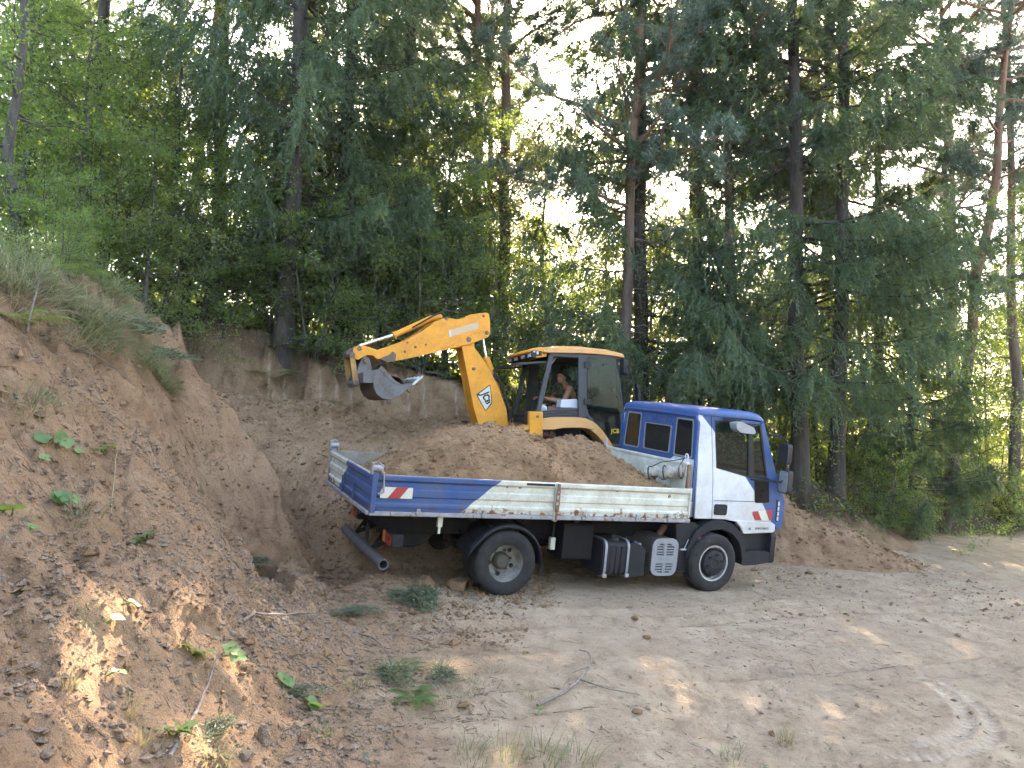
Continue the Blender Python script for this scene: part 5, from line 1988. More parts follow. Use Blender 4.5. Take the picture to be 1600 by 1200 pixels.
# ================================================================ woodland
NEEDLE = leafmat('spruce needles', (.032, .060, .042), (.085, .132, .070), .36, (.26, .33, .08), scale=.9)
PINEN = leafmat('pine needles', (.055, .092, .078), (.135, .185, .145), .25, (.22, .28, .10), scale=.9)
LEAFD = leafmat('dark leaves', (.040, .085, .036), (.10, .165, .060), .50, (.42, .54, .07), scale=1.2)
LEAFL = leafmat('light leaves', (.048, .090, .040), (.115, .172, .066), .52, (.54, .60, .10), scale=1.2)
LEAFSUN = leafmat('pale sun-painted leaves', (.13, .135, .06), (.30, .24, .13), .50, (.60, .50, .22), scale=1.6)  # sunlight is put into this paler, warmer leaf colour
FERN = leafmat('fern', (.030, .075, .024), (.075, .16, .045), .40, (.32, .45, .05), scale=3)
GRASS = leafmat('grass blades', (.055, .085, .036), (.20, .20, .10), .35, (.38, .42, .14), scale=4)
DRYGRASS = leafmat('dry grass', (.19, .165, .09), (.34, .29, .18), .35, (.5, .42, .2), scale=4)
COLT = leafmat('broad leaves', (.055, .12, .040), (.15, .25, .10), .35, (.4, .5, .08), scale=5)
WILT = leafmat('wilted greenery', (.055, .075, .045), (.16, .18, .115), .25, (.3, .35, .15), scale=6)
BARKS = barkmat('spruce bark', (.026, .021, .017), (.090, .072, .060))
BARKP = barkmat('pine bark', (.05, .037, .030), (.14, .105, .085), (.24, .135, .085))
BARKD = barkmat('smooth bark', (.045, .040, .033), (.13, .115, .095))
DEADW = barkmat('dead wood', (.13, .10, .085), (.27, .225, .19))

def unit(v): return v / np.maximum(np.linalg.norm(v, axis=-1, keepdims=True), 1e-9)

def spikes(base, dirn, width, rng):
    """thin triangles: base (N,3), dirn (N,3) incl. length, width (N,)"""
    r = rng.normal(size=base.shape)
    w = unit(np.cross(dirn, r)) * width[:, None] * .5
    return np.stack([base - w, base + w, base + dirn], 1).reshape(-1, 3)

def trunk_mb(path, rads, n=10):
    b = MB()
    b.tube(path, rads, n)
    return b

def curve_pts(P, s):
    """P (B,3 coefficient triple) quadratic branch"""
    return P

def spruce(seed, H=19.0, z0=1.6, Lmax=3.0, dens=1.0, lean=0.0, bare=0.0):
    rng = np.random.default_rng(seed)
    root = bpy.data.objects.new('spruce_tree', None)
    k = 14
    px = np.cumsum(rng.normal(0, .03, k))
    py = np.cumsum(rng.normal(0, .03, k))
    zz = np.linspace(-.5, H, k)
    path = [(px[i] + lean * zz[i], py[i], zz[i]) for i in range(k)]
    r0 = H * .0076
    b = MB()
    b.tube(path, [r0 * 1.5 if i == 0 else r0 * (1 - zz[i] / H * .96) + .008 for i in range(k)], 10)
    NB = int((H - z0) * 9.5 * dens)
    bz = np.sort(z0 + (H - z0 - .2) * rng.random(NB) ** 1.15)
    az = rng.uniform(0, 2 * PI, NB)
    t = (H - bz) / (H - z0)
    L = (Lmax * t ** .75 * rng.uniform(.62, 1.08, NB) + .22)
    bx = np.interp(bz, zz, [p[0] for p in path])
    by = np.interp(bz, zz, [p[1] for p in path])
    a1 = .20 - .58 * t + rng.normal(0, .13, NB)
    a2 = .10 + .26 * t + rng.normal(0, .09, NB)
    tris = []
    for i in range(NB):
        if L[i] > .6 and (i % 2 == 0 or t[i] > .6):
            ss = np.linspace(0, 1, 5)
            b.tube([(bx[i] + math.cos(az[i]) * L[i] * s, by[i] + math.sin(az[i]) * L[i] * s, bz[i] + L[i] * (a1[i] * s + a2[i] * s * s)) for s in ss],
                   [.016 + .009 * L[i], .016, .011, .008, .004], 3, cap=False)
    # drooping side twigs
    nt = (L * 19 * dens + 6).astype(int)
    ib = np.repeat(np.arange(NB), nt)
    s = rng.uniform(.12, 1.0, len(ib)) ** .8
    Lb, ca, sa = L[ib], np.cos(az[ib]), np.sin(az[ib])
    p = np.stack([bx[ib] + ca * Lb * s, by[ib] + sa * Lb * s, bz[ib] + Lb * (a1[ib] * s + a2[ib] * s * s)], -1)
    side = rng.choice([-1, 1], len(ib))
    ang = side * rng.uniform(.5, 1.35, len(ib)) * (1 - .5 * s)
    dx, dy = ca * np.cos(ang) - sa * np.sin(ang), sa * np.cos(ang) + ca * np.sin(ang)
    dz = -rng.uniform(.2, 1.9, len(ib)) * (.30 + .9 * t[ib])
    d = unit(np.stack([dx, dy, dz], -1))
    tl = np.clip(Lb * .34 * (1.15 - .7 * s) * rng.uniform(.6, 1.3, len(ib)), .12, .85)
    m = 14
    it = np.repeat(np.arange(len(ib)), m)
    u = np.tile((np.arange(m) + .3) / m, len(ib)) + rng.uniform(-.05, .05, len(it))
    basep = p[it] + d[it] * (tl[it] * u)[:, None]
    droop = np.zeros((len(it), 3))
    droop[:, 2] = -.35 * tl[it] * u * u
    sd = unit(d[it] * .7 + rng.normal(0, .60, (len(it), 3)) + np.array([0, 0, -.30]))
    ln = rng.uniform(.07, .16, len(it)) * (1.15 - .4 * u)
    tris.append(spikes(basep + droop, sd * ln[:, None], rng.uniform(.020, .036, len(it)), rng))
    # the twig itself
    tris.append(spikes(p, d * tl[:, None] + np.array([0, 0, -.2]) * tl[:, None], np.full(len(p), .022), rng))
    crown = np.concatenate(tris)
    if bare:
        pass
    ch1 = bpy.data.objects.new('trunk', b.mesh('trunk', BARKS, 60, False))
    ch2 = bpy.data.objects.new('crown', np_mesh('crown', crown, 3, NEEDLE))
    for o in (ch1, ch2): o.parent = root
    return root, (ch1, ch2)

def pine(seed, H=20.0, z0=5.0, Lmax=3.6, lean=0.0, nb=46):
    rng = np.random.default_rng(seed)
    root = bpy.data.objects.new('pine_tree', None)
    k = 16
    zz = np.linspace(-.5, H, k)
    px = np.cumsum(rng.normal(0, .07, k)) + lean * zz
    py = np.cumsum(rng.normal(0, .07, k))
    r0 = H * .0080
    b = MB()
    b.tube([(px[i], py[i], zz[i]) for i in range(k)], [r0 * 1.35 if i == 0 else r0 * (1 - zz[i] / H * .85) for i in range(k)], 12)
    clumps = []
    for i in range(nb):
        z = z0 + (H - z0 - .1) * rng.random() ** .85
        t = (H - z) / (H - z0)
        L = Lmax * (.35 + .75 * math.sin(PI * min(1, .15 + t * .85)) ** .7) * rng.uniform(.55, 1.1)
        a = rng.uniform(0, 2 * PI)
        x0, y0 = np.interp(z, zz, px), np.interp(z, zz, py)
        n_ = 8
        q = np.array([x0, y0, z])
        d = np.array([math.cos(a), math.sin(a), rng.uniform(-.05, .35)])
        pts = [q.copy()]
        for j in range(n_):
            d = unit(d + rng.normal(0, .16, 3) + np.array([0, 0, .04]))
            q = q + d * L / n_
            pts.append(q.copy())
        b.tube([tuple(p_) for p_ in pts], list(np.linspace(.020 + .009 * L, .006, n_ + 1)), 5, cap=False)
        for j in range(2, n_ + 1):
            for _ in range(2 if j < n_ else 3):
                d2 = unit(d + rng.normal(0, .7, 3) + np.array([0, 0, .25]))
                l2 = rng.uniform(.25, .75)
                e = pts[j] + d2 * l2
                b.tube([tuple(pts[j]), tuple((pts[j] + e) / 2 + np.array([0, 0, .02])), tuple(e)], [.012, .008, .005], 3, cap=False)
                for f in (.55, .8, 1.0):
                    clumps.append((pts[j] + d2 * l2 * f, d2))
        # dead stubs stay bare
    for i in range(14):
        z = rng.uniform(2.0, z0)
        a = rng.uniform(0, 2 * PI)
        x0, y0 = np.interp(z, zz, px), np.interp(z, zz, py)
        l2 = rng.uniform(.3, 1.6)
        b.tube([(x0, y0, z), (x0 + math.cos(a) * l2 * .5, y0 + math.sin(a) * l2 * .5, z + .05), (x0 + math.cos(a) * l2, y0 + math.sin(a) * l2, z - .1)], [.014, .010, .004], 4, cap=False)
    cp = np.array([c[0] for c in clumps])
    cd = np.array([c[1] for c in clumps])
    m = 46
    it = np.repeat(np.arange(len(cp)), m)
    off = rng.normal(0, .05, (len(it), 3))
    dr = unit(cd[it] * .55 + rng.normal(0, .75, (len(it), 3)) + np.array([0, 0, .3]))
    ln = rng.uniform(.09, .17, len(it))
    tr = spikes(cp[it] + off, dr * ln[:, None], rng.uniform(.014, .024, len(it)), rng)
    ch1 = bpy.data.objects.new('trunk', b.mesh('trunk', BARKP, 60, False))
    ch2 = bpy.data.objects.new('crown', np_mesh('crown', tr, 3, PINEN))
    for o in (ch1, ch2): o.parent = root
    return root, (ch1, ch2)

def leaf_quads(c, size, rng, upb=.5, aspect=.62):
    N = len(c)
    nrm = unit(rng.normal(0, 1, (N, 3)) * .8 + np.array([0, 0, upb]))
    a = unit(np.cross(nrm, rng.normal(size=(N, 3))))
    bb = np.cross(nrm, a)
    s = (size * rng.uniform(.65, 1.25, N))[:, None]
    fold = nrm * s * rng.uniform(-.12, .12, N)[:, None]
    return np.stack([c - a * s * .5, c + bb * s * .5 * aspect + fold, c + a * s * .55 - fold, c - bb * s * .5 * aspect + fold], 1).reshape(-1, 3)

def broadleaf(seed, H=9.0, z0=1.2, spread=2.4, nleaf=9000, leaf=.085, mat=None, stems=1, name='leafy_tree', upb=.5, droop=0.0):
    rng = np.random.default_rng(seed)
    root = bpy.data.objects.new(name, None)
    b = MB()
    tips = []
    for st in range(stems):
        k = 9
        az0 = rng.uniform(0, 2 * PI)
        ln = .0 if stems == 1 else rng.uniform(.12, .45)
        zz = np.linspace(-.2, H * rng.uniform(.82, 1.0), k)
        px = np.cumsum(rng.normal(0, H * .012, k)) + ln * zz * math.cos(az0)
        py = np.cumsum(rng.normal(0, H * .012, k)) + ln * zz * math.sin(az0)
        r0 = (H * .0105 + .01) / math.sqrt(stems)
        b.tube([(px[i], py[i], zz[i]) for i in range(k)], [r0 * (1 - .9 * i / (k - 1)) + .004 for i in range(k)], 8)
        nb = max(6, int(34 / stems))
        for i in range(nb):
            z = z0 + (zz[-1] - z0) * (i + rng.random()) / nb
            t = (z - z0) / max(.1, zz[-1] - z0)
            L = spread * (.45 + .75 * math.sin(PI * min(1, .22 + .75 * t))) * rng.uniform(.55, 1.1) / (1 if stems == 1 else 1.5)
            a = rng.uniform(0, 2 * PI)
            q = np.array([np.interp(z, zz, px), np.interp(z, zz, py), z])
            d = np.array([math.cos(a), math.sin(a), rng.uniform(.05, .7)])
            pts = [q.copy()]
            for j in range(5):
                d = unit(d + rng.normal(0, .2, 3) + np.array([0, 0, -.08 - droop]))
                q = q + d * L / 5
                pts.append(q.copy())
            b.tube([tuple(p_) for p_ in pts], [r0 * .38 * (1 - t * .5) + .004, .012, .009, .007, .005, .003], 4, cap=False)
            for j in range(1, 6):
                for _ in range(3):
                    d2 = unit(d + rng.normal(0, .8, 3))
                    l2 = L * rng.uniform(.15, .42)
                    e = pts[j] + d2 * l2
                    if rng.random() < .5: b.tube([tuple(pts[j]), tuple(e)], [.006, .003], 3, cap=False)
                    for f in np.linspace(.3, 1.0, 4): tips.append(pts[j] + d2 * l2 * f)
    tips = np.array(tips)
    it = rng.integers(0, len(tips), nleaf)
    c = tips[it] + rng.normal(0, 1, (nleaf, 3)) * np.array([.10, .10, .06]) * (spread / 2) ** .5
    tr = leaf_quads(c, np.full(nleaf, leaf), rng, upb)
    ch1 = bpy.data.objects.new('trunk' if stems == 1 else 'stems', b.mesh('trunk', BARKD, 60, False))
    ch2 = bpy.data.objects.new('crown' if stems == 1 else 'foliage', np_mesh('crown', tr, 4, mat or LEAFD))
    for o in (ch1, ch2): o.parent = root
    return root, (ch1, ch2)

PROTO = {}
def proto(key, made):
    PROTO[key] = made
proto('s0', spruce(21, 20, 1.9, 3.0, .95))
proto('s1', spruce(22, 17, 2.0, 2.5, .95))
proto('s2', spruce(23, 22, 4.6, 2.7, .8))
proto('s3', spruce(24, 9, .4, 1.8, 1.15))
proto('p0', pine(31, 18, 4.6, 3.9, 0.0, 74))
proto('p1', pine(32, 21, 9.0, 3.2, .02, 40))
proto('p2', pine(33, 22, 12.0, 3.0, .0, 34))
proto('d0', broadleaf(41, 11, 1.6, 2.9, 15000, .085, LEAFD))
proto('d1', broadleaf(42, 8, 1.0, 2.3, 10000, .080, LEAFL))
proto('d2', broadleaf(43, 6.5, .6, 1.9, 8000, .075, LEAFD))
proto('d3', broadleaf(46, 9, 1.0, 2.6, 13000, .075, LEAFSUN))
proto('b0', broadleaf(44, 2.6, .1, 1.3, 4200, .060, LEAFD, 6, 'leafy_shrub'))
proto('b1', broadleaf(45, 2.2, .1, 1.2, 3600, .065, LEAFL, 6, 'leafy_shrub'))
proto('b2', broadleaf(47, 3.6, .1, 1.5, 5200, .070, LEAFD, 5, 'leafy_shrub'))

USED = set()
def plant(key, x, y, sc, rz, label, cat, group=None, lean=(0, 0), name=None, dz=0.0):
    root, parts = PROTO[key]
    sc3 = sc if isinstance(sc, tuple) else (sc, sc, sc)
    loc = (x, y, gz(x, y) - .05 + dz)
    if key not in USED:
        USED.add(key)
        C.objects.link(root)
        for p_ in parts: C.objects.link(p_)
        o = root
        o.location, o.rotation_euler, o.scale = loc, (lean[0], lean[1], rz), sc3
        tag(o, label, cat, group)
    else:
        o = copy_tree(root, loc, rz, sc3, label, cat, group, lean)
    return o

FRONT = 'trees along the edge of the clearing'
T_ = [
 # key, x, y, scale, turn, label, category, lean
 ('s0', 6.15, 16.4, 1.2, .3, 'tall dark spruce with a straight bare trunk standing just right of the truck cab', 'tree', (0, 0)),
 ('s1', 7.25, 17.2, 1.35, 1.7, 'slim spruce with a forked foot, second trunk right of the truck cab', 'tree', (0, 0)),
 ('s0', 3.0, 17.2, 1.15, 2.2, 'broad spruce with hanging boughs directly above the gap between digger and truck cab', 'tree', (0, 0)),
 ('s2', 4.7, 19.6, 1.2, 4.0, 'spruce with feathery drooping boughs above the roof of the truck cab', 'tree', (0, 0)),
 ('p0', 2.35, 16.2, 1.0, .9, 'big pine with blue green needle clumps spreading over the middle of the picture', 'tree', (0, 0)),
 ('p0', 5.0, 17.4, 1.02, 3.6, 'pine whose reddish trunk shows high above the truck cab', 'tree', (0, 0)),
 ('p1', -.25, 18.6, 1.0, 2.0, 'pine with a thick brown trunk rising above the bend of the digger arm', 'tree', (0, 0)),
 ('s0', -4.55, 15.0, 1.15, 5.1, 'spruce with a pale grey trunk behind the dug wall, left of the digger bucket', 'tree', (0, 0)),
 ('s1', -3.75, 17.2, 1.4, .8, 'dark trunked spruce standing behind the wall above the digger bucket', 'tree', (0, 0)),
 ('s0', -2.45, 18.2, 1.25, 1.2, 'spruce with layered boughs above the digger arm', 'tree', (0, 0)),
 ('p2', -9.6, 22.0, 1.0, .2, 'bare stemmed pine leaning right against the bright gap at upper left', 'tree', (0, R(5))),
 ('p2', -11.3, 24.5, 1.0, 1.9, 'slender bare pine left of the leaning pine at upper left', 'tree', (0, R(1.5))),
 ('s1', -8.9, 15.8, 1.15, 2.6, 'dense dark spruce at the upper left behind the pale bushes', 'tree', (0, 0)),
 ('s2', -6.9, 17.6, .95, 1.1, 'spruce between the leaning pine and the grey trunk at upper left', 'tree', (0, 0)),
 ('d0', -7.2, 10.8, .72, .4, 'pale leafed young tree at the left edge above the grassy bank', 'tree', (0, 0)),
 ('d2', -7.3, 12.6, .85, 1.9, 'small dark leafed tree behind the ferns at the left', 'tree', (0, 0)),
 ('d2', -5.9, 14.4, .75, 3.3, 'leafy sapling behind the left end of the dug wall', 'tree', (0, 0)),
 ('d0', -1.35, 16.9, .62, 2.4, 'green leafed young tree right behind the digger arm', 'tree', (0, 0)),
 ('d3', .85, 18.7, .86, .5, 'sunlit tree with pale sun-painted leaves above the digger cab', 'tree', (0, 0)),
 ('d1', -.5, 19.2, .85, 4.4, 'light green tree left of the pale sunlit tree', 'tree', (0, 0)),
 ('s3', 4.2, 16.3, .75, .2, 'young spruce with low boughs behind the truck cab', 'tree', (0, 0)),
 ('s3', 9.7, 18.7, 1.05, 2.9, 'dark spruce with curtains of boughs right of the two trunks', 'tree', (0, 0)),
 ('d0', 9.1, 19.3, .66, 1.0, 'broad leafed tree under the dark spruce beside the track', 'tree', (0, 0)),
 ('p1', 10.75, 19.4, .92, 5.2, 'pale leaning pine trunk beside the far end of the track', 'tree', (0, R(8.5))),
 ('p1', 14.3, 22.0, 1.0, .7, 'pine with an orange stem near the right edge', 'tree', (0, R(-2))),
 ('d0', 10.9, 15.6, .72, 3.9, 'dark leafed tree cut by the right edge of the picture', 'tree', (0, 0)),
 ('p0', -.9, 19.6, 1.1, 5.0, 'pine with spreading needle clumps above the top of the digger boom', 'tree', (0, 0)),
 ('p0', 8.2, 19.8, 1.05, 4.2, 'pine with needle clumps high between the slim spruce and the bright gap', 'tree', (0, 0)),
 ('p0', 11.9, 20.9, 1.0, 2.1, 'pine with dark needle clumps against the bright sky at upper right', 'tree', (0, 0)),
 ('s2', 9.3, 19.6, .85, 1.4, 'tall thin spruce with ragged boughs left of the bright sky gap', 'tree', (0, 0)),
 ('d2', 6.7, 18.9, 1.0, .9, 'leafy understorey tree between the spruce trunks right of the cab', 'tree', (0, 0)),
 ('d1', -6.2, 12.9, .62, 2.9, 'light leafed sapling on the upper left rim between the ferns', 'tree', (0, 0)),
 ('d2', -8.6, 13.6, 1.0, .9, 'dark green bushy tree at the far left in front of the spruces', 'tree', (0, 0)),
 ('d1', -4.9, 16.4, .75, 1.2, 'light leafed tree behind the rim left of the grey spruce trunk', 'tree', (0, 0)),
 ('d1', -2.7, 16.6, .6, 3.7, 'light leafed sapling behind the digger bucket', 'tree', (0, 0)),
 ('d2', .5, 17.6, .7, 3.1, 'dark leafed sapling above the digger cab roof', 'tree', (0, 0)),
 ('d2', 2.4, 17.3, .62, 5.3, 'leafy sapling behind the digger cab', 'tree', (0, 0)),
]
for (key, x, y, sc, rz, lab, cat, ln) in T_:
    plant(key, x, y, sc, rz, lab, cat, FRONT, ln)
SH_ = [
 ('b0', -3.9, 15.0, 1.25, .3, 'glossy dark shrub on the rim of the dug wall left of the bucket'),
 ('b1', -2.9, 15.4, 1.15, 1.3, 'light green shrub on the rim just behind the digger bucket'),
 ('b0', -1.9, 15.8, 1.15, 2.3, 'dark shrub behind the middle of the digger arm'),
 ('b2', -.6, 16.2, 1.05, 4.3, 'tall shrub between the digger boom and the digger cab'),
 ('b0', .4, 16.3, 1.1, 5.3, 'shrub behind the open rear window of the digger cab'),
 ('b2', -7.0, 12.9, .8, .6, 'tall shrub on the upper left rim behind the ferns'),
 ('b0', -5.6, 14.7, .65, 1.6, 'low shrub at the top of the dug wall'),
 ('b1', -7.5, 11.2, .8, 2.6, 'pale shrub at the left edge above the grass'),
 ('b1', -4.8, 15.2, 1.1, 3.3, 'light green shrub at the foot of the grey spruce trunk'),
 ('b0', -5.5, 14.4, .95, 4.3, 'dark shrub on the rim left of the grey spruce trunk'),
 ('b1', -6.3, 13.5, .95, 5.3, 'light shrub above the far left end of the dug wall'),
 ('b1', -4.95, 7.7, .28, .3, 'little leafy weed in the crest grass at the left edge'),
 ('b0', -5.05, 8.5, .30, 1.3, 'dark little weed in the crest grass near the pale stick'),
 ('b1', -5.3, 9.2, .30, 2.3, 'leafy weed at the right end of the crest grass'),
 ('b2', 2.1, 16.0, .85, 2.7, 'tall shrub at the foot of the big pine behind the digger cab'),
 ('b0', -6.3, 10.3, .6, 1.1, 'low shrub behind the crest grass at the left'),
 ('b1', -5.7, 10.9, .45, 2.1, 'little pale shrub on the crest above the slid grass'),
 ('b0', -5.9, 11.2, .5, 3.1, 'dark little shrub at the left end of the dug wall'),
 ('b0', 5.9, 16.9, .6, 3.6, 'low shrub at the foot of the tall spruce right of the cab'),
 ('b0', 8.4, 17.3, .75, 4.6, 'shrub on the bank above the far soil heap'),
 ('b1', 9.2, 17.5, .55, 5.6, 'bright shrub at the bend of the track'),
 ('b1', 12.2, 20.9, .6, .9, 'sunlit bush beyond the end of the track'),
 ('b1', 13.9, 21.4, .75, 1.9, 'sunlit bush beyond the track at the right edge'),
 ('b0', 10.6, 20.6, .8, 2.9, 'dark bush beside the foot of the leaning pine'),
 ('b2', 3.6, 17.0, .75, 3.9, 'tall shrub seen over the roof of the truck cab'),
 ('b2', 7.9, 19.0, .9, 4.9, 'tall shrub in the wood right of the spruce trunks'),
]
for (key, x, y, sc, rz, lab) in SH_:
    plant(key, x, y, sc, rz, lab, 'shrub', 'shrubs along the edge of the wood')
# thicket filling the space under the crowns, bush by bush
rt = np.random.default_rng(123)
THICK = []
for (x0, x1, y0, y1, n_) in ((-11, -6.2, 13.0, 19, 9), (-6.2, -1.0, 16.2, 20, 10), (-1.0, 4.0, 17.6, 21.5, 8), (4.5, 9.0, 18.6, 23, 8), (9.8, 18, 20.8, 25, 11)):
    for i in range(n_):
        THICK.append((x0 + (x1 - x0) * (i + rt.random()) / n_, rt.uniform(y0, y1)))
for i, (x, y) in enumerate(THICK):
    plant(('d2', 'b2', 'd1', 'b2', 'd2', 'b0')[i % 6], float(x), float(y), float(rt.uniform(.6, 1.0)) * (1.0 if i % 6 in (0, 2, 4) else 1.35), float(rt.uniform(0, 6.28)),
          'leafy bush in the thicket under the tall trees', 'shrub', 'thicket under the tall trees')
# the rows of trees further in, which nothing sets apart
rb = np.random.default_rng(77)
BACK = [(-13, 20), (-15.5, 26), (-6.0, 24), (-3.6, 26), (-.9, 27), (11.2, 27), (15.5, 27), (18, 24), (13.5, 33),
        (-5.5, 34), (-10, 36), (-17, 33), (20.5, 29), (-18.5, 23)]
for i, (x, y) in enumerate(BACK):
    key = ('s2', 's1', 'p2', 's0', 'p1', 's2')[i % 6]
    plant(key, x, y, float(rb.uniform(.85, 1.1)), float(rb.uniform(0, 6.28)), 'conifer deep in the wood behind the front row of trees', 'tree', 'conifers deep in the wood')
UNDER = [(-9.5, 19), (-7.8, 21.5), (-5.2, 19.5), (-2.8, 21), (-.9, 22.5), (1.9, 23), (3.9, 21.8), (5.6, 21), (8.3, 21.6), (10.2, 25), (12.4, 23), (15.8, 23.5), (-12.4, 22.5), (6.9, 25.8), (.2, 28.5), (-6.5, 28), (14, 28), (18.5, 27)]
for i, (x, y) in enumerate(UNDER):
    key = ('d2', 'd1', 'd0', 'b2', 'd1')[i % 5]
    plant(key, x, y, float(rb.uniform(.55, .85)), float(rb.uniform(0, 6.28)), 'leafy undergrowth tree deep in the wood', 'tree', 'undergrowth deep in the wood')

# unseen trees added on the viewer's side to block low sky light
for i, (x, y) in enumerate([(-9, -9), (-4.5, -12.5), (0.5, -11), (5.5, -13), (10.5, -10), (15, -7), (17.5, -1), (19, 6), (-13, -4), (-8, -16), (2.5, -17), (13, -15), (-2, -8), (3, -8.5), (8, -8), (-6, -7), (13, -4.5), (16, 3)]):
    plant(('s0', 's1', 's2')[i % 3] if i < 12 else 'd0', float(x), float(y), 1.0 if i < 12 else .6, i * 1.1, 'tree added for shade on the near side of the clearing, out of the picture', 'tree', 'added trees behind the viewer')
# the wood going on behind, leaf mass too far in to tell apart
rg = np.random.default_rng(64)
N = 34000
ang = rg.uniform(-.95, .95, N)
dist = rg.uniform(29, 46, N)
x, y = np.sin(ang) * dist, np.cos(ang) * dist
zt = 9.0 * rg.random(N) ** 1.5 * (.55 + .8 * (fbm(x, y, .18, 3) + .3))
keep = fbm(x + zt * .7, y + zt * .4, .45, 3) > -.12
x, y, zt = x[keep], y[keep], zt[keep]
c = np.stack([x, y, gzv(x, y) + np.maximum(zt, .1)], -1)
tag(link(bpy.data.objects.new('distant_wood', np_mesh('distant_wood', leaf_quads(c, np.full(len(c), .30), rg, .4, .6), 4, LEAFL))), 'leafy wood far behind the trees, read as one mass', 'wood', kind='stuff')

# ================================================================ soil heap beyond the cab
HX = np.linspace(-2.4, 2.4, 110)
HY = np.linspace(-1.7, 1.7, 80)
hx, hy = np.meshgrid(HX, HY)
hz = 1.15 * np.clip(1 - np.sqrt(((hx + .75) / (1.2 + 1.5 * sstep(-.75, .6, hx))) ** 2 + (hy / 1.15) ** 2), 0, 1) ** .95
hz = hz * (1 + .22 * fbm(hx, hy, 1.3, 3)) + .035 * fbm(hx + 3, hy, 5, 3) * (hz > .01) + .015 * fbm(hx, hy, 14, 2)
hz = hz - .03
HC = (5.6, 14.15)
hzw = gzv(hx.ravel() + HC[0], hy.ravel() + HC[1]).reshape(hx.shape)
idx = np.arange(hx.size).reshape(hx.shape)
q = np.stack([idx[:-1, :-1], idx[:-1, 1:], idx[1:, 1:], idx[1:, :-1]], -1).reshape(-1, 4)
heap = thing('soil_heap', 'spread heap of light brown soil on the ground beyond the front of the truck', 'soil heap', (HC[0], HC[1], 0))
link(bpy.data.objects.new('heap', idx_mesh('heap', np.stack([hx, hy, hz + hzw], -1).reshape(-1, 3), q, CLOD, True)), heap)
rg = np.random.default_rng(8)
N = 1500
xy = np.stack([rg.uniform(-2.0, 2.2, N), rg.uniform(-1.1, 1.1, N)], -1)
def hz_at(x, y):
    i = np.clip(((x - HX[0]) / (HX[1] - HX[0])).astype(int), 0, len(HX) - 2)
    j = np.clip(((y - HY[0]) / (HY[1] - HY[0])).astype(int), 0, len(HY) - 2)
    return (hz + hzw)[j, i]
P_, F_ = scatter_lumps(xy, np.clip(rg.lognormal(-3.9, .5, N), .01, .07), rg, .8, ICO1, hz_at)
tag(link(bpy.data.objects.new('clods', idx_mesh('clods', P_, F_, CLOD)), heap), kind='stuff')

# ================================================================ stones and clods on the ground
STONE = make_soilmat('pale stone', (.20, .138, .096), (.32, .232, .168), (.43, .33, .25))
def in_bank(x, y, a, b):
    return (x > a) & (x < b)
rg = np.random.default_rng(19)
def pick(n, x0, x1, y0, y1, dens):
    xy = np.stack([rg.uniform(x0, x1, n), rg.uniform(y0, y1, n)], -1)
    return xy[rg.random(n) < dens(xy[:, 0], xy[:, 1])]
def patch(x, y, s, lo, hi): return sstep(lo, hi, fbm(x, y, s, 3))
# gravel: thick on the lower bank, thin elsewhere
OCT = (np.array([[1, 0, 0], [-1, 0, 0], [0, 1, 0], [0, -1, 0], [0, 0, 1], [0, 0, -1]], float),
       np.array([[0, 2, 4], [2, 1, 4], [1, 3, 4], [3, 0, 4], [2, 0, 5], [1, 2, 5], [3, 1, 5], [0, 3, 5]]))
g1 = pick(46000, -4.4, .3, 2.9, 8.8, lambda x, y: (.22 + .78 * patch(x, y, 1.0, -.12, .30)) * (1 - sstep(.6, 2.6, -1.6 - x) * .75) * (1 - sstep(-1.6, -.3, x + .9 * fbm(x, y, 1.1, 3))))
g2 = pick(16000, -7.0, -1.0, 4.0, 11.0, lambda x, y: .30 + .5 * patch(x, y, 1.0, -.1, .4))
g3 = pick(9000, -1.5, 8.4, 3.2, 14.0, lambda x, y: .10 + .6 * patch(x, y, .9, .05, .5))
xy = np.concatenate([g1, g2, g3])
sz = np.clip(rg.lognormal(-4.75, .50, len(xy)), .004, .034)
sz[:len(g1)] = np.clip(sz[:len(g1)] * 1.45, .004, .040)
P_, F_ = scatter_lumps(xy, sz, rg, .75, OCT)
tag(link(bpy.data.objects.new('gravel', idx_mesh('gravel', P_, F_, STONE))), 'small stones and crumbs strewn over bank and driven ground', 'gravel', kind='stuff')
c1 = pick(20000, -5.8, .6, 9.0, 15.0, lambda x, y: np.where(inside(x, y), .8, .30))
c2 = pick(6000, -2.8, .2, 7.4, 10.4, lambda x, y: .25 + .6 * patch(x, y, 1.2, -.1, .4))
c3 = pick(16000, -7.0, -1.2, 3.6, 11.5, lambda x, y: .25 + .7 * patch(x, y, 1.1, -.1, .4))
c4 = pick(2000, 3.0, 8.4, 9.6, 14.0, lambda x, y: .2 + .6 * patch(x, y, .9, 0, .4))
c5 = pick(1200, -1.0, 8.4, 3.2, 12.0, lambda x, y: .10 + .6 * patch(x, y + 50, .7, .1, .5))
xy = np.concatenate([c1, c2, c3, c4, c5])
sz = np.clip(rg.lognormal(-4.45, .62, len(xy)), .006, .07)
P_, F_ = scatter_lumps(xy, sz, rg, .8, OCT, gzv, .35)
tag(link(bpy.data.objects.new('soil_crumbs', idx_mesh('soil_crumbs', P_, F_, CLOD))), 'loose soil crumbs in the pit and on the bank', 'soil', kind='stuff')

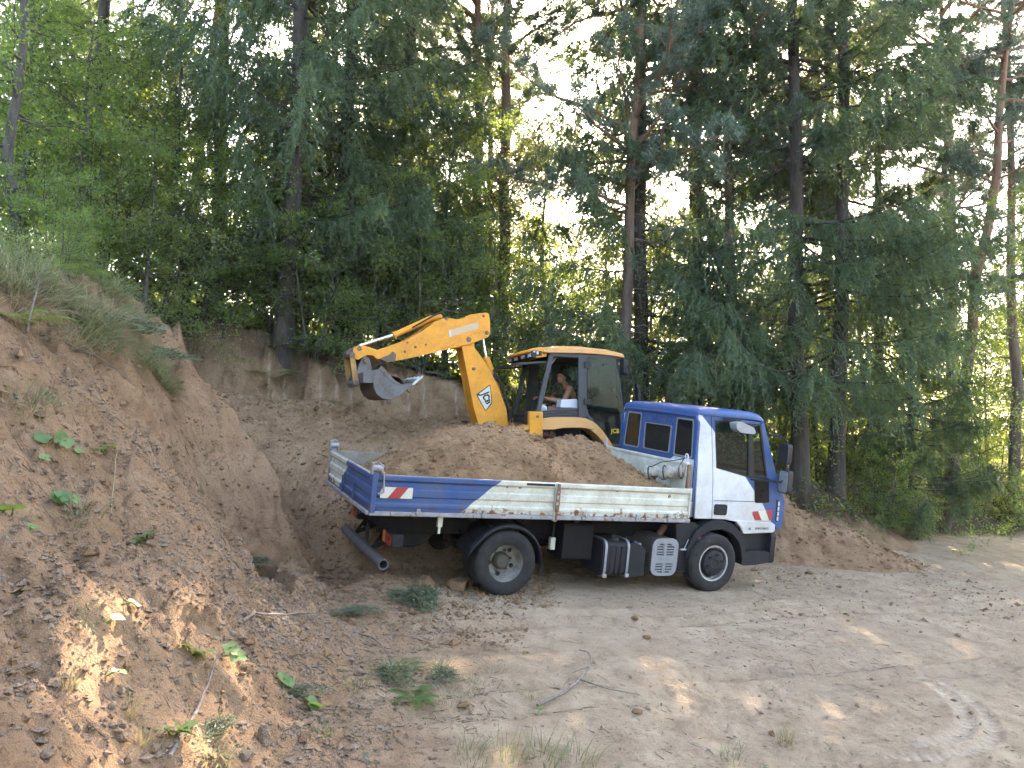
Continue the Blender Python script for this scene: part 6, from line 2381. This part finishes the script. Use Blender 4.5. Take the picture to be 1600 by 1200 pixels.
def rock(name, x, y, r, seed, mat, label, cat, group=None, flat=.75, sub=ICO2, amp=.30, tall=1.0):
    rr = np.random.default_rng(seed)
    V, Fc = sub
    P = V.copy()
    for k in range(7):         # chip flat faces off a lump
        nrm = unit(rr.normal(size=3))
        dcut = rr.uniform(.55, .85)
        dd = P @ nrm
        P = P - np.outer(np.clip(dd - dcut, 0, 9) * .9, nrm)
    P = P * (1 + amp * .25 * rr.normal(size=(len(P), 1)))
    P = P * np.array([r * rr.uniform(.85, 1.2), r * rr.uniform(.75, 1.05), r * flat * tall])
    a = rr.uniform(0, 6.28)
    P[:, :2] = P[:, :2] @ np.array([[math.cos(a), math.sin(a)], [-math.sin(a), math.cos(a)]])
    o = link(bpy.data.objects.new(name, idx_mesh(name, P, Fc, mat, False)))
    o.location = (x, y, gz(x, y) + r * flat * tall * .55)
    return tag(o, label, cat, group)

ROCKS = [
 (-0.99, 9.13, .15, CLOD, 'large brown clod left of the two beside the rear wheel', 'clod', .9),
 (-0.61, 9.40, .14, CLOD, 'squarish brown clod against the rear wheel of the truck', 'clod', .9),
 (-1.54, 5.02, .065, STONE, 'upright pointed pale stone at the bottom of the bank', 'stone', 1.7),
 (-1.57, 4.77, .050, STONE, 'rounded stone just left of the upright pointed stone', 'stone', .8),
 (-1.70, 5.05, .035, STONE, 'flat stone lying just above the upright pointed stone', 'stone', .5),
 (-1.44, 5.44, .042, STONE, 'pale angular stone right of the upright pointed stone', 'stone', .7),
 (-2.07, 4.19, .036, STONE, 'small pale blocky stone low on the bank at the left', 'stone', .8),
 (-2.43, 4.00, .040, STONE, 'pale stone near the left edge below the leaves', 'stone', .6),
 (-1.91, 4.18, .040, STONE, 'stone at the bottom edge left of the long stick', 'stone', .7),
 (-2.58, 4.43, .035, STONE, 'small round stone on the left of the bank', 'stone', .8),
 (-2.14, 3.69, .038, STONE, 'stone at the bottom edge near the left corner', 'stone', .7),
 (-1.24, 6.52, .05, STONE, 'reddish stone beside the patch of sunlit grass', 'stone', .8),
 (-0.33, 6.08, .06, CLOD, 'brown clod in the sunlit patch of dry grass', 'clod', .6),
 (1.05, 6.29, .05, CLOD, 'dark clod on the driven ground right of the forked branch', 'clod', .6),
 (1.45, 8.89, .055, CLOD, 'dark clod among others on the driven ground below the fuel tank', 'clod', .7),
 (1.47, 8.27, .045, CLOD, 'clod nearest the viewer on the driven ground below the silencer', 'clod', .7),
 (1.47, 9.39, .05, CLOD, 'crumbly clod in front of the truck between its wheels', 'clod', .5),
 (4.97, 11.72, .05, CLOD, 'small dark clod on the ground before the truck nose', 'clod', .7),
 (4.80, 12.42, .08, CLOD, 'crumbled clod on the ground just ahead of the truck bumper', 'clod', .5),
 (-1.77, 8.65, .06, CLOD, 'clod on the ridge of soil below the tail of the truck', 'clod', .8),
 (-3.41, 6.35, .05, CLOD, 'clod on the bank beside the uppermost broad leaves', 'clod', .7),
]
for i, (gx_, gy_, r_, m_, lab, cat, tall) in enumerate(ROCKS):
    x, y = gx_, gy_
    rock('clod' if cat == 'clod' else 'stone', x, y, r_, 100 + i, m_, lab, cat, None, .75, ICO2, .35, tall)
rr_ = np.random.default_rng(5)
k_ = 0
while k_ < 60:
    x, y = rr_.uniform(-2.6, -.4), rr_.uniform(3.2, 6.5)
    if abs(x) > y * .66: continue
    rock('stone', x, y, float(rr_.uniform(.018, .034)), 300 + k_, STONE, 'small pale stone lying among the gravel on the lower bank', 'stone', 'stones lying on the lower bank', .7, ICO1, .4)
    k_ += 1

# ================================================================ sticks and branches
def stick(label, pts, r, mat=DEADW, forks=(), name='fallen_branch'):
    b = MB()
    P = [Vector(p) for p in pts]
    sm = []
    for i in range(len(P) - 1):
        for t in (0, .33, .66): sm.append(P[i].lerp(P[i + 1], t) + Vector((random.uniform(-1, 1), random.uniform(-1, 1), random.uniform(-.6, .6))) * r * .8)
    sm.append(P[-1])
    b.tube(sm, list(np.linspace(r, r * .35, len(sm))), 7)
    for f in forks: b.tube(f, list(np.linspace(r * .6, r * .2, len(f))), 6)
    o = b.build(name, mat, None, 0, 60)
    return tag(o, label, 'branch')
def gpt(gx_, gy_, h=.02):
    x, y = gx_, gy_
    return (x, y, gz(x, y) + h)
stick('long grey stick slanting down to the bottom edge on the lower bank', [gpt(-1.80, 4.24, .05), gpt(-1.86, 4.70, .05), gpt(-1.91, 5.02, .06), gpt(-1.91, 5.20, .08)], .013)
stick('forked branch lying on the driven ground in the foreground', [gpt(0.24, 6.25, .03), gpt(0.47, 6.47, .04), gpt(0.63, 6.81, .06), gpt(0.77, 7.07, .07), gpt(0.76, 7.37, .09), gpt(0.69, 7.53, .05)], .014, DEADW,
      [[gpt(0.63, 6.81, .06), gpt(0.86, 6.65, .03), gpt(1.13, 6.67, .02)], [gpt(0.77, 7.07, .07), gpt(0.58, 6.91, .05), gpt(0.47, 6.55, .03)]])
stick('thin curved root lying on the bank below the pit', [gpt(-2.06, 6.05, .03), gpt(-2.08, 6.45, .05), gpt(-2.01, 6.66, .04), gpt(-1.85, 7.30, .03)], .014)
stick('short curved twig on the bank just below the pit edge', [gpt(-2.53, 6.71, .02), gpt(-2.55, 6.91, .06), gpt(-2.68, 7.31, .04)], .010)
stick('pale thin stick standing out of the grass on the upper left bank', [gpt(-4.23, 6.65, .03), gpt(-4.53, 7.30, .25), gpt(-4.85, 8.06, .30)], .012)
stick('thin stalk rising from the bank beside the yellow green leaf', [gpt(-2.97, 5.77, .0), gpt(-3.23, 6.32, .10), gpt(-3.33, 6.53, .10)], .006, DRYGRASS)
stick('bare twig trailing below the cut greenery on the bank', [gpt(-1.42, 7.43, .03), gpt(-1.24, 7.30, .04), gpt(-1.02, 6.90, .03)], .012)
stick('long dry stem lying over the crest by the grass on the bank', [gpt(-4.13, 7.06, .05), gpt(-4.09, 7.55, .06), gpt(-3.86, 7.80, .05)], .009)
stick('dark branch lying on the rim behind the digger arm', [(-2.35, 15.75, gz(-2.35, 15.75) + .10), (-1.8, 15.95, gz(-1.8, 15.95) + .10), (-1.2, 16.2, gz(-1.2, 16.2) + .08)], .04)
b = MB()
sx0, sy0 = -2.45, 15.3
b.tube([(sx0, sy0, gz(sx0, sy0) - .1), (sx0, sy0, gz(sx0, sy0) + .5)], [.05, .045], 9)
tag(b.build('tree_stump', DEADW, None), 'pale cut stump of a sapling on the rim above the digger bucket', 'stump')

LITTER = make_soilmat('dry litter', (.085, .062, .044), (.18, .135, .095), (.36, .30, .22))
# small dead twigs and litter everywhere
rg = np.random.default_rng(33)
N = 16000
x = np.concatenate([rg.uniform(-5, 0, N // 2), rg.uniform(-1.5, 7.5, N // 2)])
y = np.concatenate([rg.uniform(3.2, 9.5, N // 2), rg.uniform(3.2, 12.5, N // 2)])
keep = rg.random(N) < (.15 + .85 * patch(x, y, .8, .0, .45)) * np.where(np.arange(N) < N // 2, 1, .55)
x, y = x[keep], y[keep]
z = gzv(x, y) + .006
a = rg.uniform(0, 2 * PI, len(x))
ln = rg.uniform(.03, .15, len(x))
d = np.stack([np.cos(a) * ln, np.sin(a) * ln, (gzv(x + np.cos(a) * ln, y + np.sin(a) * ln) + .012 - z)], -1)
tag(link(bpy.data.objects.new('twig_litter', np_mesh('twig_litter', spikes(np.stack([x, y, z], -1), d, rg.uniform(.004, .010, len(x)), rg), 3, LITTER))),
    'dry twigs and straw strewn over the ground', 'litter', kind='stuff')
# torn leaves and needles scattered over bank and driven ground
N = 5200
x, y = rg.uniform(-4.5, 7.0, N), rg.uniform(3.2, 11, N)
keep = rg.random(N) < .05 + .95 * patch(x, y + 9, .7, .08, .5) * np.where(x > 1.5, .45, 1)
x, y = x[keep], y[keep]
c = np.stack([x, y, gzv(x, y) + .012], -1)
tag(link(bpy.data.objects.new('torn_leaves', np_mesh('torn_leaves', leaf_quads(c, rg.uniform(.015, .05, len(x)), rg, 2.0, .5), 4, WILT))),
    'scraps of torn leaves lying over the ground', 'litter', kind='stuff')

# ================================================================ grass, ferns, broad leaves
def blades(n, h, spread, rng, droop=.8, w=.010, segs=4):
    a = rng.uniform(0, 2 * PI, n)
    r = spread * np.sqrt(rng.random(n))
    bx, by = r * np.cos(a), r * np.sin(a)
    az = a + rng.normal(0, .7, n)
    L = h * rng.uniform(.5, 1.15, n)
    dr = droop * rng.uniform(.4, 1.3, n)
    wv = np.stack([-np.sin(az), np.cos(az), np.zeros(n)], -1)
    pts = []
    for i in range(segs + 1):
        t = i / segs
        out = L * (.25 * t + dr * t * t * .75)
        up = L * (t - .62 * dr * t * t)
        p_ = np.stack([bx + np.cos(az) * out, by + np.sin(az) * out, up], -1)
        ww = (w * (1 - t ** 1.5) * rng.uniform(.7, 1.2, n))[:, None] * .5 if i < segs else 0
        pts.append((p_ - wv * ww, p_ + wv * ww))
    q = []
    for i in range(segs):
        (a0, a1), (b0, b1) = pts[i], pts[i + 1]
        q.append(np.stack([a0, a1, b1, b0], 1).reshape(-1, 3))
    return np.concatenate(q)

def grass_proto(seed, n, h, spread, droop, mat, w=.010):
    return np_mesh('blades', blades(n, h, spread, np.random.default_rng(seed), droop, w), 4, mat)
GP = {'long': grass_proto(1, 190, .58, .26, 1.1, GRASS, .010), 'mid': grass_proto(2, 46, .24, .13, .8, GRASS, .006),
      'dry': grass_proto(3, 60, .20, .12, .8, DRYGRASS, .006), 'tuft': grass_proto(4, 55, .20, .05, .35, DRYGRASS, .005),
      'longdry': grass_proto(6, 150, .55, .24, 1.2, DRYGRASS, .008)}
def grass(key, x, y, sc, label, tilt=True, group='grass clumps'):
    o = link(bpy.data.objects.new('grass_clump', GP[key]))
    nn = gnorm(x, y) if tilt else Vector((0, 0, 1))
    qn = (nn * .75 + Vector((0, 0, .35))).normalized()
    o.rotation_mode = 'QUATERNION'
    o.rotation_quaternion = qn.to_track_quat('Z', 'Y') @ Euler((0, 0, random.uniform(0, 6.28))).to_quaternion()
    o.location = (x, y, gz(x, y) - .02)
    o.scale = (sc,) * 3
    return tag(o, label, 'grass', group)
def grass_at(key, gx_, gy_, sc, label):
    x, y = gx_, gy_
    return grass(key, x, y, sc, label)
for a_ in [
 ('long', -4.78, 7.20, 1.1, 'grass clump at the very left edge of the bank crest'),
 ('long', -4.74, 7.62, 1.1, 'long drooping grass on the crest right of the edge clump'),
 ('longdry', -4.61, 7.79, 1.1, 'pale dry grass hanging over the bank crest'),
 ('long', -4.45, 7.90, 1.1, 'long grass hanging down the crest beside the thin stick'),
 ('long', -4.25, 7.81, 1.0, 'grey green grass curtain at the right end of the crest'),
 ('longdry', -4.24, 7.43, .9, 'dry grass curtain below the crest'),
 ('longdry', -4.57, 7.11, 1.0, 'dry grass mixed in the crest at the left'),
 ('mid', -3.64, 5.81, 1.1, 'small green grass tuft on the bank below the crest grass'),
 ('mid', -3.74, 6.08, 1.1, 'grey grass tuft just above the small green tuft'),
 ('long', -4.20, 8.77, .75, 'grass slab slid down the bank, upper part'),
 ('long', -4.17, 9.12, .75, 'grass slab slid down the bank, lower part'),
 ('mid', -2.95, 5.41, 1.0, 'yellowish grass tuft beside the broad leaves on the bank'),
 ('mid', -2.52, 4.65, .7, 'thin grey tuft on the lower bank'),
 ('tuft', -2.35, 4.20, .8, 'dry tuft low on the bank at the left'),
 ('tuft', -2.10, 4.39, .8, 'dry upright tuft left of the long stick'),
 ('mid', -1.67, 4.49, .9, 'green tuft at the bottom edge by the long stick'),
 ('tuft', -1.97, 4.26, .8, 'dry tuft at the bottom of the bank left of the stick'),
 ('tuft', 2.13, 5.99, 1.15, 'upright dry tuft standing alone on the driven ground at lower right'),
 ('mid', -0.23, 5.27, 1.0, 'grass tuft at the bottom edge left of centre'),
 ('mid', 0.00, 5.37, 1.1, 'grass tuft at the bottom edge at the centre'),
 ('mid', 0.26, 5.41, 1.3, 'larger grass tuft at the bottom edge right of centre'),
 ('mid', 0.50, 5.37, 1.1, 'grass tuft at the bottom edge, rightmost of the row'),
 ('dry', -0.12, 6.86, .9, 'sunlit yellow grass tuft in the sunny patch'),
 ('dry', -0.30, 6.48, 1.0, 'pale dry tuft at the middle of the sunny patch'),
 ('dry', 0.20, 6.40, .8, 'dry tuft at the right end of the sunny patch'),
 ('mid', 1.63, 5.65, .8, 'low green tuft at the bottom edge below the lone dry tuft'),
 ('longdry', -7.13, 15.86, .8, 'hanging grass at the left end of the dug wall'),
 ('long', -4.93, 9.24, .9, 'green grass behind the crest at the left end of the dug wall'),
 ('longdry', -4.56, 8.69, .8, 'dry grass behind the right end of the crest'),
 ('long', -4.71, 9.35, .8, 'green grass behind the right end of the crest'),
 ('mid', -1.04, 6.62, 1.0, 'green tuft beside the torn plants left of the sunny patch'),
 ('mid', -0.63, 6.82, .9, 'green tuft right of the yellowish fern'),
 ('dry', -0.43, 6.08, 1.0, 'dry tuft by the clod in the sunny patch'),
 ('mid', -1.18, 6.22, .8, 'thin tuft near the reddish stone'),
 ('mid', -1.19, 5.40, .8, 'thin grass at the foot of the bank near the bottom edge'),
 ('dry', 0.64, 6.93, .6, 'wisp of dry grass by the fork of the fallen branch'),
 ('mid', -2.30, 6.92, .6, 'grass scrap on the bank below the pit edge'),
]: grass_at(*a_)

def frond(L, rng, n=17, width=.24):
    """one arching fern frond with toothed leaflets"""
    tris = []
    tip_d = rng.uniform(.35, .75)
    for i in range(n):
        t = .12 + .86 * i / (n - 1)
        p_ = np.array([L * t, 0, L * (.75 * t - tip_d * 1.15 * t * t)])
        lw = L * width * math.sin(PI * min(1, (1.02 - t) * .95 + .03)) ** .8 * (1.0 if t > .3 else .7)
        for s in (-1, 1):
            d = np.array([.42, s, -.12]) / 1.1
            e = p_ + d * lw
            m = 4
            for j in range(m):
                a0, a1 = p_ + (e - p_) * (j / m), p_ + (e - p_) * ((j + 1.25) / m)
                wv = np.array([.030 * L * (1 - j / m) + .007, 0, 0])
                tris += [a0 - wv, a0 + wv, a1]
    tris += [np.array([0, -.004, 0]), np.array([0, .004, 0]), np.array([L * .95, 0, L * (.75 * .95 - tip_d * 1.15 * .9)])]
    return np.array(tris)
def fern_proto(seed, nf, L, mat):
    rng = np.random.default_rng(seed)
    out = []
    for k in range(nf):
        f = frond(L * rng.uniform(.7, 1.1), rng)
        a = 2 * PI * k / nf + rng.uniform(-.3, .3)
        c_, s_ = math.cos(a), math.sin(a)
        out.append(np.stack([f[:, 0] * c_ - f[:, 1] * s_, f[:, 0] * s_ + f[:, 1] * c_, f[:, 2]], -1))
    return np_mesh('fronds', np.concatenate(out), 3, mat)
def bundle_proto(seed, n, r, mat, leafy):
    rng = np.random.default_rng(seed)
    a = rng.uniform(0, 2 * PI, n)
    q = r * np.sqrt(rng.random(n)) * (1 + .4 * np.sin(a * 2 + seed))
    zt = .42 * r * np.clip(1 - (q / (r * 1.3)) ** 2, .05, 1) * rng.random(n)
    c = np.stack([q * np.cos(a), q * np.sin(a) * .75, zt + .01], -1)
    flow = np.array([math.cos(seed), math.sin(seed), 0])
    dr = unit(flow * .8 + rng.normal(0, .6, (n, 3)) * np.array([1, 1, .35]))
    tri = [spikes(c, dr * rng.uniform(.05, .16, n)[:, None], rng.uniform(.006, .016, n), rng)]
    if leafy:
        m = n // 2
        lf = leaf_quads(c[:m] + np.array([0, 0, .015]), np.full(m, .034), rng, .8, .45).reshape(-1, 4, 3)
        tri.append(np.concatenate([lf[:, [0, 1, 2]], lf[:, [0, 2, 3]]]).reshape(-1, 3))
    return np_mesh('sprigs', np.concatenate(tri), 3, mat)
FP = [fern_proto(1, 9, .75, FERN), fern_proto(2, 8, .62, FERN), bundle_proto(3, 420, .24, WILT, True), fern_proto(4, 7, .22, FERN), bundle_proto(5, 260, .20, WILT, False)]
def fern(k, x, y, sc, label, rz=0.0, dz=0.0, group='ferns on the rim', squash=1.0, cat='fern'):
    o = link(bpy.data.objects.new('fern', FP[k]))
    o.location = (x, y, gz(x, y) + dz)
    o.rotation_euler = (0, 0, rz)
    o.scale = (sc, sc, sc * squash)
    return tag(o, label, cat, group)
for i, (k, x, y, sc, lab) in enumerate([
 (0, -6.0, 10.9, 1.0, 'fern behind the crest grass at the left'),
 (0, -6.4, 12.6, 1.1, 'arching fern above the left end of the dug wall'),
 (1, -6.9, 12.2, 1.2, 'bluish fern in the shade behind the arching fern'),
 (0, -5.3, 15.0, 1.0, 'fern on the rim over the middle of the dug wall'),
 (1, -4.5, 14.6, 1.0, 'fern hanging over the dug wall below the grey spruce trunk'),
 (0, -4.1, 15.0, 1.0, 'tall fern on the rim left of the glossy shrub'),
 (1, -3.2, 14.95, .9, 'fern on the rim above the digger bucket'),
 (1, -2.4, 15.6, 1.0, 'fern by the pale stump'),
 (0, -6.9, 10.0, 1.0, 'fern at the left edge behind the grass'),
 (1, -5.1, 8.3, .8, 'small fern among the crest grass at the left edge'),
 (0, -5.5, 9.3, .8, 'fern standing in the crest grass beside the pale stick'),
 (1, -6.3, 13.9, 1.0, 'fern under the sapling at the left'),
 (0, -1.0, 15.9, 1.0, 'fern behind the digger boom'),
 (1, 6.9, 16.2, .7, 'low fern on the bank beyond the soil heap'),
 (0, 8.0, 16.6, .8, 'fern at the right end of the bank beside the track'),
]): fern(k, x, y, sc, lab, i * 1.3)
for (gx_, gy_, k, sc, sq, lab) in [
 (-4.34, 6.73, 1, .8, .8, 'light green fern hanging below the crest at the left edge'),
 (-0.92, 8.50, 2, 1.15, 1.6, 'bundle of wilted grey green twigs beside the clods near the rear wheel'),
 (-1.17, 8.61, 4, 1.0, 1.0, 'smaller wilted bundle left of the twig bundle'),
 (-0.69, 6.00, 3, 1.0, .9, 'dark green torn fern lying at the edge of the sunny patch'),
 (-0.90, 6.46, 2, .9, 1.1, 'grey wilted plant lying above the torn fern'),
 (-0.84, 6.74, 1, .30, .9, 'yellowish fern tuft beside the torn fern'),
 (-2.92, 8.98, 2, .9, .5, 'bluish wilted sprig on the bank below the pit edge'),
 (-4.35, 8.81, 4, 2.0, 1.0, 'grey wilted plants sliding off the crest of the bank'),
 (-4.43, 9.39, 2, 1.5, .9, 'wilted plants on the slid grass slab'),
 (-0.55, 6.64, 2, .8, .6, 'pale wilted leaves at the upper side of the sunny patch'),
 (-1.54, 8.06, 2, .9, .5, 'wilted leaves on the soil ridge below the truck tail'),
 (-1.77, 4.77, 2, .7, .6, 'dark wilted sprig beside the long stick'),
 (-1.55, 5.90, 2, .7, .5, 'wilted leaves among the stones at the foot of the bank'),
]:
    x, y = gx_, gy_
    fern(k, x, y, sc, lab, gx_ * 7.7, .02, 'torn plants lying on the ground', sq, 'torn plant')

# broad round leaves pushed through the soil
def colt_mesh(seed, n, r):
    rng = np.random.default_rng(seed)
    b = MB()
    for k in range(n):
        a = rng.uniform(0, 6.28)
        d = rng.uniform(.3, 1.6) * r
        c_ = Vector((math.cos(a) * d, math.sin(a) * d, rng.uniform(.3, .9) * r))
        nrm = Vector((rng.normal(0, .3), rng.normal(0, .3) - .35, 1)).normalized()
        u = nrm.orthogonal().normalized()
        w = nrm.cross(u)
        m = 14
        rr = r * rng.uniform(.6, 1.0)
        ring = []
        for j in range(m):
            t = 2 * PI * j / m
            q_ = rr * (1 + .10 * math.cos(5 * t) + .05 * rng.normal())
            if j == 0: q_ *= .45
            ring.append(c_ + (u * math.cos(t) + w * math.sin(t)) * q_ + nrm * (.08 * r * math.sin(3 * t)))
        b.add([c_ - nrm * .12 * r] + ring, [(0, 1 + j, 1 + (j + 1) % m) for j in range(m)])
        b.tube([(0, 0, -.02), tuple(c_ * .6), tuple(c_)], [.006, .005, .004], 5)
    return b.mesh('leaves', COLT, 60, False)
CP = [colt_mesh(1, 3, .075), colt_mesh(2, 4, .065), colt_mesh(3, 2, .08), colt_mesh(5, 1, .06)]
for i, (gx_, gy_, k, lab) in enumerate([
 (-3.47, 5.86, 0, 'uppermost broad leaves on the bank at the left'), (-3.37, 5.93, 3, 'single round leaf below the uppermost broad leaves'),
 (-3.43, 6.53, 2, 'bright yellow green broad leaf on the bank'), (-3.43, 5.72, 3, 'round leaf left of the single round leaf'),
 (-3.11, 5.40, 1, 'cluster of broad leaves on the bank below the bright leaf'), (-3.13, 4.88, 2, 'broad leaves at the left edge of the bank'),
 (-2.83, 6.06, 2, 'dark glossy leaves on the bank right of the leaf cluster'), (-2.46, 4.97, 3, 'single green leaf on the lower bank'),
 (-2.44, 4.71, 3, 'small dark leaf below the single green leaf'), (-2.06, 5.13, 1, 'group of leaves low on the bank among gravel'),
 (-1.98, 5.41, 2, 'pair of leaves right of the gravel leaf group'), (-1.66, 5.79, 2, 'leaves at the foot of the bank above the pale stones'),
 (-1.42, 5.78, 1, 'leaf cluster at the foot of the bank near the wilted leaves'), (-1.86, 4.40, 1, 'leaf cluster beside the lower end of the long stick'),
 (-4.16, 12.33, 3, 'pale leaf hanging at the broken edge of the pit'), (-2.29, 4.44, 3, 'lone leaf on the gravelly bank'),
 (-2.95, 4.79, 3, 'small round leaf at the left below the leaf cluster'), (-0.58, 6.32, 3, 'bright leaf in the sunny patch'), (0.24, 6.03, 3, 'little green leaf by the forked branch'),
]):
    x, y = gx_, gy_
    o = link(bpy.data.objects.new('broad_leaves', CP[k]))
    o.location = (x, y, gz(x, y))
    nn = (gnorm(x, y) + Vector((0, 0, .6))).normalized()
    o.rotation_euler = (nn.to_track_quat('Z', 'Y') @ Euler((0, 0, i * 1.7)).to_quaternion()).to_euler()
    tag(o, lab, 'leaves', 'broad leaves on the bank')

# woodland floor: herbs and seedlings, too many to count
rg = np.random.default_rng(51)
N = 9000
x, y = rg.uniform(-16, 18, N), rg.uniform(9.5, 30, N)
dd = np.full(N, 1e9)
for i in range(len(EV) - 1): dd = np.minimum(dd, seg_dist(x, y, EV[i], EV[i + 1]))
keep = (~inside(x, y)) & (dd > np.where(x < 3, 1.5, .35)) & (rg.random(N) < .35 + .65 * patch(x, y, .5, -.1, .3)) & ((x < -3.5) | (y > 14))
x, y = x[keep], y[keep]
m = 9
ix = np.repeat(np.arange(len(x)), m)
hh_ = rg.uniform(.02, .45, len(ix)) * rg.uniform(.4, 1.2, len(x))[ix]
cx, cy_ = x[ix] + rg.normal(0, .13, len(ix)), y[ix] + rg.normal(0, .13, len(ix))
c = np.stack([cx, cy_, gzv(cx, cy_) + hh_], -1)
tag(link(bpy.data.objects.new('undergrowth', np_mesh('undergrowth', leaf_quads(c, rg.uniform(.05, .12, len(ix)), rg, 1.0, .5), 4, LEAFL))),
    'low green herbs and seedlings covering the woodland floor', 'undergrowth', kind='stuff')

# ================================================================ air
hb = MB()
hb.box(-110, 110, -50, 130, -4, 31)
hz_o = hb.build('haze', [], None, 0, 0)
hm = bpy.data.materials.new('haze')
hm.use_nodes = True
hn, hl = hm.node_tree.nodes, hm.node_tree.links
hn.remove(hn['Principled BSDF'])
pv = hn.new('ShaderNodeVolumePrincipled')
pv.inputs['Color'].default_value = (.86, .88, .95, 1)
pv.inputs['Density'].default_value = .0004
pv.inputs['Anisotropy'].default_value = .35
hl.new(pv.outputs[0], hn['Material Output'].inputs['Volume'])
hz_o.data.materials.append(hm)
tag(hz_o, 'thin bright haze filling the air between the trees', 'haze', kind='stuff')
